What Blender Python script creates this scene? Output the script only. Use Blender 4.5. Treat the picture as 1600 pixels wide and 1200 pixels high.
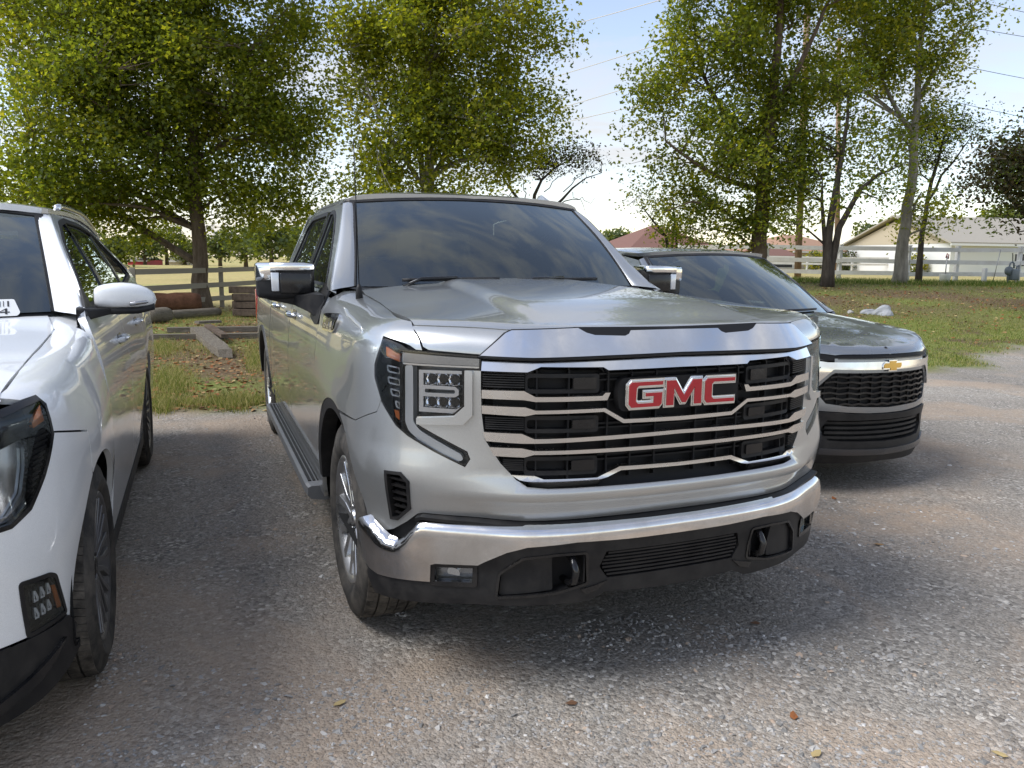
import bpy, bmesh, math, random
import numpy as np
from math import radians as RAD
from mathutils import Vector, Matrix, geometry as mgeo
random.seed(7); RNG = np.random.default_rng(7)
for _o in list(bpy.data.objects): bpy.data.objects.remove(_o)
SC = bpy.context.scene; COL = SC.collection

# ---------------- camera ----------------
CAM_POS = np.array([-1.5369, -2.2493, 1.5201]); CAM_F = 1216.1      # focal length in pixels of a 1600 wide frame
_yaw, _pit, _rol = RAD(22.035), RAD(9.147), RAD(0.672)
_f = np.array([math.sin(_yaw)*math.cos(_pit), math.cos(_yaw)*math.cos(_pit), -math.sin(_pit)])
_r = np.array([math.cos(_yaw), -math.sin(_yaw), 0]); _u = np.cross(_r, _f)
_r2 = _r*math.cos(_rol)+_u*math.sin(_rol); _u2 = -_r*math.sin(_rol)+_u*math.cos(_rol)
cd = bpy.data.cameras.new("camera"); cam = bpy.data.objects.new("camera", cd); COL.objects.link(cam)
cam.matrix_world = Matrix(((_r2[0], _u2[0], -_f[0], CAM_POS[0]), (_r2[1], _u2[1], -_f[1], CAM_POS[1]), (_r2[2], _u2[2], -_f[2], CAM_POS[2]), (0, 0, 0, 1)))
cd.sensor_fit = 'HORIZONTAL'; cd.sensor_width = 36; cd.lens = 36*CAM_F/1600; cd.clip_start = .05; cd.clip_end = 3000
SC.camera = cam

# ---------------- light ----------------
SUN_EL, SUN_AZ = 48.0, -84.0        # degrees; azimuth from +Y, clockwise seen from above (negative = to the left)
SKY_STRENGTH, SUN_STRENGTH = 0.102, 1.35
world = bpy.data.worlds.new("World"); SC.world = world; world.use_nodes = True
nt = world.node_tree; nt.nodes.clear()
def N(t, kind, **kw):
    n = t.nodes.new(kind)
    for k, v in kw.items(): setattr(n, k, v)
    return n
sky = N(nt, 'ShaderNodeTexSky', sky_type='NISHITA', sun_disc=False)
sky.sun_elevation = RAD(SUN_EL); sky.sun_rotation = RAD(SUN_AZ); sky.air_density = 1.0; sky.dust_density = 0.25; sky.ozone_density = 1.0
geo = N(nt, 'ShaderNodeTexCoord'); mp = N(nt, 'ShaderNodeMapping'); mp.inputs['Scale'].default_value = (1.0, 1.0, 3.6)
mp.inputs['Rotation'].default_value = (RAD(8), RAD(-10), RAD(25))
nt.links.new(geo.outputs['Generated'], mp.inputs['Vector'])
n1 = N(nt, 'ShaderNodeTexNoise'); n1.inputs['Scale'].default_value = 2.8; n1.inputs['Detail'].default_value = 7; n1.inputs['Roughness'].default_value = .60; n1.inputs['Distortion'].default_value = .5
nt.links.new(mp.outputs['Vector'], n1.inputs['Vector'])
r1 = N(nt, 'ShaderNodeValToRGB'); r1.color_ramp.elements[0].position = .44; r1.color_ramp.elements[1].position = .66
r1.color_ramp.elements[0].color = (.16, .16, .16, 1); r1.color_ramp.elements[1].color = (.88, .88, .88, 1)
nt.links.new(n1.outputs['Fac'], r1.inputs['Fac'])
mixc = N(nt, 'ShaderNodeMix', data_type='RGBA'); mixc.inputs[7].default_value = (2.92, 2.84, 2.80, 1)      # sunlit thin cloud
nt.links.new(r1.outputs['Color'], mixc.inputs[0]); hz = N(nt, 'ShaderNodeMix', data_type='RGBA', blend_type='MULTIPLY'); hz.inputs[0].default_value = 1; hz.inputs[7].default_value = (.97, .87, .84, 1)      # hazy, less saturated blue
nt.links.new(sky.outputs['Color'], hz.inputs[6]); nt.links.new(hz.outputs[2], mixc.inputs[6])
bg = N(nt, 'ShaderNodeBackground'); bg.inputs['Strength'].default_value = SKY_STRENGTH
nt.links.new(mixc.outputs[2], bg.inputs['Color'])
wo = N(nt, 'ShaderNodeOutputWorld'); nt.links.new(bg.outputs[0], wo.inputs['Surface'])
sl = bpy.data.lights.new("sun", 'SUN'); sl.energy = SUN_STRENGTH; sl.angle = RAD(34.0)      # sun through thin cloud; sl.color = (1, .90, .74)
sun = bpy.data.objects.new("sun", sl); COL.objects.link(sun)
_sd = Vector((math.sin(RAD(SUN_AZ))*math.cos(RAD(SUN_EL)), math.cos(RAD(SUN_AZ))*math.cos(RAD(SUN_EL)), math.sin(RAD(SUN_EL))))
sun.rotation_euler = (-_sd).to_track_quat('-Z', 'Y').to_euler()
SC.view_settings.view_transform = 'Standard'; SC.view_settings.look = 'None'; SC.view_settings.exposure = 1.50; SC.view_settings.gamma = 1.0
SC.view_settings.use_curve_mapping = False
SC.render.engine = 'CYCLES'; SC.cycles.use_denoising = True; SC.cycles.max_bounces = 8; SC.cycles.transparent_max_bounces = 16
SC.cycles.diffuse_bounces = 4; SC.cycles.glossy_bounces = 4; SC.cycles.caustics_reflective = False; SC.cycles.caustics_refractive = False
# ---- surfaces (pure numpy): every car body is a function (u, w) -> point, in metres
import numpy as np
def sstep(a, b, x):
    t = np.clip((np.asarray(x, float)-a)/(b-a), 0, 1); return t*t*(3-2*t)
class Spl:
    """monotone-ish cubic (pchip) through points, linear outside"""
    def __init__(s, xs, ys):
        s.x = np.array(xs, float); s.y = np.array(ys, float)
        h = np.diff(s.x); d = (np.diff(s.y).T/h).T; m = np.zeros_like(s.y)
        m[0] = d[0]; m[-1] = d[-1]
        for k in range(1, len(s.x)-1):
            w1 = 2*h[k]+h[k-1]; w2 = h[k]+2*h[k-1]
            a, b = d[k-1], d[k]
            with np.errstate(all='ignore'):
                v = (w1+w2)/(w1/a+w2/b)
            m[k] = np.where(a*b > 0, v, 0)
        s.m = m; s.h = h
    def __call__(s, x):
        x = np.asarray(x, float); k = np.clip(np.searchsorted(s.x, x)-1, 0, len(s.h)-1)
        h = s.h[k]; t = np.clip((x-s.x[k])/h, -8, 8)
        y0, y1, m0, m1 = s.y[k], s.y[k+1], s.m[k]*h, s.m[k+1]*h
        tt = np.clip(t, 0, 1)
        r = (1+2*tt)*(1-tt)**2*y0+tt*(1-tt)**2*m0+tt*tt*(3-2*tt)*y1+tt*tt*(tt-1)*m1
        return r+np.where(t < 0, t*m0, 0)+np.where(t > 1, (t-1)*m1, 0)
class Smooth:
    """natural cubic spline"""
    def __init__(s, xs, ys):
        x = np.array(xs, float); y = np.array(ys, float); n = len(x); h = np.diff(x)
        A = np.zeros((n, n)); r = np.zeros(n); A[0, 0] = A[-1, -1] = 1
        for i in range(1, n-1):
            A[i, i-1] = h[i-1]; A[i, i] = 2*(h[i-1]+h[i]); A[i, i+1] = h[i]
            r[i] = 6*((y[i+1]-y[i])/h[i]-(y[i]-y[i-1])/h[i-1])
        s.M = np.linalg.solve(A, r); s.x, s.y, s.h = x, y, h
    def __call__(s, q):
        q = np.asarray(q, float); qc = np.clip(q, s.x[0], s.x[-1])
        k = np.clip(np.searchsorted(s.x, qc)-1, 0, len(s.h)-1); h = s.h[k]; a = s.x[k+1]-qc; b = qc-s.x[k]
        v = s.M[k]*a**3/(6*h)+s.M[k+1]*b**3/(6*h)+(s.y[k]/h-s.M[k]*h/6)*a+(s.y[k+1]/h-s.M[k+1]*h/6)*b
        m1 = (s.y[-1]-s.y[-2])/s.h[-1]+s.M[-2]*s.h[-1]/6
        return v+np.where(q > s.x[-1], (q-s.x[-1])*m1, 0)
class Plan:
    """plan outline of one half of a car, parameter = arc length from the centre line; +x side"""
    def __init__(s, pts):
        p = np.array(pts, float); t = np.r_[0, np.cumsum(np.hypot(*np.diff(p, axis=0).T))]
        X, Y = Smooth(t, p[:, 0]), Smooth(t, p[:, 1])
        tt = np.linspace(0, t[-1], 1200); xx, yy = X(tt), Y(tt)
        L = np.r_[0, np.cumsum(np.hypot(np.diff(xx), np.diff(yy)))]
        s.L = L; s.xx, s.yy = xx, yy
        nx, ny = np.gradient(yy, L), -np.gradient(xx, L); q = np.hypot(nx, ny)
        s.nx, s.ny = nx/q, ny/q
    def __call__(s, u):
        a = np.abs(u); g = np.where(np.asarray(u) < 0, -1., 1.)
        return (g*np.interp(a, s.L, s.xx), np.interp(a, s.L, s.yy), g*np.interp(a, s.L, s.nx), np.interp(a, s.L, s.ny))
    def s_of_y(s, y):   # arc length where the side reaches y
        k = len(s.L)//12; j = np.argmax(s.yy > 0.3) if True else 0
        return float(np.interp(y, s.yy[60:], s.L[60:]))
class Body:
    def __init__(s, plan, H, zdrop, rdrop, off, ex=None):
        s.plan, s.H, s.zd, s.rd, s.off = plan, H, zdrop, rdrop, off; s.ex = ex or (lambda a: 2.2+0*a)
    def ztop(s, u):
        x, y, nx, ny = s.plan(u); o = s.off(np.abs(u), 1.5+0*np.asarray(u, float), True)
        return s.H(x-nx*s.rd(np.abs(u)), y-ny*s.rd(np.abs(u)))-s.zd(np.abs(u))
    def __call__(s, u, w):
        u = np.asarray(u, float); w = np.asarray(w, float)
        x, y, nx, ny = s.plan(u); a = np.abs(u); zt = s.ztop(u)
        d = np.clip(w-zt, 0, None); o = s.off(a, np.minimum(w, zt), False)
        R = s.rd(a); D = s.zd(a)
        q = np.clip(1-d/R, 0, 1)
        X = x+nx*(o-d); Y = y+ny*(o-d)
        drop = D*(1-np.sqrt(np.clip(1-q**s.ex(a), 0, 1)))
        z = np.where(d > 0, s.H(x+nx*(-d), y+ny*(-d))*1.0-drop, w)
        # keep the height continuous where the edge begins
        z = np.where(d > 0, z+(zt-(s.H(x, y)-D))*q, z)
        return np.stack([X, Y, z], -1)
def normal(f, u, w, e=2e-3):
    a = f(u+e, w)-f(u-e, w); b = f(u, w+e)-f(u, w-e)
    n = np.cross(a, b); return n/np.maximum(np.linalg.norm(n, axis=-1, keepdims=True), 1e-12)

# ---- the silver pickup: x right, y away from its nose, z up
T_PLAN = Plan([(0, 0), (.15, .003), (.3, .014), (.45, .036), (.58, .08), (.7, .15), (.8, .212), (.88, .275), (.95, .355), (.99, .44),
               (1.01, .55), (1.02, .7), (1.026, .95), (1.03, 1.4), (1.03, 2.2), (1.03, 3.2), (1.03, 4.2), (1.025, 5.0), (1.01, 5.6), (.99, 5.88)])
def T_H(x, y):
    x = np.abs(x); y = np.asarray(y, float)
    z = Spl([-.1, .08, .3, .7, 1.2, 1.7, 2.2, 6], [1.26, 1.292, 1.327, 1.362, 1.385, 1.40, 1.41, 1.41])(y)
    z = z-.03*sstep(.3, 1.0, x)*sstep(.1, .8, y)-.035*sstep(1.6, 2.2, y)-.02*(x/.9)**2
    wd = .44-.10*sstep(.2, 1.6, y)
    z = z+.022*(1-sstep(wd-.03, wd+.07, x))*sstep(.14, .5, y)
    return z-.03*sstep(2., 4.2, y)-.05*sstep(2.2, 2.7, y)
_tf = Spl([.25, .5, .63, .66, .70, .735, .755, .785, .82, 1.10, 1.19, 1.30], [-.03, -.02, -.012, .0, .020, .044, .048, .006, 0, 0, -.004, -.012])
_ts = Spl([.3, .42, .5, .62, .8, .92, 1.02, 1.12, 1.2, 1.25, 1.3], [-.035, -.02, -.016, -.006, .0, .002, -.006, -.014, -.030, -.042, -.060])
_tc = Spl([.3, .5, .62, .7, .78, .9, 1.0, 1.2, 1.3], [-.03, -.012, -.004, .012, .022, .006, 0, -.006, -.018])
def T_off(a, z, top):
    f = sstep(.55, .95, a); g = sstep(1.05, 1.7, a)
    z = np.clip(z, .25, 1.3)
    flare = .012*np.exp(-((a-1.75)/.45)**2)*sstep(.45, .75, z)*(1-sstep(.85, 1.1, z))
    return ((1-f)*_tf(z)+f*_tc(z))*(1-g)+g*_ts(z)+flare
T_W = Body(T_PLAN, T_H, lambda a: .092+.028*sstep(.8, 1.5, a), lambda a: .13+.04*sstep(.9, 1.6, a), T_off, lambda a: 1.6+.6*sstep(.8, 1.4, a))
_btop = lambda a: np.interp(a, [0, .5718, .89, .91, .925, .9722, 1.0018, 1.0357, 1.0759, 1.1187, 1.2], [.642, .637, .638, .634, .625, .571, .5514, .553, .5723, .5912, .60])
def T_bump(u, w):        # chrome bumper
    x, y, nx, ny = T_PLAN(u); a = np.abs(u); w = np.asarray(w, float)
    wr = w+(.640-_btop(a))*sstep(.44, .52, w)
    o = Spl([.36, .42, .48, .56, .595, .615, .628, .636, .642], [.012, .022, .03, .038, .041, .038, .028, .014, -.004])(wr)
    o = o*(1-.55*sstep(.9, 1.5, a))
    return np.stack([x+nx*o, y+ny*o, w], -1)
def T_val(u, w):         # black lower valance
    x, y, nx, ny = T_PLAN(u); w = np.asarray(w, float); a = np.abs(u)
    o = Spl([.2, .28, .32, .38, .46, .52, .6], [-.05, -.02, .004, .012, .012, .022, .03])(w)*(1-.3*sstep(.9, 1.5, a))
    return np.stack([x+nx*o, y+ny*o, w], -1)
_tsx = Spl([.3, .42, .5, .62, .8, .92, 1.02, 1.12, 1.2, 1.25, 1.3, 1.36, 1.5, 1.65, 1.76, 1.82, 1.88], [.995, 1.01, 1.014, 1.024, 1.03, 1.032, 1.024, 1.016, 1.0, .988, .964, .932, .872, .812, .770, .744, .70])
def T_side(y, z):        # whole cab and door side (u = y, w = z), -x side
    y = np.asarray(y, float); z = np.asarray(z, float)
    x = _tsx(z)-.03*sstep(3.1, 4.1, y)*sstep(1.3, 1.8, z)
    return np.stack([-x, y, z], -1)
def T_ws(a, b):          # windscreen: a -1..1 across, b 0..1 up
    a = np.asarray(a, float); b = np.asarray(b, float); c = 1-a*a
    x = (.80+(.687-.80)*b)*a
    y = 1.70+(2.28-1.70)*b-(.17-.07*b)*c-.05*np.sin(np.pi*b)*0.6
    z = 1.372+(1.827-1.372)*b+.012*np.sin(np.pi*b)+(.005+.022*b)*c
    return np.stack([x, y, z], -1)
def T_roof(x, y):
    a = np.abs(np.asarray(x, float)); y = np.asarray(y, float)
    e = .744-.03*sstep(3.1, 4.1, y)
    q = np.clip(a/e, 0, 1)
    z = 1.82+.092*np.sqrt(np.clip(1-q**3.2, 0, 1))+.014*sstep(2.3, 3.0, y)*(1-q)-.06*sstep(3.4, 4.1, y)-.035*(1-sstep(2.10, 2.5, y))*(1-q**4)
    return np.stack([np.asarray(x, float), y, z], -1)
def T_top(x, y):         # bonnet skin over (x, y): nearest point of the plan outline gives the inward distance
    x = np.asarray(x, float); y = np.asarray(y, float); sh = np.broadcast(x, y).shape
    xf = np.broadcast_to(np.abs(x), sh).ravel(); yf = np.broadcast_to(y, sh).ravel()
    px, py = T_PLAN.xx[:700], T_PLAN.yy[:700]; L = T_PLAN.L[:700]; out = np.empty(xf.size); ui = np.empty(xf.size)
    for k in range(0, xf.size, 4000):
        D = np.hypot(xf[k:k+4000, None]-px, yf[k:k+4000, None]-py); j = D.argmin(1); out[k:k+4000] = D[np.arange(len(j)), j]; ui[k:k+4000] = L[j]
    zt = T_W.ztop(ui); P = T_W(ui, zt+np.maximum(out, 1e-4)); X, Y = T_PLAN(ui)[:2]
    R = T_W.rd(ui); q = np.clip(1-out/R, 0, 1); drop = T_W.zd(ui)*(1-np.sqrt(np.clip(1-q**T_W.ex(ui), 0, 1)))
    z = T_H(xf, yf)-drop+(zt-(T_H(X, Y)-T_W.zd(ui)))*q
    return np.stack([x+0*y, y+0*x, z.reshape(sh)], -1)
# ---- the white car (local frame: nose at y 0, centre x 0)
A_OX, A_OY = -2.90, -.09
A_PLAN = Plan([(0, 0), (.3, .02), (.5, .055), (.66, .11), (.79, .20), (.88, .31), (.94, .44), (.972, .60), (.985, .8), (.995, 1.1), (1.0, 1.6), (1.005, 2.4), (1.01, 3.4), (1.0, 4.1), (.97, 4.6), (.9, 4.95), (.75, 5.12), (.3, 5.17)])
def A_H(x, y):
    x = np.abs(x); y = np.asarray(y, float)
    z = Spl([-.1, .12, .35, .8, 1.3, 1.7, 2.4, 6], [1.10, 1.135, 1.175, 1.225, 1.265, 1.30, 1.32, 1.32])(y)
    return z-.045*(x/.95)**2-.015*sstep(.4, .6, x)*(1-sstep(1.3, 1.7, y))
_af = Spl([.2, .35, .5, .7, .9, 1.1], [-.02, 0, .0, .01, .005, -.01])
_as = Spl([.25, .4, .55, .75, .9, 1.0, 1.1, 1.2], [-.03, -.02, -.008, .004, .004, -.004, -.02, -.045])
def A_off(a, z, top):
    f = sstep(.8, 1.5, a); z = np.clip(z, .2, 1.25)
    fl = .022*np.exp(-((a-1.72)/.42)**2)*sstep(.4, .7, z)*(1-sstep(.85, 1.1, z))+.022*np.exp(-((a-4.8)/.5)**2)*sstep(.4, .7, z)*(1-sstep(.85, 1.1, z))
    return (1-f)*_af(z)+f*_as(z)+fl
A_W = Body(A_PLAN, A_H, lambda a: .10-.045*sstep(1.2, 1.8, a), lambda a: .16-.07*sstep(1.2, 1.8, a), A_off)
_ax = Spl([.25, .4, .55, .75, .9, 1.0, 1.1, 1.2, 1.26, 1.4, 1.55, 1.66, 1.72, 1.78], [.975, .985, .997, 1.009, 1.009, 1.0, .985, .958, .935, .878, .80, .742, .700, .62])
def A_side(y, z):
    y = np.asarray(y, float); z = np.asarray(z, float)
    x = _ax(z)-.05*sstep(3.2, 4.8, y)*sstep(1.25, 1.7, z)+.012*np.exp(-((y-4.0)/.5)**2)*sstep(.5, .9, z)*(1-sstep(1.0, 1.2, z))
    return np.stack([x+0*y, y+0*z, z+0*y], -1)
def A_ws(a, b):
    a = np.asarray(a, float); b = np.asarray(b, float); c = 1-a*a
    return np.stack([(.80+(.655-.80)*b)*a, 1.64+(2.32-1.64)*b-(.26-.12*b)*c, 1.275+(1.702-1.275)*b+.018*np.sin(np.pi*b)+(.0+.035*b)*c], -1)
def A_roof(x, y):
    a = np.abs(np.asarray(x, float)); y = np.asarray(y, float); e = .70-.05*sstep(3.2, 4.8, y); q = np.clip(a/e, 0, 1)
    z = 1.72+.06*np.sqrt(np.clip(1-q**3, 0, 1))+.015*sstep(2.3, 3., y)-.13*sstep(3.6, 5.2, y)-.02*(1-sstep(2.2, 2.6, y))*(1-q**4)
    return np.stack([np.asarray(x, float)+0*y, y, z], -1)
def skin_over(plan, body, npl=700):
    def f(x, y):
        x = np.asarray(x, float); y = np.asarray(y, float); sh = np.broadcast(x, y).shape
        xf = np.broadcast_to(np.abs(x), sh).ravel(); yf = np.broadcast_to(y, sh).ravel()
        px, py = plan.xx[:npl], plan.yy[:npl]; L = plan.L[:npl]; out = np.empty(xf.size); ui = np.empty(xf.size)
        for k in range(0, xf.size, 4000):
            D = np.hypot(xf[k:k+4000, None]-px, yf[k:k+4000, None]-py); j = D.argmin(1); out[k:k+4000] = D[np.arange(len(j)), j]; ui[k:k+4000] = L[j]
        zt = body.ztop(ui); X, Y = plan(ui)[:2]; R = body.rd(ui); q = np.clip(1-out/R, 0, 1); drop = body.zd(ui)*(1-np.sqrt(np.clip(1-q**body.ex(ui), 0, 1)))
        z = body.H(xf, yf)-drop+(zt-(body.H(X, Y)-body.zd(ui)))*q
        return np.stack([x+0*y, y+0*x, z.reshape(sh)], -1)
    return f
A_top = skin_over(A_PLAN, A_W)
# ---- the grey car
E_OX, E_OY, E_RZ = 2.665, 1.52, 0.0
E_PLAN = Plan([(0, 0), (.2, .022), (.34, .066), (.45, .125), (.55, .20), (.65, .30), (.74, .42), (.81, .56), (.86, .73), (.895, .98), (.915, 1.4), (.92, 1.9), (.92, 3.2), (.90, 3.9), (.85, 4.4), (.7, 4.6), (.3, 4.65)])
def E_H(x, y):
    x = np.abs(x); y = np.asarray(y, float)
    z = Spl([-.1, .08, .3, .7, 1.1, 1.5, 2.2, 6], [.95, .975, 1.02, 1.075, 1.11, 1.135, 1.15, 1.15])(y)
    z = z+.014*sstep(.40, .52, x)*(1-sstep(.6, .8, x))*sstep(.1, .5, y)
    return z-.05*(x/.9)**2
_ef = Spl([.15, .3, .45, .6, .7, .8, .9], [-.05, .0, .0, .015, .01, .01, 0]); _es = Spl([.2, .4, .6, .8, .9, 1.05], [-.03, -.01, 0, .004, -.002, -.03])
def E_off(a, z, top):
    f = sstep(.7, 1.2, a); z = np.clip(z, .15, 1.1); return (1-f)*_ef(z)+f*_es(z)+.015*np.exp(-((a-1.6)/.4)**2)*sstep(.4, .7, z)
E_W = Body(E_PLAN, E_H, lambda a: .07+.02*sstep(.7, 1.3, a), lambda a: .11+.05*sstep(.7, 1.3, a), E_off)
_ex = Spl([.2, .4, .6, .8, .95, 1.05, 1.12, 1.3, 1.45, 1.55, 1.62], [.89, .91, .92, .924, .915, .89, .865, .79, .72, .665, .60])
def E_side(y, z):
    y = np.asarray(y, float); z = np.asarray(z, float)
    x = _ex(z)-.05*sstep(3., 4.3, y)*sstep(1.1, 1.5, z); return np.stack([x+0*y, y+0*z, z+0*y], -1)
def E_ws(a, b):
    a = np.asarray(a, float); b = np.asarray(b, float); c = 1-a*a
    return np.stack([(.75+(.62-.75)*b)*a, 1.36+(2.05-1.36)*b-(.24-.10*b)*c, 1.10+(1.545-1.10)*b+.02*np.sin(np.pi*b)+.03*b*c], -1)
def E_roof(x, y):
    a = np.abs(np.asarray(x, float)); y = np.asarray(y, float); e = .68-.05*sstep(3., 4.3, y); q = np.clip(a/e, 0, 1)
    z = 1.56+.06*np.sqrt(np.clip(1-q**3, 0, 1))+.02*sstep(2., 2.7, y)-.14*sstep(3.2, 4.6, y)-.02*(1-sstep(1.95, 2.3, y))*(1-q**4)
    return np.stack([np.asarray(x, float)+0*y, y, z], -1)
E_top = skin_over(E_PLAN, E_W)
# ---------------- materials ----------------
M = {}
def mat(name, color=(.5, .5, .5), rough=.5, metal=0., spec=.5, coat=0., coat_rough=.03, **kw):
    m = bpy.data.materials.new(name); m.use_nodes = True; t = m.node_tree
    p = t.nodes['Principled BSDF']; p.inputs['Base Color'].default_value = (*color, 1); p.inputs['Roughness'].default_value = rough
    p.inputs['Metallic'].default_value = metal; p.inputs['Specular IOR Level'].default_value = spec
    p.inputs['Coat Weight'].default_value = coat; p.inputs['Coat Roughness'].default_value = coat_rough
    for k, v in kw.items(): p.inputs[k].default_value = v
    M[name] = m; return m, t, p
def noise(t, scale, detail=4, rough=.55, vec=None, coord='Object', dist=0., vscale=None):
    tc = N(t, 'ShaderNodeTexCoord'); n = N(t, 'ShaderNodeTexNoise'); src = tc.outputs[coord]
    if vscale:
        mpp = N(t, 'ShaderNodeMapping'); mpp.inputs['Scale'].default_value = vscale; t.links.new(src, mpp.inputs['Vector']); src = mpp.outputs['Vector']
    t.links.new(src, n.inputs['Vector']); n.inputs['Scale'].default_value = scale; n.inputs['Detail'].default_value = detail
    n.inputs['Roughness'].default_value = rough; n.inputs['Distortion'].default_value = dist; return n
def ramp(t, src, stops):
    r = N(t, 'ShaderNodeValToRGB'); cr = r.color_ramp
    while len(cr.elements) < len(stops): cr.elements.new(.5)
    for e, (p, c) in zip(cr.elements, stops): e.position = p; e.color = (*c, 1) if len(c) == 3 else c
    t.links.new(src, r.inputs['Fac']); return r
def bump(t, p, src, strength=.3, dist=.01, prev=None):
    b = N(t, 'ShaderNodeBump'); b.inputs['Strength'].default_value = strength; b.inputs['Distance'].default_value = dist
    t.links.new(src, b.inputs['Height'])
    if prev is not None: t.links.new(prev.outputs[0], b.inputs['Normal'])
    t.links.new(b.outputs[0], p.inputs['Normal']); return b
def mixrgb(t, fac, a, b, blend='MIX'):
    m = N(t, 'ShaderNodeMix', data_type='RGBA', blend_type=blend)
    for s, v in ((0, fac), (6, a), (7, b)):
        if isinstance(v, (int, float)): m.inputs[s].default_value = v
        elif isinstance(v, tuple): m.inputs[s].default_value = (*v, 1)
        else: t.links.new(v, m.inputs[s])
    return m.outputs[2]
def paint(name, color, metal, rough, dust=.25, dustcol=(.36, .32, .27)):
    m, t, p = mat(name, color, rough, metal, .5, 1.0, .035)
    fl = noise(t, 900, 1, .5); c = ramp(t, fl.outputs['Fac'], [(.3, tuple(x*.86 for x in color)), (.7, tuple(min(1, x*1.12) for x in color))])
    d = noise(t, 1.6, 6, .65, dist=.6); dr = ramp(t, d.outputs['Fac'], [(.42, (0, 0, 0)), (.72, (dust,)*3)])
    t.links.new(mixrgb(t, dr.outputs['Color'], c.outputs['Color'], dustcol), p.inputs['Base Color'])
    rr = N(t, 'ShaderNodeMapRange'); rr.inputs[3].default_value = rough; rr.inputs[4].default_value = rough+.22
    t.links.new(dr.outputs['Color'], rr.inputs[0]); t.links.new(rr.outputs[0], p.inputs['Roughness'])
    mm = N(t, 'ShaderNodeMapRange'); mm.inputs[3].default_value = .025; mm.inputs[4].default_value = .15
    t.links.new(dr.outputs['Color'], mm.inputs[0]); t.links.new(mm.outputs[0], p.inputs['Coat Roughness'])
    return m
paint('silver_paint', (.51, .52, .515), .80, .32, .16)
paint('white_paint', (.86, .87, .87), .0, .32, .10)
paint('grey_paint', (.27, .29, .31), .80, .27, .2)
def dusty(name, color, rough, metal=0., spec=.5, dust=.3, scale=4, coat=0.):
    m, t, p = mat(name, color, rough, metal, spec, coat)
    d = noise(t, scale, 6, .7); r = ramp(t, d.outputs['Fac'], [(.4, color), (.75, tuple(c+(q-c)*dust for c, q in zip(color, (.34, .30, .25))))])
    t.links.new(r.outputs['Color'], p.inputs['Base Color'])
    q = ramp(t, d.outputs['Fac'], [(.35, (rough,)*3), (.75, (min(1, rough+.2),)*3)]); t.links.new(q.outputs['Color'], p.inputs['Roughness'])
    return m
dusty('chrome', (.86, .86, .85), .045, 1.0, .5, .35, 3)
dusty('bumper_chrome', (.84, .83, .82), .08, 1.0, .5, .45, 5)
dusty('satin_chrome', (.76, .74, .72), .16, 1.0, .5, .25, 6)
dusty('black_plastic', (.010, .010, .011), .45, 0, .32, .07, 9)
dusty('gloss_black', (.008, .008, .009), .12, 0, .5, .06, 6)
dusty('dark_mesh', (.008, .008, .009), .5, 0, .25, .04, 9)
dusty('rubber', (.026, .025, .024), .75, 0, .25, .3, 7)
dusty('tread_rubber', (.034, .031, .028), .85, 0, .2, .5, 9)
dusty('alloy', (.62, .62, .62), .22, .95, .5, .2, 6)
dusty('dark_alloy', (.12, .12, .125), .30, .6, .5, .2, 6)
mat('liner', (.012, .012, .012), .9, 0, .2); mat('seal', (.010, .010, .011), .6, 0, .3)
mat('interior', (.02, .02, .022), .8, 0, .3); mat('seat_cloth', (.03, .03, .032), .85, 0, .2)
mat('red_emblem', (.42, .008, .018), .25, 0, .5, .6); mat('gold_emblem', (.62, .36, .06), .25, .6, .5, .5)
mat('amber', (.75, .17, .02), .2, 0, .5, .8); mat('amber_dark', (.42, .13, .03), .2, 0, .5, .8)
mat('lamp_silver', (.72, .73, .74), .16, 1.0); mat('lamp_grey', (.38, .38, .39), .22, .8); mat('lamp_dark', (.03, .03, .033), .25, 0, .5, .5)
mat('drl', (.78, .80, .82), .22, .3, .5, .6); mat('red_lens', (.30, .01, .01), .12, 0, .5, .6)
mat('paper', (.80, .80, .78), .6); mat('ink', (.02, .02, .022), .6); mat('bolt', (.35, .34, .32), .4, .8)
def glass(name, tint, rough=.0, ior=1.52, dust=0.0, boost=1.0):
    m = bpy.data.materials.new(name); m.use_nodes = True; t = m.node_tree; t.nodes.clear()
    o = N(t, 'ShaderNodeOutputMaterial'); mx = N(t, 'ShaderNodeMixShader'); tr = N(t, 'ShaderNodeBsdfTransparent'); gl = N(t, 'ShaderNodeBsdfGlossy')
    tr.inputs['Color'].default_value = (*tint, 1); gl.inputs['Roughness'].default_value = rough; gl.inputs['Color'].default_value = (.90, 1, 1, 1)
    fr = N(t, 'ShaderNodeFresnel'); fr.inputs['IOR'].default_value = ior; s = N(t, 'ShaderNodeMath', operation='MULTIPLY'); s.use_clamp = True
    s.inputs[1].default_value = boost; t.links.new(fr.outputs[0], s.inputs[0]); t.links.new(s.outputs[0], mx.inputs[0])
    t.links.new(tr.outputs[0], mx.inputs[1]); t.links.new(gl.outputs[0], mx.inputs[2])
    if dust:
        df = N(t, 'ShaderNodeBsdfDiffuse'); df.inputs['Color'].default_value = (.40, .40, .40, 1); m2 = N(t, 'ShaderNodeMixShader')
        nn = noise(t, 2.2, 5, .6); rr = ramp(t, nn.outputs['Fac'], [(.35, (dust*.5,)*3), (.7, (dust,)*3)])
        t.links.new(rr.outputs['Color'], m2.inputs[0]); t.links.new(mx.outputs[0], m2.inputs[1]); t.links.new(df.outputs[0], m2.inputs[2]); t.links.new(m2.outputs[0], o.inputs['Surface'])
    else: t.links.new(mx.outputs[0], o.inputs['Surface'])
    M[name] = m; return m
glass('windscreen_glass', (.10, .12, .12), .012, 1.6, .02, 2.0)
glass('tinted_glass', (.06, .065, .06), .01, 1.6, .03, 1.8)
glass('lens_glass', (.90, .91, .92), .01, 1.45, .01, 1.0)

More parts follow.
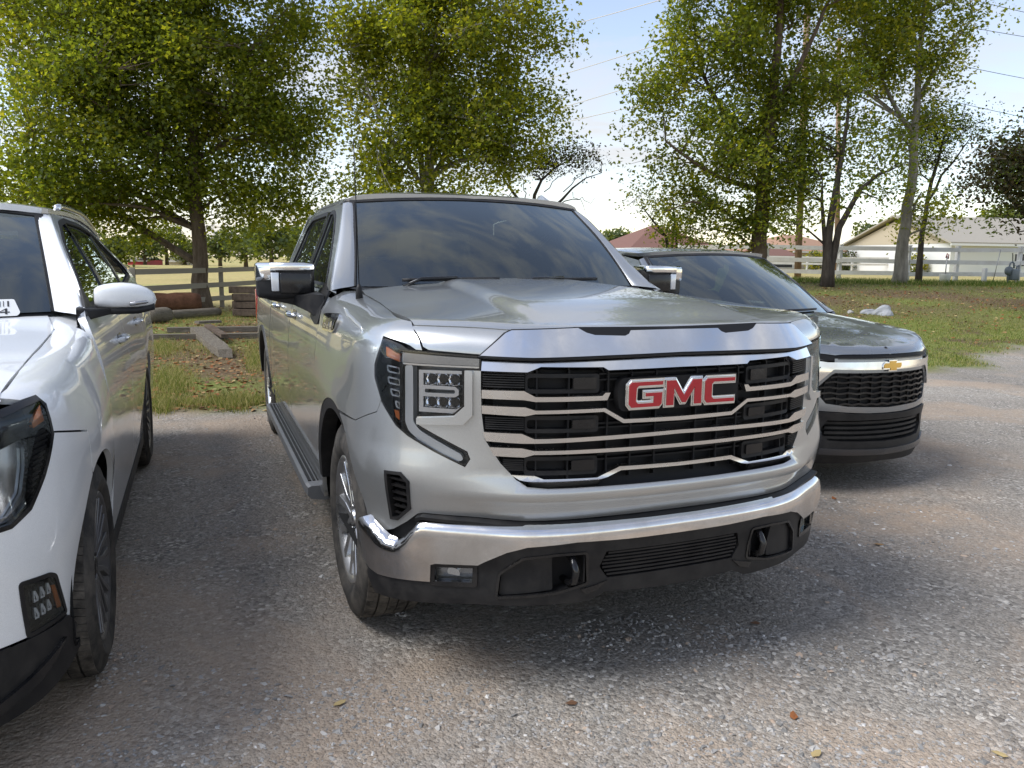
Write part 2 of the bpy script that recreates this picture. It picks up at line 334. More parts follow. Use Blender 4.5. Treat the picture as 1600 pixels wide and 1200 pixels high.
# ---------------- objects ----------------
def thing(name, label, cat, loc=(0, 0, 0), rotz=0., group=None):
    o = bpy.data.objects.new(name, None); COL.objects.link(o); o.location = loc; o.rotation_euler = (0, 0, rotz); o.empty_display_size = .2
    o['label'] = label; o['category'] = cat
    if group: o['group'] = group
    return o
def tag(o, label=None, cat=None, group=None, kind=None):
    if label: o['label'] = label
    if cat: o['category'] = cat
    if group: o['group'] = group
    if kind: o['kind'] = kind
    return o
def link(name, me, m, parent=None, loc=None, kind=None):
    if m is not None and not me.materials: me.materials.append(M[m] if isinstance(m, str) else m)
    o = bpy.data.objects.new(name, me); COL.objects.link(o)
    if parent is not None: o.parent = parent
    if loc is not None: o.location = loc
    if kind: o['kind'] = kind
    return o
def mesh_from(name, V, F, smooth=False, normals=None, mats=None, mi=None):
    me = bpy.data.meshes.new(name); V = np.asarray(V, float)
    if isinstance(F, np.ndarray) and F.ndim == 2:
        n = F.shape[1]; me.vertices.add(len(V)); me.vertices.foreach_set('co', V.astype(np.float32).ravel())
        me.loops.add(F.size); me.loops.foreach_set('vertex_index', F.astype(np.int32).ravel())
        me.polygons.add(len(F)); me.polygons.foreach_set('loop_start', np.arange(0, F.size, n, dtype=np.int32))
        if mi is not None:
            for mm in mats: me.materials.append(M[mm] if isinstance(mm, str) else mm)
            me.polygons.foreach_set('material_index', np.asarray(mi, np.int32))
        me.update(calc_edges=True)
        me.polygons.foreach_set('use_smooth', np.full(len(F), bool(smooth)))
    else:
        me.from_pydata([tuple(v) for v in V], [], [tuple(int(i) for i in f) for f in F]); me.update()
        for p in me.polygons: p.use_smooth = bool(smooth)
    if normals is not None:
        me.normals_split_custom_set_from_vertices([tuple(n) for n in normals])
    return me
def inside(P, poly):
    x, y = P[:, 0], P[:, 1]; q = np.asarray(poly); r = np.zeros(len(P), bool); j = len(q)-1
    for i in range(len(q)):
        xi, yi = q[i]; xj, yj = q[j]
        c = (yi > y) != (yj > y)
        with np.errstate(all='ignore'): r ^= c & (x < (xj-xi)*(y-yi)/(yj-yi)+xi)
        j = i
    return r
def dens(poly, step, closed=True):
    q = [np.array(p, float) for p in poly]; out = []; n = len(q)
    for i in range(n if closed else n-1):
        a, b = q[i], q[(i+1) % n]; k = max(1, int(math.ceil(np.linalg.norm(b-a)/step)))
        out += [a+(b-a)*t/k for t in range(k)]
    if not closed: out.append(q[-1])
    return out
def rnd(poly, r, n=4, keep=()):
    """round the corners of a polygon with radius about r"""
    q = [np.array(p, float) for p in poly]; out = []
    for i in range(len(q)):
        a, b, c = q[i-1], q[i], q[(i+1) % len(q)]
        if i in keep: out.append(b); continue
        la, lc = np.linalg.norm(a-b), np.linalg.norm(c-b); d = min(r, la*.45, lc*.45)
        if d < 1e-5: out.append(b); continue
        p0, p1 = b+(a-b)/la*d, b+(c-b)/lc*d
        for t in np.linspace(0, 1, n+1): out.append(p0*(1-t)**2+2*b*t*(1-t)+p1*t*t)
    return out
def sym(half):
    h = [tuple(p) for p in half]; m = [(-p[0], p[1]) for p in reversed(h) if abs(p[0]) > 1e-6]
    return h+m
def smoothline(pts, n=8):
    p = np.array(pts, float); t = np.r_[0, np.cumsum(np.linalg.norm(np.diff(p, axis=0), axis=1))]
    tt = np.linspace(0, t[-1], n*len(p)); return list(zip(Smooth(t, p[:, 0])(tt), Smooth(t, p[:, 1])(tt)))
def panel_data(fn, outer, holes=(), step=.05, bstep=.03, off=0., thick=.012, sign=1, aspect=1., lip=0.):
    loops = [dens(outer, bstep)]+[dens(h, bstep) for h in holes]
    vs = []; es = []
    for L in loops:
        b = len(vs); vs += [tuple(p) for p in L]; es += [(b+i, b+(i+1) % len(L)) for i in range(len(L))]
    o = np.array(loops[0]); lo, hi = o.min(0), o.max(0)
    gx = np.arange(lo[0]+step*.5, hi[0], step); gy = np.arange(lo[1]+step*.5, hi[1], step*aspect)
    if len(gx) and len(gy):
        G = np.array([(x+(.25*step if k % 2 else -.25*step), y) for k, y in enumerate(gy) for x in gx]); ok = inside(G, loops[0])
        for h in loops[1:]: ok &= ~inside(G, h)
        B = np.array(vs); G = G[ok]
        if len(G):
            dm = np.min(np.hypot(G[:, None, 0]-B[None, :, 0], G[:, None, 1]-B[None, :, 1]), 1); G = G[dm > min(step, bstep)*.45]
            vs += [tuple(g) for g in G]
    cv, ce, cf, ov, oe, of = mgeo.delaunay_2d_cdt([Vector(v) for v in vs], es, [], 0, 1e-6, True)
    UV = np.array([(v.x, v.y) for v in cv]); T = np.array([tuple(f) for f in cf if len(f) == 3])
    c = UV[T].mean(1); ok = inside(c, loops[0])
    for h in loops[1:]: ok &= ~inside(c, h)
    T = T[ok]
    P = fn(UV[:, 0], UV[:, 1]); nn = normal(fn, UV[:, 0], UV[:, 1])*sign; P = P+nn*off
    g = np.cross(P[T[:, 1]]-P[T[:, 0]], P[T[:, 2]]-P[T[:, 0]]); flip = (g*nn[T[:, 0]]).sum(1) < 0
    T[flip] = T[flip][:, ::-1]
    V = P; NN = nn; F = [tuple(t) for t in T]
    if thick > 0:      # side wall round every boundary
        cnt = {}
        for t in T:
            for a, b in ((t[0], t[1]), (t[1], t[2]), (t[2], t[0])):
                cnt[(a, b)] = cnt.get((a, b), 0)+1
        be = [(a, b) for (a, b) in cnt if (b, a) not in cnt]
        ids = sorted({a for e in be for a in e}); mp_ = {a: i for i, a in enumerate(ids)}; base = len(V)
        A = P[ids]; Bk = A-nn[ids]*thick
        outn = np.zeros_like(A)
        for a, b in be:
            e = P[b]-P[a]; k = np.cross(e, nn[a]); L = np.linalg.norm(k)
            if L > 0: outn[mp_[a]] += k/L; outn[mp_[b]] += k/L
        outn /= np.maximum(np.linalg.norm(outn, axis=1, keepdims=True), 1e-9)
        V = np.vstack([V, A, Bk]); NN = np.vstack([NN, outn, outn]); k = len(ids)
        for a, b in be: F.append((base+mp_[b], base+mp_[a], base+k+mp_[a], base+k+mp_[b]))
    return V, F, NN
def panel(name, m, parent, fn, outer, holes=(), mirror=None, label=None, **kw):
    """mirror: None = as given, 'both' = also a copy on the other side"""
    V, F, NN = panel_data(fn, outer, holes, **kw); out = []
    me = mesh_from(name, V, F, True, NN); o = link(name, me, m, parent)
    if label: o['label'] = label
    out.append(o)
    if mirror == 'both':
        me2 = mesh_from(name, V*[-1, 1, 1], [tuple(reversed(f)) for f in F], True, NN*[-1, 1, 1]); out.append(link(name, me2, m, parent))
    return out[0] if mirror is None else out
def both(pair_parent, k): return pair_parent[k]
def joinVF(parts):
    V = []; F = []; b = 0
    for v, f in parts:
        v = np.asarray(v, float); V.append(v); F += [tuple(int(i)+b for i in q) for q in f]; b += len(v)
    return np.vstack(V), F
def box_vf(x0, x1, y0, y1, z0, z1):
    V = [(x0, y0, z0), (x1, y0, z0), (x1, y1, z0), (x0, y1, z0), (x0, y0, z1), (x1, y0, z1), (x1, y1, z1), (x0, y1, z1)]
    return V, [(0, 3, 2, 1), (4, 5, 6, 7), (0, 1, 5, 4), (1, 2, 6, 5), (2, 3, 7, 6), (3, 0, 4, 7)]
def bevel_obj(o, w=.005, seg=2, angle=40):
    b = o.modifiers.new('bevel', 'BEVEL'); b.width = w; b.segments = seg; b.limit_method = 'ANGLE'; b.angle_limit = RAD(angle); b.harden_normals = False
    return o
def box(name, m, parent, x0, x1, y0, y1, z0, z1, bev=0., mirror=False):
    V, F = box_vf(x0, x1, y0, y1, z0, z1); me = mesh_from(name, V, F, False); o = link(name, me, m, parent)
    if bev:
        bevel_obj(o, bev); [setattr(p, 'use_smooth', True) for p in me.polygons]
    return o
def prism_vf(poly, fn0, fn1):
    """polygon (list of 2d) carried to 3d by two functions, with side walls"""
    n = len(poly); A = [fn0(*p) for p in poly]; B = [fn1(*p) for p in poly]
    return np.array(A+B, float), [tuple(range(n)), tuple(reversed(range(n, 2*n)))]+[(i, n+i, n+(i+1) % n, (i+1) % n) for i in range(n)]
def fixn(me):
    bm = bmesh.new(); bm.from_mesh(me); bmesh.ops.recalc_face_normals(bm, faces=bm.faces); bm.to_mesh(me); bm.free(); return me
def prism(name, m, parent, poly, fn0, fn1, bev=0., smooth=False):
    V, F = prism_vf(poly, fn0, fn1); me = fixn(mesh_from(name, V, F, smooth or bev > 0)); o = link(name, me, m, parent)
    if bev: bevel_obj(o, bev)
    return o
def tube_vf(pts, r, n=8, cap=True):
    P = np.array(pts, float); r = np.broadcast_to(r, (len(P),)).astype(float)
    T = np.gradient(P, axis=0); T /= np.maximum(np.linalg.norm(T, axis=1, keepdims=True), 1e-9)
    a = np.array([0, 0, 1.]) if abs(T[0][2]) < .9 else np.array([1., 0, 0]); V = []
    for k in range(len(P)):
        a = a-T[k]*(a@T[k]); a /= np.linalg.norm(a); b = np.cross(T[k], a)
        for i in range(n):
            q = 2*math.pi*i/n; V.append(P[k]+r[k]*(a*math.cos(q)+b*math.sin(q)))
    F = [(k*n+i, k*n+(i+1) % n, (k+1)*n+(i+1) % n, (k+1)*n+i) for k in range(len(P)-1) for i in range(n)]
    if cap: F += [tuple(reversed(range(n))), tuple(range((len(P)-1)*n, len(P)*n))]
    return np.array(V), F
def tube(name, m, parent, pts, r, n=10, smooth=True):
    V, F = tube_vf(pts, r, n); return link(name, mesh_from(name, V, F, smooth), m, parent)
def lathe_vf(prof, n=48, axis='x', c=(0, 0, 0)):
    """profile (axial, radius)"""
    V = []; 
    for (a, r) in prof:
        for i in range(n):
            q = 2*math.pi*i/n
            V.append((c[0]+a, c[1]+r*math.cos(q), c[2]+r*math.sin(q)) if axis == 'x' else ((c[0]+r*math.cos(q), c[1]+r*math.sin(q), c[2]+a) if axis == 'z' else (c[0]+r*math.cos(q), c[1]+a, c[2]+r*math.sin(q))))
    k = len(prof); F = [(j*n+i, j*n+(i+1) % n, (j+1)*n+(i+1) % n, (j+1)*n+i) for j in range(k-1) for i in range(n)]
    return np.array(V), F
def lathe(name, m, parent, prof, n=48, axis='x', c=(0, 0, 0), smooth=True, autosm=True):
    V, F = lathe_vf(prof, n, axis, c); me = fixn(mesh_from(name, V, F, smooth)); o = link(name, me, m, parent)
    return o
def loft_vf(rings, closed=True, caps=True):
    n = len(rings[0]); V = np.vstack([np.array(r, float) for r in rings]); F = []
    for j in range(len(rings)-1):
        for i in range(n if closed else n-1): F.append((j*n+i, j*n+(i+1) % n, (j+1)*n+(i+1) % n, (j+1)*n+i))
    if caps: F += [tuple(reversed(range(n))), tuple(range((len(rings)-1)*n, len(rings)*n))]
    return V, F
def loft(name, m, parent, rings, closed=True, caps=True, sub=0, smooth=True):
    V, F = loft_vf(rings, closed, caps); me = fixn(mesh_from(name, V, F, smooth)); o = link(name, me, m, parent)
    if sub: s = o.modifiers.new('sub', 'SUBSURF'); s.levels = sub; s.render_levels = sub
    return o
def mirror_obj(o, parent=None):
    me = o.data.copy(); V = np.empty(len(me.vertices)*3); me.vertices.foreach_get('co', V); V = V.reshape(-1, 3)*[-1, 1, 1]
    me.vertices.foreach_set('co', V.ravel()); me.flip_normals(); me.update()
    c = o.copy(); c.data = me; c.parent = parent if parent is not None else o.parent; COL.objects.link(c); return c
def copy_tree(o, parent=None):
    c = o.copy(); COL.objects.link(c)
    if parent is not None: c.parent = parent
    for ch in list(o.children): copy_tree(ch, c)
    return c

# ---------------- wheels (axis along x, outer face towards -x) ----------------
def make_wheel(parent, cx, cy, R, width, rim_r, style, outer=-1):
    """wheel > tyre, tread, rim, spokes, hub_cap, disc; 'outer' is the side (sign of x) that shows"""
    w = bpy.data.objects.new('wheel', None); COL.objects.link(w); w.parent = parent; w.location = (cx, cy, R-.006)
    if outer > 0: w.rotation_euler = (0, 0, math.pi)
    h = width/2; sh = R-.028
    prof = [(-h*.60, rim_r-.004), (-h*.86, rim_r+.012), (-h*.99, rim_r+.05), (-h*1.0, (rim_r+R)/2), (-h*.95, R-.06), (-h*.875, R-.020), (-h*.80, R-.010), (h*.80, R-.010), (h*.875, R-.020), (h*.95, R-.06), (h, (rim_r+R)/2), (h*.99, rim_r+.05), (h*.6, rim_r-.004)]
    lathe('tyre', 'rubber', w, prof, 72)
    # tread blocks, one ring mesh
    parts = []; rows = [(-.80, -.50), (-.44, -.16), (-.13, .13), (.16, .44), (.50, .80)]; nb = 84
    for k, (a, b) in enumerate(rows):
        for i in range(nb):
            q0 = 2*math.pi*(i+(.5 if k % 2 else 0))/nb; q1 = q0+2*math.pi/nb*.90; sk = .02*(1 if k < 2 else -1 if k > 2 else 0)
            top = R+.0-(.010 if k in (0, 4) else 0)*0; V = []
            for (xx, rr_o, e) in ((a*h, R-(.006 if k == 0 else 0), 0), (b*h, R-(.006 if k == 4 else 0), sk)):
                for q in (q0+e, q1+e):
                    V += [(xx, (R-.02)*math.cos(q), (R-.02)*math.sin(q)), (xx, rr_o*math.cos(q), rr_o*math.sin(q))]
            parts.append((V, [(1, 3, 7, 5), (0, 1, 5, 4), (3, 2, 6, 7), (0, 2, 3, 1), (4, 5, 7, 6)]))
            if k in (0, 4):   # shoulder lug running down the sidewall
                s = -1 if k == 0 else 1; V = []
                for (xx, rr_) in ((s*h*.80, R-.006), (s*h*.935, R-.052)):
                    for q in (q0, q1): V += [(xx-s*.010, (rr_-.010)*math.cos(q), (rr_-.010)*math.sin(q)), (xx-s*.003, rr_*math.cos(q), rr_*math.sin(q))]
                parts.append((V, [(1, 3, 7, 5), (0, 1, 5, 4), (3, 2, 6, 7), (4, 5, 7, 6)]))
    V, F = joinVF(parts); me = fixn(mesh_from('tread', V, F)); o = link('tread', me, 'tread_rubber', w); o['kind'] = 'stuff'
    ring = [(-h*.10, rim_r-.075), (-h*.45, rim_r-.045), (-h*.72, rim_r-.022), (-h*.86, rim_r-.006), (-h*.90, rim_r+.004), (-h*.86, rim_r+.012), (-h*.6, rim_r+.0), (h*.7, rim_r-.01)]
    lathe('rim', 'alloy' if style != 'dark' else 'dark_alloy', w, ring, 72)
    lathe('brake_disc', 'bolt', w, [(-h*.05, .06), (-h*.05, rim_r*.62), (h*.05, rim_r*.62)], 40)
    lathe('brake_drum_shield', 'liner', w, [(h*.12, .0), (h*.12, rim_r-.01)], 40)
    hub = []
    x0 = -h*.66
    lathe('hub_cap', 'gloss_black' if style == 'dark' else 'alloy', w, [(x0-.012, .0), (x0-.012, .026), (x0-.006, .036), (x0+.03, .040), (x0+.03, .0)], 28)
    lathe('hub', 'lamp_grey' if style != 'dark' else 'dark_alloy', w, [(x0+.004, .03), (x0+.010, .085), (x0+.05, .095)], 36)
    ns = 6 if style == 'six' else 10 if style == 'dark' else 7
    for i in range(ns):
        q = 2*math.pi*i/ns+.3
        def P(rad, tan, dx): return (x0+dx, rad*math.cos(q)-tan*math.sin(q), rad*math.sin(q)+tan*math.cos(q))
        rr = rim_r-.018
        if style == 'six':
            # broad bright spoke with a dark pocket along its middle
            for s in (-1, 1):
                poly = [(.055, s*.012), (.055, s*.040), (.12, s*.040), (rr, s*.082), (rr, s*.040), (.14, s*.012)]
                V = [P(a, b, .000-.022*(a/rr)) for a, b in poly]+[P(a, b*.9, .045) for a, b in poly]; n = 6
                me = fixn(mesh_from('spoke', V, [tuple(range(n)), tuple(reversed(range(n, 2*n)))]+[(k, n+k, n+(k+1) % n, (k+1) % n) for k in range(n)], False))
                bevel_obj(link('spoke', me, 'alloy', w), .004)
            poly = [(.10, -.011), (.10, .011), (rr, .038), (rr, -.038)]
            V = [P(a, b, .014-.012*(a/rr)) for a, b in poly]+[P(a, b, .05) for a, b in poly]; n = 4
            me = fixn(mesh_from('spoke_pocket', V, [tuple(range(n)), tuple(reversed(range(n, 2*n)))]+[(k, n+k, n+(k+1) % n, (k+1) % n) for k in range(n)], False))
            link('spoke_pocket', me, 'lamp_grey', w)
        else:
            for s in ((-1, 1) if style == 'dark' else (0,)):
                poly = [(.05, s*.014-.012), (.05, s*.014+.012), (rr*.6, s*.020+.011), (rr, s*.045+.014), (rr, s*.045-.012), (rr*.6, s*.020-.009)]
                V = [P(a, b, -.004-.022*(a/rr)) for a, b in poly]+[P(a, b*1.0, .035) for a, b in poly]; n = 6
                me = fixn(mesh_from('spoke', V, [tuple(range(n)), tuple(reversed(range(n, 2*n)))]+[(k, n+k, n+(k+1) % n, (k+1) % n) for k in range(n)], False))
                bevel_obj(link('spoke', me, 'dark_alloy' if style == 'dark' else 'alloy', w), .004)
    for i in range(6 if style == 'six' else 5):
        q = 2*math.pi*i/(6 if style == 'six' else 5); c = (x0-.002, .062*math.cos(q), .062*math.sin(q))
        V, F = lathe_vf([(0, 0), (0, .009), (.02, .010)], 8, 'x', c); link('lug_nut', fixn(mesh_from('lug_nut', V, F)), 'lamp_dark' if style == 'dark' else 'chrome', w)
    return w
# ================= the setting =================
RV, FV = np.array([_r[0], _r[1]]), np.array([math.sin(_yaw), math.cos(_yaw)])
def terrain(x, y):
    dx, dy = np.asarray(x, float)-CAM_POS[0], np.asarray(y, float)-CAM_POS[1]
    lat, dep = dx*RV[0]+dy*RV[1], dx*FV[0]+dy*FV[1]
    k = sstep(-1, 7, lat)
    h = .95*sstep(11.5, 24, dep)*k*(1-sstep(60, 130, dep)*.55)
    h = h+.05*np.sin(x*.31+1)*np.sin(y*.27)*sstep(12, 30, dep)+.10*np.sin(y*.11+2)*sstep(20, 50, dep)*(1-k)
    return h-.02*sstep(9, 30, dep)
def at(px, d, py=None, z=None):
    """world point on the sight line of column px at depth d metres; height from py, or z above the ground"""
    for _ in range(1):
        dv = _f+_r2*(px-800)/CAM_F-_u2*((py if py is not None else 430)-600)/CAM_F
        k = d/(dv[0]*FV[0]+dv[1]*FV[1]); p = CAM_POS+dv*k
    if py is None: p[2] = float(terrain(p[0], p[1]))+(z or 0)
    return p
def edge_y(x):   # where the gravel stops and the grass begins
    x = np.asarray(x, float); return 6.0+.30*np.sin(x*1.3)+.14*np.sin(x*3.7+1)+.40*np.clip(x-9.5, 0, None)-.10*np.clip(-2-x, 0, 12)
# ground sheet
xs = np.unique(np.concatenate([np.arange(-14, 24, .25), np.arange(-60, 90, 2.), np.linspace(-900, 900, 61)]))
ys = np.unique(np.concatenate([np.arange(-8, 30, .25), np.arange(-40, 90, 2.), np.linspace(-400, 1400, 61)]))
X, Y = np.meshgrid(xs, ys); Z = terrain(X, Y); nx_, ny_ = len(xs), len(ys)
fine = (Y < edge_y(X)+1)*(np.abs(Y) < 20)*(np.abs(X) < 24)
Z = Z+fine*(.010*np.sin(X*2.1+np.sin(Y*1.7))*np.cos(Y*1.9+X)+.006*np.sin(X*5.3+Y*3.1)*np.sin(Y*4.7))
for cx_, cy_ in ((-.865, .98), (.865, .98), (-.865, 4.727), (.865, 4.727), (A_OX+.88, A_OY+.95), (A_OX+.88, A_OY+4.02), (A_OX-.88, A_OY+.95)):
    g = np.exp(-(((X-cx_)/.5)**2+((Y-cy_)/.5)**2)); Z = Z*(1-g)
idx = np.arange(nx_*ny_).reshape(ny_, nx_)
FQ = np.stack([idx[:-1, :-1], idx[:-1, 1:], idx[1:, 1:], idx[1:, :-1]], -1).reshape(-1, 4)
V = np.stack([X, Y, Z], -1).reshape(-1, 3)
gm, t, p = mat('ground', (.25, .24, .22), .95, 0, .15)
tc = N(t, 'ShaderNodeTexCoord'); sepx = N(t, 'ShaderNodeSeparateXYZ'); t.links.new(tc.outputs['Object'], sepx.inputs[0])
at_e = N(t, 'ShaderNodeAttribute'); at_e.attribute_name = 'zone'; sz = N(t, 'ShaderNodeSeparateColor'); t.links.new(at_e.outputs['Color'], sz.inputs[0])
# gravel: crushed stone of mixed sizes over fine dust, with patches of pale clay
def vor(scale, feat='F1'):
    v = N(t, 'ShaderNodeTexVoronoi'); v.feature = feat; v.inputs['Scale'].default_value = scale; t.links.new(tc.outputs['Object'], v.inputs['Vector']); return v
v1, v2, v3 = vor(62), vor(120), vor(33)
sc1 = N(t, 'ShaderNodeSeparateColor'); t.links.new(v1.outputs['Color'], sc1.inputs[0]); sc2 = N(t, 'ShaderNodeSeparateColor'); t.links.new(v2.outputs['Color'], sc2.inputs[0])
c1_ = ramp(t, sc1.outputs[0], [(0, (.15, .142, .132)), (.35, (.25, .238, .22)), (.75, (.355, .34, .318)), (.93, (.47, .45, .42)), (1, (.64, .62, .58))])
c2_ = ramp(t, sc2.outputs[1], [(0, (.19, .177, .16)), (.5, (.295, .276, .25)), (1, (.42, .395, .36))])
nz = noise(t, 3.1, 6, .7); st = mixrgb(t, ramp(t, nz.outputs['Fac'], [(.40, (0,)*3), (.60, (1,)*3)]).outputs['Color'], c2_.outputs['Color'], c1_.outputs['Color'])
nd = noise(t, .62, 7, .62, dist=.8); dirt_f = ramp(t, nd.outputs['Fac'], [(.47, (0,)*3), (.60, (.62,)*3)])
nd2 = noise(t, 38, 5, .7); clay = ramp(t, nd2.outputs['Fac'], [(.3, (.34, .27, .21)), (.7, (.50, .40, .31))])
mxd = N(t, 'ShaderNodeMath', operation='MAXIMUM'); nzb = N(t, 'ShaderNodeMath', operation='MULTIPLY'); rz_ = ramp(t, noise(t, 2.6, 6, .7).outputs['Fac'], [(.36, (.15,)*3), (.60, (1,)*3)])
t.links.new(sz.outputs[2], nzb.inputs[0]); t.links.new(rz_.outputs['Color'], nzb.inputs[1]); t.links.new(dirt_f.outputs['Color'], mxd.inputs[0]); t.links.new(nzb.outputs[0], mxd.inputs[1])
g1 = mixrgb(t, mxd.outputs[0], st, clay.outputs['Color'])
nb = noise(t, .33, 4, .6); g1 = mixrgb(t, 1.0, g1, ramp(t, nb.outputs['Fac'], [(.35, (.86, .82, .77)), (.65, (1.16, 1.11, 1.04))]).outputs['Color'], 'MULTIPLY')
# grass land: soil, dry straw and green
n1g = noise(t, 1.1, 6, .65); n2g = noise(t, 16, 6, .75)
soil = ramp(t, n2g.outputs['Fac'], [(.3, (.075, .052, .034)), (.55, (.15, .105, .065)), (.75, (.24, .18, .11))])
green = ramp(t, n2g.outputs['Fac'], [(.3, (.10, .125, .03)), (.6, (.21, .23, .06)), (.8, (.34, .31, .12))])
g2 = mixrgb(t, ramp(t, n1g.outputs['Fac'], [(.34, (0,)*3), (.50, (1,)*3)]).outputs['Color'], soil.outputs['Color'], green.outputs['Color'])
at_l = N(t, 'ShaderNodeAttribute'); at_l.attribute_name = 'litter_shade'; litter_shade_c = ramp(t, n2g.outputs['Fac'], [(.3, (.085, .058, .036)), (.55, (.17, .115, .068)), (.75, (.27, .20, .12))]); g2 = mixrgb(t, at_l.outputs['Fac'], g2, litter_shade_c.outputs['Color'])  # brown litter colour, also darkens the right bank as painted tree shade
n3g = noise(t, .045, 5, .6); n4g = noise(t, 3.0, 5, .7)
field = ramp(t, n3g.outputs['Fac'], [(.35, (.38, .33, .13)), (.5, (.50, .40, .17)), (.65, (.34, .36, .12))])
field = mixrgb(t, 1.0, field.outputs['Color'], ramp(t, n4g.outputs['Fac'], [(.3, (.75, .75, .75)), (.7, (1.1, 1.1, 1.1))]).outputs['Color'], 'MULTIPLY')
g3 = mixrgb(t, sz.outputs[1], g2, field)
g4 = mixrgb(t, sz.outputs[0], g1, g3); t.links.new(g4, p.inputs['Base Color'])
hgt_ = N(t, 'ShaderNodeMath', operation='MULTIPLY_ADD'); t.links.new(v1.outputs['Distance'], hgt_.inputs[0]); hgt_.inputs[1].default_value = -1.0; t.links.new(v2.outputs['Distance'], hgt_.inputs[2])
b1_ = bump(t, p, v1.outputs['Distance'], .55, -.012); b2_ = bump(t, p, v2.outputs['Distance'], .5, -.008, b1_); bump(t, p, n2g.outputs['Fac'], .5, .03, b2_)
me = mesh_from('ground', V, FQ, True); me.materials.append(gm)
ca = me.color_attributes.new('zone', 'FLOAT_COLOR', 'POINT')
jag = .35*np.sin(X*7.1+Y*2)+.25*np.sin(X*13.3-Y*5)
dx, dy = X-CAM_POS[0], Y-CAM_POS[1]; LAT, DEP = dx*RV[0]+dy*RV[1], dx*FV[0]+dy*FV[1]
grass = sstep(-.25, .35, Y-edge_y(X)+.25*jag); fieldz = np.maximum(sstep(25.5, 27.5, DEP+jag*.3), sstep(21.5, 23, DEP+jag*.2)*(LAT < -3))
clayz = 0*X
for px, py, rx, ry, k in ((1400, 800, 150, 45, 1.), (1560, 850, 90, 40, .9), (1500, 720, 120, 25, .6), (110, 1130, 110, 45, .8), (270, 1020, 60, 45, .8), (480, 1120, 60, 40, .9), (500, 1010, 70, 30, .7), (560, 930, 60, 30, .6), (1515, 1170, 50, 20, 1.), (350, 930, 70, 30, .5), (330, 665, 100, 12, .8), (1180, 1080, 80, 30, .5), (760, 1010, 60, 20, .5)):
    def _g(a, b):
        dv = _f+_r2*(a-800)/CAM_F-_u2*(b-600)/CAM_F; return (CAM_POS-dv*CAM_POS[2]/dv[2])[:2]
    c0 = _g(px, py); e1 = _g(px+rx, py)-c0; e2 = _g(px, py+ry)-c0; Mi = np.linalg.inv(np.array([e1, e2]).T); ux = Mi[0, 0]*(X-c0[0])+Mi[0, 1]*(Y-c0[1]); uy = Mi[1, 0]*(X-c0[0])+Mi[1, 1]*(Y-c0[1])
    clayz = np.maximum(clayz, k*np.exp(-np.clip(ux**2+uy**2, 0, 50)**1.3))
C4 = np.stack([grass, fieldz, clayz, 1+0*X], -1).reshape(-1, 4); ca.data.foreach_set('color', C4.astype(np.float32).ravel())
la = me.color_attributes.new('litter_shade', 'FLOAT_COLOR', 'POINT'); lt = np.where(LAT > 2, np.exp(-((DEP-19.6)/2.7)**2), .95*np.exp(-((LAT+4.2)/2.4)**4)*(DEP < 24))*np.clip(.75+.5*np.sin(X*1.7+Y)+.3*np.sin(Y*3.1), 0, 1); la.data.foreach_set('color', np.stack([lt, lt, lt, 1+0*X], -1).reshape(-1, 4).astype(np.float32).ravel())  # right band: tree shade painted in with the litter; left: leaf-littered dirt only
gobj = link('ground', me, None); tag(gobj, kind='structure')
# ---- loose stones (uncountable): small faceted pebbles
def scatter_mesh(name, base_V, base_F, pos, scl, rotz, tilt, colidx, mats):
    nB = len(base_V); n = len(pos); B = np.asarray(base_V, float)
    cz, sz_ = np.cos(rotz), np.sin(rotz); cx, sx = np.cos(tilt), np.sin(tilt)
    P = B[None]*scl[:, None, :]
    y = P[..., 1]*cx[:, None]-P[..., 2]*sx[:, None]; z = P[..., 1]*sx[:, None]+P[..., 2]*cx[:, None]; x = P[..., 0]
    X_ = x*cz[:, None]-y*sz_[:, None]; Y_ = x*sz_[:, None]+y*cz[:, None]
    V = np.stack([X_, Y_, z], -1)+pos[:, None, :]
    F = (np.asarray(base_F)[None]+(np.arange(n)*nB)[:, None, None]).reshape(-1, len(base_F[0]))
    return mesh_from(name, V.reshape(-1, 3), F, False, mats=mats, mi=np.repeat(colidx, len(base_F)))
for k, c in enumerate(((.22, .21, .195), (.34, .322, .30), (.46, .437, .405), (.64, .61, .57), (.44, .34, .26))): mat('stone_%d' % k, c, .9, 0, .2)
pb = np.array([(-.5, -.4, 0), (.45, -.5, .05), (.55, .35, 0), (-.4, .5, .05), (-.25, -.2, .42), (.25, .1, .5), (0, .35, .3)]); pf = [(0, 1, 5), (0, 5, 4), (1, 2, 5), (2, 6, 5), (2, 3, 6), (3, 4, 6), (3, 0, 4), (4, 5, 6)]
def in_car(x, y): return ((np.abs(x) < .75) & (y > .5)) | ((np.abs(x-A_OX) < .95) & (y > 0)) | ((np.abs(x-E_OX) < .8) & (y > E_OY+.3))
pts = []
for n, rad in ((30000, 3.2), (30000, 5.5), (22000, 9.5)):
    r = rad*np.sqrt(RNG.random(n)); a = RNG.uniform(-62, 74, n)*math.pi/180; ax = _yaw+a
    pts.append(np.stack([CAM_POS[0]+r*np.sin(ax), CAM_POS[1]+r*np.cos(ax)], -1))
P2 = np.vstack(pts); f_ = np.sin(P2[:, 0]*1.9+np.sin(P2[:, 1]*1.3)*2)*np.sin(P2[:, 1]*2.3+P2[:, 0])+RNG.normal(0, .8, len(P2))
P2 = P2[(f_ > -.35) & (P2[:, 1] < edge_y(P2[:, 0])+.1) & (np.hypot(P2[:, 0]-CAM_POS[0], P2[:, 1]-CAM_POS[1]) > .9)]; P2 = P2[~in_car(P2[:, 0], P2[:, 1])]; n = len(P2)
size = np.clip(RNG.lognormal(math.log(.0088), .50, n), .004, .032)
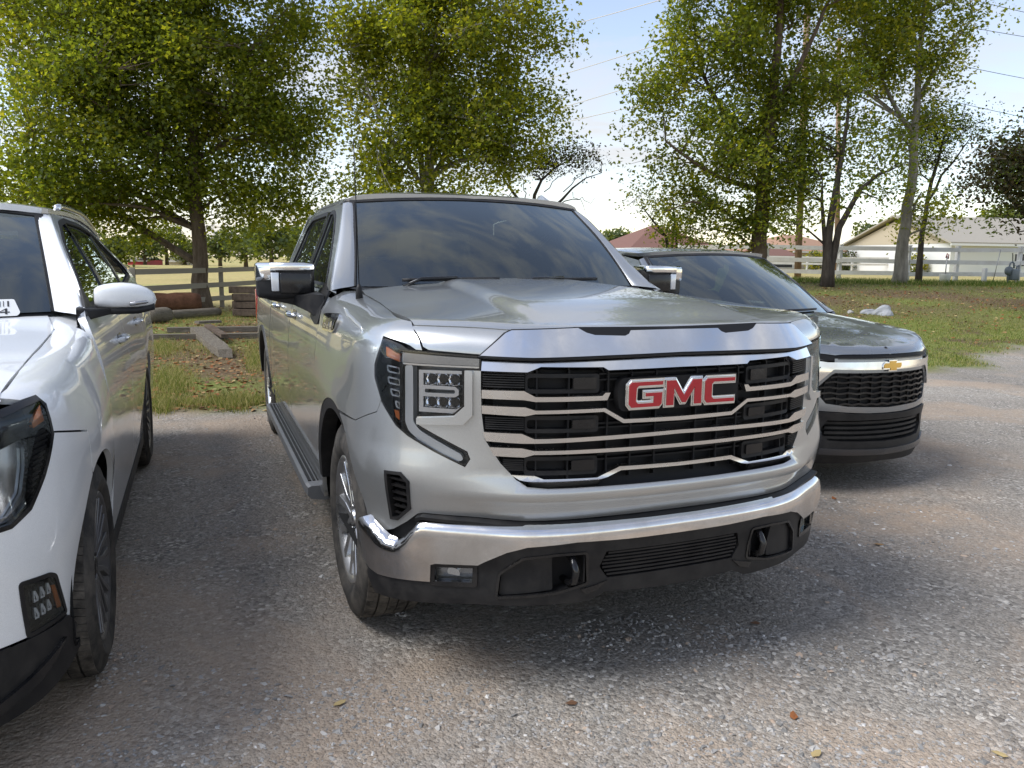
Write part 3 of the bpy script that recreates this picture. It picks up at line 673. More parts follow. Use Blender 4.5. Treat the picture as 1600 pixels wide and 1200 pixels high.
scl = np.stack([size*RNG.uniform(.8, 1.3, n), size*RNG.uniform(.6, 1.1, n), size*RNG.uniform(.5, .9, n)], -1)
# sit the stones on the bumpy sheet
def ground_z(x, y):
    z = terrain(x, y); f = (y < edge_y(x)+1)*(np.abs(y) < 20)*(np.abs(x) < 24)
    z = z+f*(.010*np.sin(x*2.1+np.sin(y*1.7))*np.cos(y*1.9+x)+.006*np.sin(x*5.3+y*3.1)*np.sin(y*4.7)); return z
pos = np.stack([P2[:, 0], P2[:, 1], ground_z(P2[:, 0], P2[:, 1])-size*.12], -1)
ci = RNG.choice(5, n, p=[.30, .44, .18, .02, .06])
me = scatter_mesh('gravel', pb, pf, pos, scl, RNG.uniform(0, 6.28, n), RNG.normal(0, .35, n), ci, ['stone_%d' % k for k in range(5)])
tag(link('gravel', me, None), kind='stuff', label='loose grey crushed stone lying over the parking ground')
# ---- dry leaves on gravel and grass
for k, c in enumerate(((.27, .10, .035), (.30, .18, .08), (.15, .08, .045), (.42, .32, .15))): mat('dry_leaf_%d' % k, c, .7, 0, .2)
lb = np.array([(-.5, 0, .02), (-.15, -.32, .10), (.35, -.18, .04), (.6, 0, .12), (.3, .22, .10), (-.2, .30, .03)]); lf = [(0, 1, 2), (0, 2, 3), (0, 3, 4), (0, 4, 5)]
# blades and litter
M_G = []
for k, c in enumerate(((.13, .18, .035), (.24, .25, .055), (.42, .36, .15), (.075, .12, .022))):
    m = bpy.data.materials.new('blade_%d' % k); m.use_nodes = True; tt = m.node_tree; tt.nodes.clear(); o = N(tt, 'ShaderNodeOutputMaterial'); mx = N(tt, 'ShaderNodeMixShader'); d1 = N(tt, 'ShaderNodeBsdfDiffuse'); d2 = N(tt, 'ShaderNodeBsdfTranslucent')
    d1.inputs[0].default_value = (*c, 1); d2.inputs[0].default_value = (*[min(1, q*1.3) for q in c], 1); mx.inputs[0].default_value = .35
    tt.links.new(d1.outputs[0], mx.inputs[1]); tt.links.new(d2.outputs[0], mx.inputs[2]); tt.links.new(mx.outputs[0], o.inputs[0]); M['blade_%d' % k] = m
def blades(name, label, P, h, w, mats, probs):
    n = len(P); ang = RNG.uniform(0, 6.28, n); ln = RNG.normal(0, .35, (n, 2)); c, s = np.cos(ang), np.sin(ang)
    z = terrain(P[:, 0], P[:, 1])-.01; b = np.stack([P[:, 0], P[:, 1], z], -1); wv = np.stack([c, s, 0*c], -1)*w[:, None]*.5
    mid = b+np.stack([ln[:, 0]*h*.35, ln[:, 1]*h*.35, h*.55], -1); tip = b+np.stack([ln[:, 0]*h, ln[:, 1]*h, h], -1)
    V = np.stack([b-wv, b+wv, mid+wv*.7, mid-wv*.7, tip], 1).reshape(-1, 3)
    F = (np.array([(0, 1, 2), (0, 2, 3), (3, 2, 4)])[None]+(np.arange(n)*5)[:, None, None]).reshape(-1, 3)
    me = mesh_from(name, V, F, False, mats=mats, mi=np.repeat(RNG.choice(len(mats), n, p=probs), 3))
    return tag(link(name, me, None), kind='stuff', label=label)
def latdep(n, l0, l1, d0, d1, pw=.7):
    d = d0+(d1-d0)*RNG.random(n)**(1/pw)*1.0; d = d0+(d1-d0)*RNG.random(n); u = RNG.random(n); l = (l0+(l1-l0)*u)*d
    return np.stack([CAM_POS[0]+RV[0]*l+FV[0]*d, CAM_POS[1]+RV[1]*l+FV[1]*d], -1)
# right lawn
P = latdep(120000, .15, .72, 11.5, 26, 1); d_ = (P-CAM_POS[:2])@FV; pn = np.sin(P[:, 0]*.9+1)*np.sin(P[:, 1]*1.1)+RNG.normal(0, .5, len(P))
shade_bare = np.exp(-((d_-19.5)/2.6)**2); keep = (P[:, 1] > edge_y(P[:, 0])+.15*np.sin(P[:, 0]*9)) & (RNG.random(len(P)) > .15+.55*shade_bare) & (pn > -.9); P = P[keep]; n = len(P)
blades('grass', 'short mown green and straw grass on the bank behind the grey car', P, RNG.uniform(.02, .055, n)*(1+1.1*(RNG.random(n) > .96)), RNG.uniform(.006, .013, n), ['blade_0', 'blade_1', 'blade_2', 'blade_3'], [.28, .34, .22, .16])
P = latdep(14000, .15, .72, 22.5, 27.5, 1); n = len(P); blades('tall_grass', 'taller unmown grass along the fence line on the right', P, RNG.uniform(.05, .18, n), RNG.uniform(.008, .016, n), ['blade_0', 'blade_3', 'blade_2'], [.45, .35, .2])
# left strip of weeds and straw between the cars
Q = []
for (px, py, sx, sy, n_) in ((268, 598, 30, 20, 5500), (255, 545, 22, 12, 2500), (372, 630, 34, 10, 4500), (300, 632, 40, 6, 1200), (398, 560, 16, 22, 2600), (250, 635, 18, 10, 1500), (320, 545, 90, 14, 1800), (330, 500, 90, 8, 4000), (300, 490, 90, 6, 3000)):
    a = RNG.normal(px, sx*.6, n_); b = RNG.normal(py, sy*.6, n_)
    dv = _f[None]+_r2[None]*((a-800)/CAM_F)[:, None]-_u2[None]*((b-600)/CAM_F)[:, None]; k = -CAM_POS[2]/dv[:, 2]; W = CAM_POS+dv*k[:, None]; Q.append(W[(dv[:, 2] < -.02) & (W[:, 1] > 5.2) & (W[:, 1] < 30)][:, :2])
P = np.vstack(Q); P = P[~((np.abs(P[:, 0]) < 1.1) & (P[:, 1] < 6.0))]; n = len(P)
blades('weeds', 'tufts of green weeds and dry straw between the two parked cars', P, RNG.uniform(.02, .10, n)*(1+.8*(RNG.random(n) > .92)), RNG.uniform(.003, .008, n), ['blade_0', 'blade_1', 'blade_2', 'blade_3'], [.22, .30, .42, .06])
# leaf litter
L1 = latdep(4200, -.50, -.28, 7.5, 24, 1); L2 = latdep(4200, .22, .70, 13, 24, 1); L2 = L2[RNG.random(len(L2)) < np.exp(-(((L2-CAM_POS[:2])@FV-19)/3.5)**2)+.05]
P = np.vstack([L1, L2]); P = P[P[:, 1] > 5.6]; n = len(P); s_ = RNG.uniform(.03, .075, n)
me = scatter_mesh('leaf_litter', lb, lf, np.stack([P[:, 0], P[:, 1], terrain(P[:, 0], P[:, 1])+.012], -1), np.stack([s_, s_, s_], -1), RNG.uniform(0, 6.28, n), RNG.normal(0, .5, n), RNG.choice(4, n, p=[.4, .3, .2, .1]), ['dry_leaf_%d' % k for k in range(4)])
tag(link('leaf_litter', me, None), kind='stuff', label='fallen brown and orange leaves under the trees')
for px, py, lab, k in ((1303, 778, 'orange fallen leaf on the gravel beside the bumper corner', 0), (1180, 976, 'brown curled leaf on the gravel in front of the tow hook', 2), (1560, 1183, 'pale yellow leaf at the lower right corner', 3), (1275, 1180, 'yellow leaf on the gravel at the bottom edge, right of centre', 3), (893, 1098, 'dark brown leaf on the gravel below the middle of the bumper', 2),
                       (530, 1100, 'straw yellow leaf on the gravel below the front tyre', 3), (1372, 855, 'small tan leaf on the pale clay to the right of the bumper', 1), (1240, 1120, 'orange leaf on the gravel at the lower right', 0)):
    g = at(px, 1.0, py) ; dv = g-CAM_POS; w = CAM_POS+dv*(-CAM_POS[2]/dv[2]); s = .045 if py > 900 else .05
    o = link('fallen_leaf', mesh_from('fallen_leaf', lb*[s, s, s], lf, False), 'dry_leaf_%d' % k, None, (w[0], w[1], float(ground_z(w[0], w[1]))+.004)); o.rotation_euler = (0, 0, px*.7); tag(o, lab, 'leaf', 'single leaves on the gravel')

# ---- fences
dusty('fence_white', (.62, .61, .58), .6, 0, .4, .45, 2.2); dusty('fence_grey', (.27, .24, .19), .75, 0, .3, .4, 2.2)
def fence(name, label, nodes, m, rails=(.28, .68, 1.10), post_h=1.20, pw=.12, caps=False):
    o0 = nodes[0]; root = thing(name, label, 'fence', (o0[0], o0[1], float(terrain(o0[0], o0[1]))))
    base = np.array([o0[0], o0[1], float(terrain(o0[0], o0[1]))]); P = [np.array([q[0], q[1], float(terrain(q[0], q[1]))])-base for q in nodes]
    for q in P:
        box('post', m, root, q[0]-pw/2, q[0]+pw/2, q[1]-pw/2, q[1]+pw/2, q[2]-.1, q[2]+post_h, .01)
        if caps: box('post_cap', m, root, q[0]-pw/2-.015, q[0]+pw/2+.015, q[1]-pw/2-.015, q[1]+pw/2+.015, q[2]+post_h, q[2]+post_h+.03, .008)
    for a, b in zip(P, P[1:]):
        d = (b-a)[:2]; d /= np.linalg.norm(d); nrm = np.array([-d[1], d[0]])*(1 if (-d[1]*FV[0]+d[0]*FV[1]) < 0 else -1)
        for z in rails:
            V = []
            jz = RNG.normal(0, .008, 2)
            for q, jj in ((a, jz[0]), (b, jz[1])):
                for o_ in (pw/2, pw/2+.035):
                    for h in (-.07, .07): V.append((q[0]+nrm[0]*o_, q[1]+nrm[1]*o_, q[2]+z+h+jj))
            link('rail', fixn(mesh_from('rail', V, [(0, 1, 3, 2), (4, 6, 7, 5), (0, 4, 5, 1), (2, 3, 7, 6), (1, 5, 7, 3), (0, 2, 6, 4)])), m, root)
    return root
pA = lambda px, d: at(px, d)[:2]
fence('rail_fence', 'weathered grey three rail fence behind the tree trunk between the white car and pickup', [pA(110, 16.0), pA(207, 19.4), pA(345, 23.5), pA(470, 29.0), pA(560, 34)], 'fence_grey', pw=.13)
fence('rail_fence', 'white three rail fence with capped posts across the bank at right', [pA(1060, 29), pA(1196, 27.6), pA(1310, 27.0), pA(1417, 26.5), pA(1493, 26.8), pA(1590, 26.4), pA(1700, 26.2)], 'fence_white', caps=True)
fence('rail_fence', 'low pale rail fence far across the field behind the white one', [pA(px, 58) for px in (1120, 1190, 1260, 1330, 1400, 1470, 1540, 1610)], 'fence_white', rails=(.5, .95), post_h=1.05)
# ================= the silver pickup =================
TR = thing('pickup_truck', 'silver crew cab pickup with chrome grille and red letters, between white and grey cars', 'pickup truck')
def sub(name, parent):      # an empty part that only carries sub-parts
    o = bpy.data.objects.new(name, None); COL.objects.link(o); o.parent = parent; o.empty_display_size = .1; return o
Wt = T_W
def ztop(u): return float(T_W.ztop(u))
# --- headlight outline on the nose (u, w), -x side
HL = [(-1.0865, 1.2205), (-1.0018, 1.2166), (-.9096, 1.2120), (-.7084, 1.2030), (-.7076, 1.1545), (-.763, 1.1535), (-.763, 1.0325), (-.7977, 1.0006),
      (-.930, .990), (-.924, .9626), (-.7509, .8808), (-.740, .855), (-.7576, .8273), (-.8692, .876), (-.9632, .920), (-1.0113, .951), (-1.0811, 1.0296), (-1.1152, 1.1093), (-1.1158, 1.151)]
HLr = rnd(HL, .012, 3)
GR = [(-.707, 1.2005), (-.7042, 1.0141), (-.6921, .9235), (-.6383, .845), (-.585, .7907), (-.548, .7723), (-.4831, .7683), (0, .7670)]
GRs = sym(rnd(GR, .02, 3, keep=(0, 7)))
SHUT = [(-.9117, 1.2150), (-.955, 1.245), (-1.0047, 1.2946)]
shut_w = [(-1.0047, 1.2946), (-1.3443, 1.3402), (-1.7, 1.372), (-2.1, 1.405), (-2.475, 1.458)]
VENT = [(-1.0409, .790), (-.981, .792), (-.9524, .7647), (-.9559, .664), (-1.0104, .6159), (-1.0405, .6147)]
# arch outlines in side coordinates: centre y .98 / 4.727, z .405
def arc(cu, r, a0, a1, n=22, zc=.40): return [(cu+r*math.cos(RAD(a)), zc+r*math.sin(RAD(a))) for a in np.linspace(a0, a1, n)]
U0 = T_PLAN.s_of_y(.98); U1 = T_PLAN.s_of_y(4.727); UD = T_PLAN.s_of_y(1.56)
RA = .535
# nose panel (fascia): from the bumper line up to the bonnet edge, back to the arch
bot = [(-(U0-RA*.86), .575), (-1.13, .566), (-1.07, .563), (-1.034, .575), (-.975, .612), (-.9303, .648), (-.9058, .6549), (-.7297, .6529), (-.5511, .645), (-.30, .648), (0, .650)]
a_front = [p for p in arc(-U0, RA, 20, 75, 14)][::-1]   # front side of the arch (u increasing towards the nose)
fas_half = [(0, .650)]+bot[::-1][1:]
# arch front edge from bottom to the seam
fr = [(-U0+RA*math.cos(RAD(a)), .40+RA*math.sin(RAD(a))) for a in (24, 32, 40, 48, 56, 64, 72)]
fas = [(0, .650), (-.30, .648), (-.5511, .645), (-.7297, .6529), (-.9058, .6549), (-.9303, .648), (-.975, .612), (-1.034, .575), (-1.07, .563), (-1.13, .566), (-U0+RA*math.cos(RAD(20)), .575)]
fas += [p for p in fr if p[1] > .60 and p[1] < .92]+[(-1.276, .926), (-1.10, .9875)]
fas += [(-1.0811, 1.028)]+[(-1.0113, .951), (-.9632, .920), (-.8692, .876), (-.7576, .8273), (-.740, .855), (-.7509, .8808), (-.924, .9626), (-.930, .990), (-.7977, 1.0006), (-.763, 1.0325), (-.763, 1.1535), (-.7076, 1.1545), (-.707, 1.10)]
fas += [(-.7042, 1.0141), (-.6921, .9235), (-.6383, .845), (-.585, .7907), (-.548, .7723), (-.4831, .7683), (0, .7670)]
panel('front_fascia', 'silver_paint', TR, T_W, sym(fas), holes=[VENT, [(-p[0], p[1]) for p in VENT]], step=.035, bstep=.02, thick=.03)
# fender: above the seam, round the arch, up to the bonnet gap, back to the door
fe = [(-1.0811, 1.033), (-1.10, .9905), (-1.276, .9295)]
fe += [(-U0+RA*math.cos(RAD(a)), .40+RA*math.sin(RAD(a))) for a in np.linspace(76, 160, 26)]
fe += [(-U0-RA*.985, .42), (-UD+.004, .40), (-UD+.004, 1.05), (-UD+.004, 1.262), (-2.30, 1.33), (-2.475, 1.40)]
fe += shut_w[::-1]+SHUT[::-1][1:]+[(-1.0018, 1.2196), (-1.0865, 1.2235), (-1.119, 1.153), (-1.118, 1.108)]
panel('front_fender', 'silver_paint', TR, T_W, fe, step=.045, bstep=.025, thick=.022, mirror='both')
# bonnet: front lip in nose coordinates plus the skin over (x, y)
lipu = [-.9117, -.955]
lip = [(0, 1.2055), (-.35, 1.2060), (-.7084, 1.2080), (-.9080, 1.2185), (-.951, 1.247), (-.975, 1.262)]
CUT = .055
cu = np.linspace(-.975, 0, 30)
lip_half = lip+[(u, float(T_W.ztop(u))+CUT) for u in cu][:-1]+[(0, float(T_W.ztop(0.))+CUT)]
hd = panel_data(T_W, sym(lip_half), step=.02, bstep=.02, thick=.0)
fr_xy = [tuple(T_W(u, float(T_W.ztop(u))+CUT)[:2]) for u in np.linspace(-.972, 0, 24)]
def shut_xy(u, w, inset=.006):
    P = T_W(u, w+inset); return (float(P[0]), float(P[1]))
sx = [shut_xy(*p) for p in shut_w]
hx = [(0, fr_xy[-1][1])]+fr_xy[::-1][1:]+[(-.853, .40)]+sx[1:]+[(-.76, 1.735), (-.55, 1.66), (-.3, 1.615), (0, 1.60)]
hd2 = panel_data(T_top, sym(hx), step=.022, bstep=.022, thick=.018)
V, F = joinVF([(hd[0], hd[1]), (hd2[0], hd2[1])]); NNn = np.vstack([hd[2], hd2[2]])
HOOD = link('bonnet', mesh_from('bonnet', V, F, True, NNn), 'silver_paint', TR)
# dark channel under the gaps
panel('gap_channel', 'seal', TR, T_W, [(-.0, 1.16), (-1.10, 1.16), (-1.13, 1.20), (-1.10, 1.27), (-1.3, 1.40), (-1.8, 1.44), (-2.4, 1.50), (-2.4, 1.36), (-1.3, 1.29), (-1.02, 1.25), (-.92, 1.20), (0, 1.23)], off=-.018, thick=0, mirror='both', step=.05)
# chrome cap on the bonnet lip
cap = [(0, 1.2105), (-.284, 1.2070), (-.536, 1.2020), (-.706, 1.2050), (-.630, 1.2760), (-.610, 1.2850), (-.372, 1.2930), (-.345, 1.2780), (-.316, 1.2700), (-.206, 1.2660), (-.190, 1.2720), (-.18, 1.2830), (0, 1.2840)]
def CAPF(u, w):          # one flat facet leaning back, crisp lower edge
    x, y, nx, ny = T_PLAN(u); w = np.asarray(w, float); a = np.abs(u); zl = 1.204; k = (w-zl)
    d = .014-k*.69
    return np.stack([x+nx*d, y+ny*d, w], -1)
panel('cap_seam', 'seal', TR, CAPF, sym([(0, 1.2070), (-.284, 1.2035), (-.536, 1.1990), (-.716, 1.2020), (-.637, 1.2790), (-.612, 1.2900), (-.372, 1.2975), (0, 1.2885)]), off=.001, thick=.014, step=.03, bstep=.02)
panel('chrome_cap', 'chrome', TR, CAPF, sym(cap), off=.004, thick=.016, step=.02, bstep=.015)
panel('cap_slot', 'gloss_black', TR, CAPF, sym([(0, 1.297), (-.385, 1.300), (-.350, 1.268), (-.317, 1.262), (-.20, 1.258), (-.17, 1.27), (0, 1.272)]), off=-.004, thick=.004, step=.02, bstep=.02)
# --- grille
panel('grille_backing', 'dark_mesh', TR, T_W, sym([(0, .765), (-.49, .765), (-.56, .77), (-.65, .84), (-.70, .92), (-.712, 1.02), (-.712, 1.198), (0, 1.198)]), off=-.045, thick=0, step=.05)
gs = sub('grille', TR)
top = [(-.704, 1.197), (-.535, 1.1965), (0, 1.1975)]
def STRF(u, w):
    x, y, nx, ny = T_PLAN(u); dd = .012-(np.asarray(w, float)-1.156)*.50; return np.stack([x+nx*dd, y+ny*dd, np.asarray(w, float)+0*x], -1)
panel('top_strip', 'chrome', gs, STRF, sym([(0, 1.160), (-.281, 1.158), (-.297, 1.168), (-.509, 1.172), (-.553, 1.155), (-.703, 1.156), (-.704, 1.197), (-.535, 1.1965), (0, 1.1975)]), off=.002, thick=.03, step=.03, bstep=.02)
def curvebar(name, pts, m='satin_chrome', off=.014, th=.035):
    return panel(name, m, gs, T_W, pts, off=off, thick=th, step=.03, bstep=.02)
b1 = [(-.701, 1.093), (-.563, 1.094), (-.526, 1.074), (-.300, 1.073), (-.290, 1.083), (-.272, 1.083), (-.283, 1.058), (-.526, 1.058), (-.563, 1.064), (-.701, 1.065)]
panel('bar', 'satin_chrome', gs, T_W, b1, off=.014, thick=.035, step=.03, bstep=.02, mirror='both')
curvebar('bar', sym([(0, .988), (-.218, .990), (-.289, 1.031), (-.525, 1.029), (-.559, 1.040), (-.701, 1.041), (-.700, 1.014), (-.558, 1.010), (-.525, 1.017), (-.293, 1.019), (-.222, .977), (0, .974)]))
curvebar('bar', sym([(0, .940), (-.527, .933), (-.569, .951), (-.696, .952), (-.686, .922), (-.568, .918), (-.527, .918), (0, .927)]))
curvebar('bar', sym([(0, .892), (-.527, .893), (-.568, .902), (-.675, .902), (-.657, .873), (-.560, .871), (-.527, .880), (0, .879)]))
curvebar('bar', sym([(0, .824), (-.230, .827), (-.312, .791), (-.495, .793), (-.525, .806), (-.602, .809), (-.560, .782), (-.545, .778), (-.481, .776), (-.306, .777), (-.224, .812), (0, .810)]))
# dark ribbed pads and slots between the bars
for z0, z1, ua in ((1.101, 1.149, -.70), (.960, 1.004, -.69), (.822, .862, -.628)):
    for k in range(6):
        zz = z0+(z1-z0)*k/6
        panel('rib', 'black_plastic', gs, T_W, [(ua, zz), (-.562, zz), (-.562, zz+(z1-z0)/6*.55), (ua-.004, zz+(z1-z0)/6*.55)], off=-.002, thick=.03, step=.1, bstep=.05, mirror='both')
for z0, z1 in ((1.092, 1.137), (.958, .995), (.815, .856)):
    panel('slot_frame', 'black_plastic', gs, T_W, rnd([(-.560, z0-.010), (-.302, z0-.012), (-.302, z1+.008), (-.560, z1+.012)], .012), holes=[rnd([(-.552, z0+.004), (-.395, z0+.002), (-.395, z1-.004), (-.552, z1-.002)], .012)], off=-.012, thick=.03, step=.03, bstep=.02, mirror='both')
    panel('slot_block', 'gloss_black', gs, T_W, rnd([(-.398, z0+.004), (-.316, z0+.002), (-.316, z1-.003), (-.398, z1-.003)], .006), off=-.002, thick=.03, step=.03, bstep=.03, mirror='both')
for u in (-.52, -.409, -.268, -.179, -.083):
    panel('vertical_bar', 'dark_mesh', gs, T_W, [(u-.003, .79), (u+.003, .79), (u+.003, 1.17), (u-.003, 1.17)], off=-.014, thick=.025, step=.2, bstep=.06, mirror='both')
for z in (.845, .862, .955, .97, 1.05, 1.12, 1.14):
    panel('mesh_slat', 'dark_mesh', gs, T_W, sym([(0, z), (-.30, z), (-.30, z+.006), (0, z+.006)]), off=-.02, thick=.02, step=.2, bstep=.06)
# emblem: three letters
em = sub('badge', TR)
GL = [(0, .14), (0, .86), (.14, 1), (1.5, 1), (1.47, .78), (.44, .78), (.38, .72), (.36, .28), (.42, .22), (1.04, .22), (1.04, .38), (.70, .38), (.70, .59), (1.47, .59), (1.45, .12), (1.34, 0), (.12, 0)]
ML = [(0, 0), (0, 1), (.44, 1), (.80, .46), (1.16, 1), (1.6, 1), (1.6, 0), (1.22, 0), (1.22, .58), (.90, .08), (.70, .08), (.38, .58), (.38, 0)]
CL = [(0, .14), (0, .86), (.14, 1), (1.42, 1), (1.42, .78), (.44, .78), (.38, .72), (.38, .28), (.44, .22), (1.42, .22), (1.42, 0), (.12, 0)]
def inset(poly, d):
    q = [np.array(p, float) for p in poly]; n = len(q); out = []
    A = sum(q[i][0]*q[(i+1) % n][1]-q[(i+1) % n][0]*q[i][1] for i in range(n)); s = 1 if A > 0 else -1
    for i in range(n):
        a, b, c = q[i-1], q[i], q[(i+1) % n]; e1 = (b-a)/np.linalg.norm(b-a); e2 = (c-b)/np.linalg.norm(c-b)
        n1 = np.array([-e1[1], e1[0]])*s; n2 = np.array([-e2[1], e2[0]])*s; m = n1+n2; m /= max(np.linalg.norm(m), 1e-6); out.append(b+m*d/max(.35, m@n1))
    return out
def flat_vf(poly, y0, y1, ch=0.):
    from mathutils.geometry import tessellate_polygon
    tri = tessellate_polygon([[Vector((p[0], p[1], 0)) for p in poly]]); n = len(poly)
    V = [(p[0], y0, p[1]) for p in poly]+[(p[0], y1, p[1]) for p in poly]
    return V, [tuple(t) for t in tri]+[(i, n+i, n+(i+1) % n, (i+1) % n) for i in range(n)]
hgt = .094; x = -.2165
for nm, L in (('G', GL), ('M', ML), ('C', CL)):
    P = [(x+p[0]*hgt*.985, 1.027+p[1]*hgt) for p in L]
    V, F = flat_vf(inset(P, -.006), -.016, .012); V2, F2 = flat_vf(inset(P, -.0015), -.022, -.012)
    ch = link('letter', fixn(mesh_from('letter', *joinVF([(V, F), (V2, F2)]))), 'chrome', em); bevel_obj(ch, .003, 2)
    V, F = flat_vf(inset(P, .004), -.0245, -.018); link('letter_inlay', fixn(mesh_from('letter_inlay', V, F)), 'red_emblem', em)
    x += (max(p[0] for p in L))*hgt*.985+.008
prism('badge_plate', 'dark_mesh', em, rnd([(-.235, 1.016), (.235, 1.016), (.245, 1.07), (.235, 1.130), (-.235, 1.130), (-.245, 1.07)], .02), lambda a, b: (a, -.004, b), lambda a, b: (a, .03, b))
# --- headlights
mat('trim_bright', (.82, .83, .85), .18, .55, .5, .8); mat('lamp_bowl', (.80, .80, .82), .10, 1.0)
def lamp_box(s):
    t = sub('headlight', TR); S = lambda p: [(q[0]*s*-1, q[1]) for q in p]
    k = dict(step=.03, bstep=.02)
    def pn(name, m, poly, off, th=.01, holes=(), **kw):
        a = dict(step=.03, bstep=.02); a.update(kw)
        V, F, NN = panel_data(T_W, poly, holes, off=off, thick=th, **a)
        if s > 0: V = V*[-1, 1, 1]; NN = NN*[-1, 1, 1]; F = [tuple(reversed(f)) for f in F]
        return link(name, mesh_from(name, V, F, True, NN), m, t)
    pn('housing', 'lamp_dark', [(-.70, .81), (-.70, 1.215), (-1.14, 1.235), (-1.14, 1.0), (-.93, .86), (-.76, .80)], -.055, 0)
    for a, b in zip(HLr, HLr[1:]+HLr[:1]): pass
    # well walls
    L = dens([tuple(p) for p in HLr], .03); U_ = np.array([p[0] for p in L]); W_ = np.array([p[1] for p in L])
    P = T_W(U_, W_); nn = normal(T_W, U_, W_); n = len(L); V = np.vstack([P-nn*.002, P-nn*.06])
    if s > 0: V = V*[-1, 1, 1]
    link('well', fixn(mesh_from('well', V, [(i, (i+1) % n, n+(i+1) % n, n+i) for i in range(n)])), 'gloss_black', t)
    pn('running_light', 'drl', rnd([(-.982, 1.160), (-.951, 1.162), (-.949, .970), (-.924, .942), (-.773, .868), (-.766, .850), (-.781, .844), (-.923, .906), (-.966, .937), (-.981, .968)], .01), -.012, .03)
    pn('light_strip', 'lamp_grey', [(-.995, 1.170), (-.715, 1.168), (-.715, 1.192), (-.995, 1.203)], -.014, .03)
    pn('light_strip_edge', 'lamp_silver', [(-.990, 1.163), (-.715, 1.161), (-.715, 1.167), (-.990, 1.169)], -.008, .02)
    for z0, z1 in ((1.098, 1.138), (1.022, 1.058)):
        for u0 in (-.908, -.866, -.824):
            u1 = u0+.040
            def bowl(u, w):
                u = np.asarray(u, float); w = np.asarray(w, float); n_ = normal(T_W, u, w); k = np.clip(1-((u-(u0+u1)/2)/.020)**2, 0, 1)*np.clip(1-((w-(z0+z1)/2)/((z1-z0)/2))**2, 0, 1)
                return T_W(u, w)-n_*(.022+.026*k)[..., None]
            V, F, NN = panel_data(bowl, rnd([(u0, z0), (u1, z0), (u1, z1), (u0, z1)], .006), thick=.0, step=.006, bstep=.006)
            if s > 0: V = V*[-1, 1, 1]; NN = NN*[-1, 1, 1]; F = [tuple(reversed(f)) for f in F]
            link('reflector', mesh_from('reflector', V, F, True, NN), 'lamp_bowl', t)
        pn('reflector_rim', 'gloss_black', rnd([(-.911, z0-.002), (-.782, z0-.002), (-.782, z1+.002), (-.911, z1+.002)], .006), -.034, .01)
    pn('lamp_trim', 'trim_bright', [(-.928, 1.148), (-.775, 1.150), (-.775, 1.139), (-.911, 1.138), (-.911, 1.098), (-.798, 1.096), (-.785, 1.086), (-.785, 1.068), (-.798, 1.060), (-.911, 1.059), (-.911, 1.022), (-.793, 1.020), (-.775, 1.03), (-.772, 1.02), (-.796, 1.006), (-.927, 1.006)], -.012, .03,
       holes=[rnd([(-.905, 1.072), (-.800, 1.072), (-.797, 1.079), (-.800, 1.085), (-.905, 1.085)], .003)])
    pn('turn_reflector', 'amber', [(-1.068, 1.211), (-1.004, 1.197), (-1.003, 1.170), (-1.065, 1.186)], -.010, .02)
    pn('side_marker', 'amber', [(-1.026, 1.004), (-1.006, 1.000), (-.999, .968), (-1.018, .979)], -.010, .02)
    for k_ in range(4):
        z = 1.155-.040*k_; o1 = -1.078+.006*k_*k_*.8
        pn('side_reflector', 'lamp_silver', rnd([(o1, z), (-1.008, z-.006), (-1.006, z-.030), (o1+.006, z-.026)], .010), -.022, .02, holes=[rnd([(o1+.008, z-.006), (-1.016, z-.010), (-1.014, z-.025), (o1+.014, z-.021)], .006)])
    pn('divider', 'gloss_black', [(-1.000, 1.165), (-.988, 1.165), (-.988, .968), (-1.000, .960)], -.006, .04)
    pn('bezel_edge', 'gloss_black', HLr, -.0015, .02, holes=[inset(HLr, .006)], step=.05, bstep=.015)
    pn('lens', 'lens_glass', inset(HLr, .003), .001, .0)
    return t
lamp_box(-1); lamp_box(1)
panel('lamp_bezel', 'silver_paint', TR, T_W, [(-.757, 1.153), (-.734, 1.153), (-.733, 1.004), (-.764, .972), (-.926, .965), (-.926, .987), (-.7960, .998), (-.757, 1.030)], off=.012, thick=.012, step=.02, bstep=.02, mirror='both')
# --- air curtain vents by the wheels
for s in (-1, 1):
    t = sub('side_vent', TR)
    def pv(name, m, poly, off, th, holes=()):
        V, F, NN = panel_data(T_W, poly, holes, off=off, thick=th, step=.03, bstep=.02)
        if s > 0: V = V*[-1, 1, 1]; NN = NN*[-1, 1, 1]; F = [tuple(reversed(f)) for f in F]
        return link(name, mesh_from(name, V, F, True, NN), m, t)
    pv('vent_frame', 'black_plastic', inset(VENT, -.004), .004, .03, [inset(VENT, .007)])
    pv('vent_back', 'seal', inset(VENT, -.004), -.045, 0)
    for k in range(6):
        z = .772-.026*k; pv('louvre', 'gloss_black', [(-1.030, z), (-.968, z-.004), (-.968, z-.014), (-1.030, z-.008)], -.008+.0, .03)
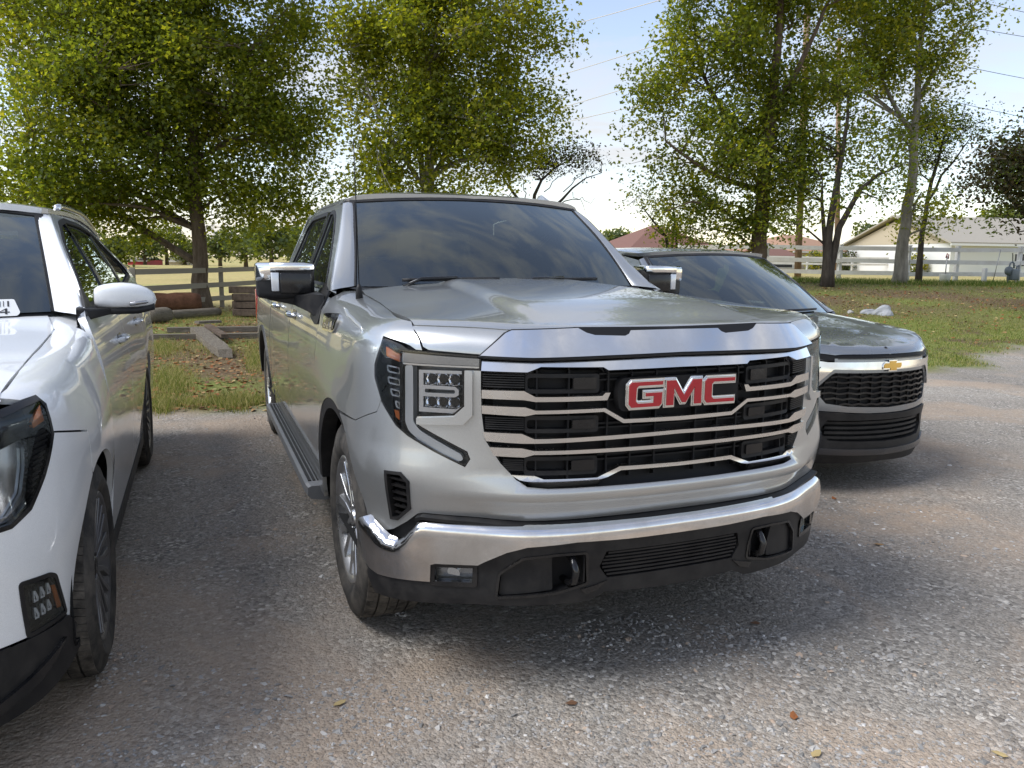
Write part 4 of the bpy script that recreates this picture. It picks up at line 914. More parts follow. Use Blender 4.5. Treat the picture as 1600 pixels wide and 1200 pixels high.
# --- bumper
BT = [(-1.16, .600), (-1.1187, .5912), (-1.0759, .5723), (-1.0357, .553), (-1.0018, .5514), (-.9722, .571), (-.9250, .625), (-.9106, .634), (-.8918, .638), (-.7246, .638), (-.5718, .637), (-.30, .640), (0, .642)]
BB = [(0, .574), (-.20, .576), (-.3842, .580), (-.545, .5682), (-.6096, .5472), (-.6854, .5067), (-.7073, .4931), (-.8553, .487), (-.872, .480), (-.877, .4152), (-.9867, .407), (-1.0922, .3989), (-1.1431, .4061), (-1.19, .43), (-1.20, .58)]
panel('bumper', 'bumper_chrome', TR, T_bump, sym(BT[::-1]+BB[::-1][:-1]), step=.012, bstep=.012, thick=.02)
panel('bumper_gap', 'seal', TR, T_W, sym([(0, .60), (-.56, .60), (-.9, .60), (-1.03, .53), (-1.2, .55), (-1.2, .59), (-1.10, .60), (-1.03, .60), (-.93, .67), (-.56, .67), (0, .67)]), off=-.012, thick=0, step=.06)
panel('bumper_step_pad', 'black_plastic', TR, T_W, sym([(0, .632), (-.55, .628), (-.9, .640), (-.93, .632), (-.93, .644), (-.9058, .652), (-.7297, .650), (-.5511, .642), (0, .647)]), off=.024, thick=.03, step=.05)
VB = [(0, .300), (-.133, .372), (-.278, .376), (-.368, .360), (-.583, .350), (-.734, .342), (-.86, .333), (-1.024, .320), (-1.15, .318)]
POD = rnd([(-.636, .461), (-.557, .522), (-.448, .533), (-.345, .533), (-.335, .420), (-.443, .394), (-.646, .376)], .01)
FOG = rnd([(-.872, .482), (-.716, .490), (-.718, .413), (-.875, .406)], .006)
GRD = [(0, .432), (-.262, .431), (-.292, .475), (-.272, .531), (0, .531)]
val = [(0, .372), (-.135, .374), (-.270, .380), (-.330, .352), (-.583, .348), (-.734, .342), (-.86, .333), (-1.024, .320), (-1.13, .314), (-1.17, .38), (-1.16, .425), (-.99, .42), (-.87, .426), (-.870, .492), (-.706, .502), (-.6854, .514), (-.6096, .556), (-.545, .578), (-.3842, .590), (0, .584)]
panel('lower_valance', 'black_plastic', TR, T_val, sym(val), holes=[POD, [(-p[0], p[1]) for p in POD], FOG, [(-p[0], p[1]) for p in FOG], sym(GRD)], step=.03, bstep=.02, thick=.05)
panel('valance_back', 'seal', TR, T_val, sym([(0, .38), (-1.1, .36), (-1.1, .43), (-.86, .47), (-.6, .55), (0, .57)]), off=-.07, thick=0, step=.08)
panel('valance_edge', 'gloss_black', TR, T_val, inset(POD, -.006), holes=[inset(POD, .003)], off=.004, thick=.01, mirror='both', bstep=.02)
panel('blanking_plate', 'black_plastic', TR, T_val, rnd([(-.632, .461), (-.557, .517), (-.462, .527), (-.455, .400), (-.640, .380)], .01), off=-.012, thick=.02, mirror='both')
for s in (-1, 1):
    h = [(s*.392, .07, .52), (s*.392, .01, .512), (s*.392, -.018, .478), (s*.392, -.010, .440), (s*.392, .03, .418), (s*.392, .10, .415)]
    tube('tow_hook', 'gloss_black', TR, [tuple(p) for p in h], .013, 10)
    box('hook_surround', 'black_plastic', TR, min(s*.347, s*.352), max(s*.347, s*.352), .005, .10, .425, .53)
    t = sub('fog_lamp', TR)
    def pf(name, m, poly, off, th, holes=()):
        V, F, NN = panel_data(T_val, poly, holes, off=off, thick=th, step=.03, bstep=.02)
        if s > 0: V = V*[-1, 1, 1]; NN = NN*[-1, 1, 1]; F = [tuple(reversed(f)) for f in F]
        return link(name, mesh_from(name, V, F, True, NN), m, t)
    pf('fog_frame', 'gloss_black', inset(FOG, -.005), .006, .03, [inset(FOG, .012)])
    pf('fog_reflector', 'lamp_grey', inset(FOG, -.002), -.035, .0)
    pf('fog_bulb', 'lamp_silver', rnd([(-.825, .440), (-.775, .434), (-.785, .460), (-.820, .464)], .012), -.018, .02)
    pf('fog_lens', 'lens_glass', inset(FOG, .010), -.006, 0)
for k in range(7):
    z = .438+k*.0135; e = .262+.02*math.sin(k/6*math.pi)
    panel('intake_slat', 'black_plastic', TR, T_val, sym([(0, z), (-e, z), (-e, z+.007), (0, z+.007)]), off=-.004, thick=.03, step=.2, bstep=.05)
panel('skid_pad', 'gloss_black', TR, T_val, [(-.360, .400), (-.300, .412), (-.262, .424), (-.300, .392), (-.342, .380)], off=.006, thick=.01, mirror='both')
# --- arch lips
def arch_lip(cy, r0, r1, a0, a1, depth=.05):
    n = 30; an = np.linspace(a0, a1, n)
    for s in (-1, 1):
        rings = []
        for a in an:
            c_, s_ = math.cos(RAD(a)), math.sin(RAD(a))
            def q(r, dx):
                y = cy-r*c_; z = .40+r*s_
                xx = np.interp(y, [0, .45, .62, .8, 1.1, 4.2, 5.0, 5.6], [.95, .985, 1.008, 1.018, 1.026, 1.03, 1.026, 1.01])+float(_ts(min(max(z, .3), 1.2)))
                return (s*(xx+dx), y, z)
            rings.append([q(r1, .000), q(r1-.006, .010), q(r0, .006), q(r0-.004, -.06), q(r1-.01, -.03)])
        loft('arch_lip', 'black_plastic', TR, rings, closed=True, caps=True, smooth=False)
arch_lip(.98, .49, RA+.004, 22, 172); arch_lip(4.727, .49, RA+.004, 8, 172)
# --- doors and cab sides (y, z)
k2 = dict(sign=-1, step=.06, bstep=.04, thick=.02, mirror='both')
panel('front_door', 'silver_paint', TR, T_side, [(1.566, .505), (1.566, 1.262), (1.62, 1.33), (1.69, 1.352), (2.56, 1.352), (2.688, 1.352), (2.70, .505)], **k2)
panel('rear_door', 'silver_paint', TR, T_side, [(2.708, .505), (2.708, 1.352), (3.70, 1.352), (3.78, 1.20), (3.78, .93), (3.66, .80), (3.62, .505)], **k2)
panel('rocker', 'silver_paint', TR, T_side, [(1.50, .36), (1.50, .498), (3.90, .498), (3.90, .36)], **k2)
panel('cab_corner', 'silver_paint', TR, T_side, [(3.63, .505), (3.67, .80), (3.79, .93), (3.79, 1.20), (3.71, 1.352), (3.95, 1.352), (3.96, .505)], **k2)
FW = rnd([(1.80, 1.372), (2.02, 1.53), (2.22, 1.665), (2.36, 1.748), (2.46, 1.778), (2.585, 1.782), (2.60, 1.372)], .02)
RW = rnd([(2.70, 1.372), (2.70, 1.782), (3.40, 1.775), (3.60, 1.72), (3.66, 1.372)], .04)
panel('side_frame', 'silver_paint', TR, T_side, [(1.60, 1.356), (1.70, 1.395), (1.85, 1.50), (2.05, 1.655), (2.22, 1.775), (2.30, 1.812), (2.45, 1.824), (3.3, 1.824), (3.72, 1.80), (3.86, 1.66), (3.95, 1.356)],
      holes=[FW, RW], sign=-1, step=.05, bstep=.03, thick=.03, mirror='both')
for W_, nm in ((FW, 'front_door_glass'), (RW, 'rear_door_glass')):
    panel('window_seal', 'seal', TR, T_side, inset(W_, -.010), holes=[inset(W_, .014)], sign=-1, off=.003, thick=.012, bstep=.04, mirror='both')
    panel(nm, 'tinted_glass', TR, T_side, inset(W_, -.004), sign=-1, off=-.012, thick=0, mirror='both', step=.08)
panel('belt_trim', 'chrome', TR, T_side, [(1.76, 1.356), (1.76, 1.370), (3.70, 1.370), (3.70, 1.356)], sign=-1, off=.006, thick=.01, bstep=.06, mirror='both')
panel('door_pillar_trim', 'gloss_black', TR, T_side, [(2.61, 1.372), (2.60, 1.785), (2.69, 1.785), (2.69, 1.372)], sign=-1, off=.004, thick=.006, mirror='both')
# windscreen pillars: strip between the side frame edge and the glass edge
for s in (-1, 1):
    rings = []
    E = smoothline([(1.60, 1.356), (1.70, 1.395), (1.85, 1.50), (2.05, 1.655), (2.22, 1.775), (2.30, 1.812)], 4)
    for k, (y, z) in enumerate(E):
        A = T_side(y, z); b = k/(len(E)-1); B = T_ws(-1., min(1., b*1.03)); n_ = np.array([-.6, -.7, .25]); n_ /= np.linalg.norm(n_)
        rings.append([(P_[0]*(-s), P_[1], P_[2]) for P_ in [A+[.03, .03, -.03], A, A*.80+B*.20+n_*.010, A*.5+B*.5+n_*.014, A*.2+B*.8+n_*.010, B+[-.0, -.004, .004], B+[.02, .03, -.02]]])
    loft('windscreen_pillar', 'silver_paint', TR, rings, closed=False, caps=False, smooth=True)
    # cowl side fairing between bonnet gap and pillar foot
# windscreen
ws_out = [(-1, 0), (-1, 1), (1, 1), (1, 0)]
panel('windscreen', 'windscreen_glass', TR, T_ws, [(-.985, .0), (-.985, .985), (.985, .985), (.985, .0)], off=.002, thick=0, step=.08, bstep=.08)
panel('windscreen_border', 'seal', TR, T_ws, [(-1.02, -.02), (-1.02, 1.015), (1.02, 1.015), (1.02, -.02)], holes=[rnd([(-.94, .10), (-.935, .93), (.935, .93), (.94, .10)], .05)], off=-.006, thick=0, step=.08, bstep=.05)
panel('windscreen_trim', 'black_plastic', TR, T_ws, [(-1.03, 0), (-1.03, 1.02), (1.03, 1.02), (1.03, 0), (.99, 0), (.99, .985), (-.99, .985), (-.99, 0)], off=.006, thick=.02, step=.1, bstep=.05)
# cowl and wipers
V, F, NN = panel_data(lambda x, y: np.stack([x, y, 1.372-.012*(x/.8)**2+0*y+.14*np.clip(y-1.62, 0, 1)], -1), sym([(0, 1.48), (-.4, 1.52), (-.8, 1.62), (-.86, 1.72), (-.80, 1.74), (-.4, 1.64), (0, 1.60)]), thick=0)
link('cowl', mesh_from('cowl', V, F, True, NN), 'black_plastic', TR)
for s, a0, a1 in ((1, -.72, -.10), (1, .02, .66)):
    t = sub('wiper', TR); 
    pts = [T_ws(a, .035+.02*(a-a0))+np.array([0, -.016, .016]) for a in np.linspace(a0, a1, 12)]
    tube('wiper_blade', 'black_plastic', t, [tuple(p) for p in pts], .009, 6)
    tube('wiper_arm', 'gloss_black', t, [tuple(pts[0]+[0, -.02, -.03]), tuple(pts[2]+[0, -.015, .006]), tuple(pts[6]+[0, -.006, .010])], .009, 6)
# roof, header, ditch
panel('roof', 'silver_paint', TR, T_roof, sym([(0, 2.185), (-.35, 2.215), (-.60, 2.262), (-.68, 2.282), (-.745, 2.31), (-.7425, 2.6), (-.7425, 3.3), (-.72, 3.75), (-.70, 3.93), (0, 3.98)]), step=.06, bstep=.03, thick=.03)
panel('cab_back', 'silver_paint', TR, lambda x, z: np.stack([x, 3.96-.10*np.clip((z-1.3)/.5, 0, 1)**2+.0*x, z], -1), [(-.98, .6), (-.98, 1.2), (-.90, 1.40), (-.72, 1.82), (-.4, 1.875), (.4, 1.875), (.72, 1.82), (.90, 1.40), (.98, 1.2), (.98, .6)], holes=[rnd([(-.62, 1.38), (-.56, 1.72), (.56, 1.72), (.62, 1.38)], .04)], sign=1, thick=.02, step=.1, bstep=.06)
panel('rear_glass', 'tinted_glass', TR, lambda x, z: np.stack([x, 3.955-.10*np.clip((z-1.3)/.5, 0, 1)**2+.0*x, z], -1), rnd([(-.63, 1.37), (-.57, 1.73), (.57, 1.73), (.63, 1.37)], .04), thick=0)
# roof aerial and whip aerial
o = loft('roof_fin', 'silver_paint', TR, [[(.60+dx*w, 2.46+y, z) for dx, w in ((-.03, 1), (0, 1), (.03, 1))] for y, z, w in ()] or [[(.57, 2.40, 1.868), (.63, 2.40, 1.868), (.63, 2.62, 1.872), (.57, 2.62, 1.872)], [(.585, 2.46, 1.895), (.615, 2.46, 1.895), (.622, 2.60, 1.900), (.578, 2.60, 1.900)], [(.597, 2.55, 1.935), (.603, 2.55, 1.935), (.604, 2.60, 1.932), (.596, 2.60, 1.932)]], smooth=False)
bevel_obj(o, .006)
wh = sub('whip_aerial', TR)
tube('aerial_base', 'black_plastic', wh, [(-.862, 1.25, 1.32), (-.862, 1.25, 1.385), (-.862, 1.25, 1.40)], [.018, .013, .006], 10)
tube('aerial_mast', 'seal', wh, [(-.862, 1.25, 1.39), (-.865, 1.262, 1.7), (-.870, 1.275, 2.03)], .0022, 6)
# handles
for s in (-1, 1):
    for y in (2.60, 3.52):
        x_ = float(T_side(y, 1.18)[0]); t = sub('door_handle', TR)
        hp = [(s*abs(x_-.004), y-.20, 1.178), (s*abs(x_-.040), y-.15, 1.180), (s*abs(x_-.046), y-.06, 1.182), (s*abs(x_-.036), y+.02, 1.182), (s*abs(x_-.004), y+.05, 1.182)]
        rr = [(.014, .012), (.012, .017), (.011, .018), (.012, .017), (.012, .013)]
        loft('grip', 'chrome', t, [[(p[0]+a*math.cos(q)*.8, p[1], p[2]+b*math.sin(q)) for q in np.linspace(0, 2*math.pi, 9)[:-1]] for p, (a, b) in zip(hp, rr)], sub=1)
        V, F, NN = panel_data(T_side, rnd([(y-.16, 1.155), (y-.16, 1.207), (y+.01, 1.207), (y+.01, 1.155)], .02), sign=-1, off=.002, thick=.003)
        if s > 0: V = V*[-1, 1, 1]; NN = NN*[-1, 1, 1]; F = [tuple(reversed(f)) for f in F]
        link('handle_cup', mesh_from('handle_cup', V, F, True, NN), 'gloss_black', t)
# fender badge
FB = [(-2.12, 1.232), (-1.80, 1.238), (-1.775, 1.226), (-1.845, 1.196), (-2.095, 1.186)]
panel('fender_badge', 'chrome', TR, T_W, FB, off=.008, thick=.012, mirror='both', bstep=.02)
panel('badge_inlay', 'gloss_black', TR, T_W, inset(FB, .009), off=.0095, thick=.002, mirror='both', bstep=.02)
for k in range(3): panel('badge_character', 'satin_chrome', TR, T_W, [(-2.06+.075*k, 1.203), (-2.01+.075*k, 1.204), (-2.01+.075*k, 1.222), (-2.06+.075*k, 1.221)], off=.011, thick=.002, mirror='both', holes=[[(-2.045+.075*k, 1.209), (-2.02+.075*k, 1.209), (-2.02+.075*k, 1.216), (-2.045+.075*k, 1.216)]])
# --- mirrors
for s in (-1, 1):
    t = sub('door_mirror', TR)
    def rr(x, y0, y1, z0, z1, r=.03, n=5):
        out = []
        for cx_, cz_, a0 in ((y1-r, z1-r, 0), (y0+r, z1-r, 90), (y0+r, z0+r, 180), (y1-r, z0+r, 270)):
            for a in np.linspace(a0, a0+90, n): out.append((s*x, cx_+r*math.cos(RAD(a)), cz_+r*math.sin(RAD(a))))
        return out
    loft('housing', 'black_plastic', t, [rr(1.252, 1.905, 1.975, 1.325, 1.455, .02), rr(1.242, 1.865, 1.99, 1.310, 1.462, .03), rr(1.17, 1.838, 1.995, 1.300, 1.462, .03), rr(1.03, 1.83, 1.995, 1.312, 1.466, .025), rr(.985, 1.835, 1.985, 1.325, 1.466, .02), rr(.975, 1.85, 1.97, 1.335, 1.455, .02)])
    loft('mirror_cap', 'chrome', t, [rr(1.256, 1.895, 1.985, 1.395, 1.478, .02), rr(1.248, 1.858, 1.992, 1.392, 1.486, .025), rr(1.192, 1.834, 1.998, 1.392, 1.487, .022), rr(1.190, 1.830, 1.998, 1.440, 1.487, .014), rr(1.03, 1.820, 1.998, 1.442, 1.488, .014), rr(.978, 1.828, 1.988, 1.450, 1.482, .010)])
    prism('turn_signal', 'drl', t, [(1.186, 1.345), (1.150, 1.345), (1.150, 1.438), (1.190, 1.438)], lambda a, b: (s*a, 1.828, b), lambda a, b: (s*a, 1.84, b), bev=.004)
    prism('mirror_face', 'gloss_black', t, [(1.146, 1.334), (.992, 1.332), (.992, 1.436), (1.146, 1.436)], lambda a, b: (s*a, 1.822, b), lambda a, b: (s*a, 1.84, b), bev=.006)
    prism('mirror_glass', 'chrome', t, [(1.235, 1.335), (.995, 1.340), (.995, 1.455), (1.235, 1.455)], lambda a, b: (s*a, 1.999, b), lambda a, b: (s*a, 1.98, b))
    loft('mirror_arm', 'black_plastic', t, [[(s*1.20, y, z) for y, z in ((1.87, 1.315), (1.97, 1.315), (1.97, 1.300), (1.87, 1.300))], [(s*1.08, y, z) for y, z in ((1.85, 1.32), (1.97, 1.32), (1.96, 1.275), (1.86, 1.275))], [(s*1.01, y, z) for y, z in ((1.70, 1.335), (1.92, 1.335), (1.90, 1.24), (1.70, 1.24))], [(s*.965, y, z) for y, z in ((1.60, 1.335), (1.86, 1.345), (1.84, 1.205), (1.60, 1.20))]], sub=0, smooth=False)
    # quarter sail in front of the door glass
panel('mirror_sail', 'black_plastic', TR, T_side, [(1.56, 1.20), (1.60, 1.345), (1.80, 1.385), (1.90, 1.345), (1.84, 1.215), (1.66, 1.19)], sign=-1, off=.006, thick=.01, mirror='both')
# --- running boards
dusty('board_grey', (.20, .205, .21), .45, .3, .4, .25, 6)
for s in (-1, 1):
    t = sub('running_board', TR)
    sec = [(1.075, .385), (1.06, .392), (.945, .392), (.93, .385), (.935, .335), (.99, .315), (1.06, .325), (1.078, .345)]
    loft('board', 'board_grey', t, [[(s*(a-.01), 1.62, b-.01) for a, b in sec], [(s*a, 1.66, b) for a, b in sec], [(s*a, 3.95, b) for a, b in sec], [(s*(a-.01), 3.99, b-.01) for a, b in sec]], smooth=False)
    for k in range(5): box('tread_strip', 'black_plastic', t, *(sorted((s*(.955+.022*k), s*(.968+.022*k)))), 1.68, 3.9, .388, .397)
    for y in (1.85, 3.1, 3.7): box('bracket', 'seal', t, *sorted((s*.75, s*.94)), y-.03, y+.03, .33, .36)
# --- bed
def T_bed(y, z): 
    x = T_PLAN(T_PLAN.s_of_y(2.)*0+np.interp(y, T_PLAN.yy[60:], T_PLAN.L[60:]))[0]+_ts(np.minimum(z, 1.2))-.035*np.clip((np.asarray(z, float)-1.17)/.07, 0, 1)**2
    return np.stack([-x, np.asarray(y, float)+0*z, np.asarray(z, float)+0*y], -1)
bed = [(3.985, .45)]+[(4.727-.53*math.cos(RAD(a)), .40+.53*math.sin(RAD(a))) for a in np.linspace(6, 174, 30)]+[(5.30, .45), (5.86, .55), (5.86, 1.24), (3.985, 1.24)]
panel('bed_side', 'silver_paint', TR, T_bed, bed, sign=-1, thick=.03, mirror='both', step=.07, bstep=.04)
for s in (-1, 1):
    box('bed_rail', 'black_plastic', TR, *sorted((s*.88, s*.975)), 3.985, 5.86, 1.232, 1.25, .008)
    box('bed_inner_wall', 'liner', TR, *sorted((s*.83, s*.88)), 3.99, 5.84, .72, 1.235)
    prism('tail_light', 'red_lens', TR, [(5.80, .85), (5.885, .85), (5.885, 1.20), (5.80, 1.20)], lambda a, b: (s*1.0, a, b), lambda a, b: (s*.86, a, b), bev=.01)
box('bed_floor', 'liner', TR, -.83, .83, 3.99, 5.82, .70, .74); box('tailgate', 'silver_paint', TR, -.83, .83, 5.82, 5.88, .68, 1.24, .01)
box('rear_bumper', 'bumper_chrome', TR, -.95, .95, 5.88, 6.02, .48, .66, .03)
box('rear_frame', 'liner', TR, -.8, .8, 4.0, 5.8, .38, .66)
# --- underbody, wheel wells, cabin
box('floor_pan', 'liner', TR, -.90, .90, 1.55, 3.98, .36, .55); box('engine_bay', 'liner', TR, -.68, .68, .30, 1.5, .34, 1.15)
box('radiator_shroud', 'liner', TR, -.66, .66, .16, .30, .36, 1.14)
for s in (-1, 1):
    for cy_ in (.98, 4.727):
        V, F = lathe_vf([(0, .56), (.34, .56), (.34, .02)], 40, 'x', (0, 0, 0)); V = np.array(V); V = V*[-s*-1, 1, 1]; 
        V[:, 0] = s*(.985-np.abs(V[:, 0])); V[:, 1] += cy_; V[:, 2] += .42; V[:, 2] = np.maximum(V[:, 2], .36)
        link('wheel_well', fixn(mesh_from('wheel_well', V, F)), 'liner', TR)
box('dashboard', 'interior', TR, -.76, .76, 1.72, 2.15, 1.02, 1.30, .05)
cab = sub('cabin', TR)
for nm, pl in (('floor', [(-.88, 1.5), (.88, 1.5), (.88, 3.9), (-.88, 3.9)]),):
    prism('cabin_floor', 'interior', cab, pl, lambda a, b: (a, b, .60), lambda a, b: (a, b, .62))
panel('headliner', 'interior', cab, T_roof, sym([(0, 2.26), (-.6, 2.32), (-.70, 2.4), (-.69, 3.9), (0, 3.93)]), off=-.035, thick=0, step=.12)
for sx_ in (-.40, .40):
    t = sub('seat', cab)
    box('cushion', 'seat_cloth', t, sx_-.26, sx_+.26, 2.35, 2.85, .80, .97, .05)
    prism('seat_back', 'seat_cloth', t, [(-.26, .92), (.26, .92), (.24, 1.42), (.16, 1.50), (-.16, 1.50), (-.24, 1.42)], lambda a, b: (sx_+a, 2.74+(b-.9)*.28, b), lambda a, b: (sx_+a, 2.88+(b-.9)*.28, b), bev=.03)
    box('headrest', 'seat_cloth', t, sx_-.13, sx_+.13, 2.93, 3.04, 1.52, 1.68, .04)
box('rear_bench', 'seat_cloth', cab, -.7, .7, 3.35, 3.8, .85, 1.40, .06)
V, F = lathe_vf([(.014*math.cos(q), .18+.014*math.sin(q)) for q in np.linspace(0, 2*math.pi, 9)], 32, 'y', (0, 0, 0)); V = np.array(V)
st = link('steering_wheel', fixn(mesh_from('steering_wheel', V, F, True)), 'interior', cab, (.40, 2.22, 1.22)); st.rotation_euler = (RAD(-25), 0, 0)
box('rear_view_mirror', 'gloss_black', cab, -.12, .12, 2.16, 2.18, 1.66, 1.73, .01)
for s in (-1, 1):
    for cy_ in (.98, 4.727): make_wheel(TR, s*.865, cy_, .417, .275, .262, 'six', s)
# ================= the white car =================
def sided(parent, fn, s0):
    """panel maker for the side s (+1 as modelled, -1 mirrored)"""
    def f(name, m, poly, off=0., th=.012, holes=(), s=1, sign=1, **kw):
        a = dict(step=.04, bstep=.025); a.update(kw)
        V, F, NN = panel_data(fn, poly, holes, off=off, thick=th, sign=sign, **a)
        if s != s0: V = V*[-1, 1, 1]; NN = NN*[-1, 1, 1]; F = [tuple(reversed(q)) for q in F]
        return link(name, mesh_from(name, V, F, True, NN), m, parent)
    return f
AC = thing('suv', 'white SUV cut off by the left edge with a barcode sticker on its windscreen', 'SUV', (A_OX, A_OY, 0))
AU0 = A_PLAN.s_of_y(.95); AU1 = A_PLAN.s_of_y(4.02); AUD = A_PLAN.s_of_y(1.42); AR_ = .435; ZC = .375
AHL = [(.60, 1.030), (.85, 1.050), (.952, 1.058), (1.041, 1.067), (1.125, 1.072), (1.136, 1.054), (1.137, .988), (1.061, .881), (.992, .803), (.923, .772), (.80, .775), (.70, .86), (.60, .93)]
AFOG = rnd([(.935, .602), (1.055, .583), (1.083, .566), (1.142, .420), (.952, .432)], .012)
apz = lambda u: float(A_W.ztop(u))
def aarc(cu, r, a0, a1, n=24): return [(cu-r*math.cos(RAD(a)), ZC+r*math.sin(RAD(a))) for a in np.linspace(a0, a1, n)]
AGAP = [(1.0, 1.095), (1.02, 1.111), (1.292, 1.183), (1.55, 1.232), (1.76, 1.262), (2.06, 1.290)]
fasA = [(0, .44), (.864, .441), (.947, .433), (1.147, .412), (AU0-AR_*.995, .375)]+aarc(AU0, AR_, 2, 58, 12)+[(1.60, .872), (1.143, .985)]+[p for p in AHL[::-1] if p[0] > .59 and p not in AHL[:5]][1:-1]
fasA = [(0, .44), (.864, .441), (.947, .433), (1.147, .412), (AU0-AR_*.99, .36)]+aarc(AU0, AR_, 6, 66, 12)+[(1.45, .925), (1.141, .990), (1.061, .881), (.992, .803), (.923, .772), (.80, .775), (.70, .86), (.60, .93), (.58, 1.03), (.58, 1.045), (0, 1.05)]
AGR = [(0, .50), (.50, .50), (.56, .62), (.57, .80), (.54, .98), (0, .985)]
panel('front_fascia', 'white_paint', AC, A_W, sym(fasA), holes=[sym(AGR), AFOG, [(-p[0], p[1]) for p in AFOG]], step=.05, bstep=.03, thick=.02)
feA = [(1.141, .996), (1.45, .932)]+aarc(AU0, AR_, 68, 166, 24)+[(AU0+AR_*1.0, .40), (AUD-.004, .34), (AUD-.004, 1.20), (AUD+.02, 1.235), (2.20, 1.29), (2.28, 1.34), (2.10, 1.31)]+AGAP[::-1]+[(1.05, 1.075), (1.125, 1.077), (1.140, 1.056)]
panel('front_fender', 'white_paint', AC, A_W, feA, step=.05, bstep=.03, thick=.02, mirror='both')
# bonnet
lipA = [(0, 1.052), (.60, 1.040), (.85, 1.058), (.99, 1.085), (1.0, 1.100), (1.01, 1.115)]
cuA = np.linspace(1.0, 0, 24)
lh = lipA+[(u, apz(u)+.06) for u in cuA][1:]
h1 = panel_data(A_W, sym([(-p[0], p[1]) for p in lh]), step=.04, bstep=.03, thick=0)
frA = [tuple(A_W(u, apz(u)+.06)[:2]) for u in np.linspace(0, 1.0, 22)]
gapA = [tuple(A_W(u, w+.006)[:2]) for u, w in AGAP[2:]]
hxA = frA+[tuple(p) for p in gapA]+[(.78, 1.60), (.5, 1.46), (.25, 1.40), (0, 1.385)]
h2 = panel_data(A_top, sym([(-p[0], p[1]) for p in hxA]), step=.06, bstep=.04, thick=.018)
V, F = joinVF([(h1[0], h1[1]), (h2[0], h2[1])]); link('bonnet', mesh_from('bonnet', V, F, True, np.vstack([h1[2], h2[2]])), 'white_paint', AC)
panel('gap_channel', 'seal', AC, A_W, [(.6, 1.0), (1.15, 1.0), (1.16, 1.12), (1.3, 1.22), (2.0, 1.33), (2.0, 1.22), (1.3, 1.14), (1.0, 1.06), (.6, 1.06)], off=-.02, thick=0, mirror='both', step=.06)
panel('grille', 'dark_mesh', AC, A_W, sym([(-p[0], p[1]) for p in AGR]), off=-.03, thick=0, step=.08)
for k in range(6): panel('grille_bar', 'lamp_grey', AC, A_W, sym([(-a, b) for a, b in [(0, .55+.075*k), (.53, .55+.075*k), (.53, .565+.075*k), (0, .565+.075*k)]]), off=-.005, thick=.02, step=.2, bstep=.06)
for s in (1, -1):
    t = sub('headlight', AC); f = sided(t, A_W, 1)
    f('housing', 'lamp_dark', [(.55, .74), (.55, 1.06), (1.16, 1.10), (1.16, .95), (1.0, .74)], -.05, 0, s=s)
    f('lamp_rim', 'gloss_black', inset(AHL, -.004), .002, .02, holes=[inset(AHL, .010)], s=s)
    rb = [(1.045, 1.035), (1.118, 1.052), (1.124, .990), (1.055, .892), (1.000, .830), (1.028, .915), (1.050, .992)]
    f('rib_panel', 'seal', rb, -.012, .01, s=s)
    for k in range(13):
        z = .845+.0158*k
        xa = float(np.interp(z, [.83, .915, .992, 1.04], [.998, 1.024, 1.046, 1.048])); xb = float(np.interp(z, [.83, .892, .99, 1.052], [1.004, 1.053, 1.121, 1.116]))
        f('rib', 'black_plastic', [(xa, z), (xb, z+.004), (xb, z+.011), (xa, z+.007)], -.003, .012, s=s)
    f('side_reflector', 'amber_dark', [(1.048, 1.040), (1.112, 1.056), (1.108, 1.035), (1.050, 1.024)], -.002, .01, s=s)
    f('reflector', 'lamp_silver', [(.62, .96), (.94, .985), (1.030, 1.00), (1.015, .93), (.975, .83), (.92, .795), (.80, .80), (.74, .87)], -.030, .01, s=s)
    f('reflector_edge', 'lamp_silver', [(.86, .80), (.93, .80), (.985, .85), (1.012, .93), (1.022, .992), (1.034, .992), (1.026, .92), (.996, .84), (.935, .785), (.87, .785)], -.018, .01, s=s)
    f('running_light', 'drl', [(.60, .93), (.84, .945), (.90, .985), (.90, .93), (.85, .85), (.83, .86), (.80, .90), (.60, .90)], -.014, .02, s=s)
    f('lamp_brow', 'gloss_black', [(.60, 1.025), (.95, 1.048), (1.04, 1.058), (1.04, 1.03), (.95, 1.012), (.60, .985)], -.010, .02, s=s)
    f('lens', 'lens_glass', inset(AHL, .003), .001, 0, s=s)
    t = sub('fog_lamp', AC); f = sided(t, A_W, 1)
    f('fog_panel', 'gloss_black', AFOG, -.006, .02, s=s)
    f('fog_rim', 'black_plastic', inset(AFOG, -.004), .004, .02, holes=[inset(AFOG, .009)], s=s)
    for i in range(2):
        for j in range(3):
            u = .985+.028*j; z = .470+.052*i
            f('lamp_cell', 'drl', [(u, z), (u+.018, z-.002), (u+.020, z+.010), (u+.008, z+.034), (u, z+.036)], -.001, .01, s=s, holes=[[(u+.004, z+.006), (u+.012, z+.005), (u+.004, z+.026)]])
    f('fog_reflector', 'amber_dark', [(1.065, .54), (1.085, .535), (1.12, .45), (1.095, .455)], -.003, .01, s=s)
    f('fog_lens', 'lens_glass', inset(AFOG, .008), .002, 0, s=s)
blk = [(0, .435), (.864, .436), (.947, .428), (1.147, .408), (AU0-AR_*.99+.01, .352), (AU0-AR_*1.0, .30), (1.30, .255), (1.0, .215), (0, .20)]
panel('lower_bumper', 'black_plastic', AC, A_W, sym([(-a, b) for a, b in blk]), off=.008, thick=.04, step=.06)
panel('skid_trim', 'gloss_black', AC, A_W, sym([(-a, b) for a, b in [(0, .26), (.75, .27), (.98, .33), (1.10, .36), (.98, .29), (.75, .235), (0, .225)]]), off=.02, thick=.015, step=.06)
kA = dict(step=.07, bstep=.05, thick=.02, mirror='both')
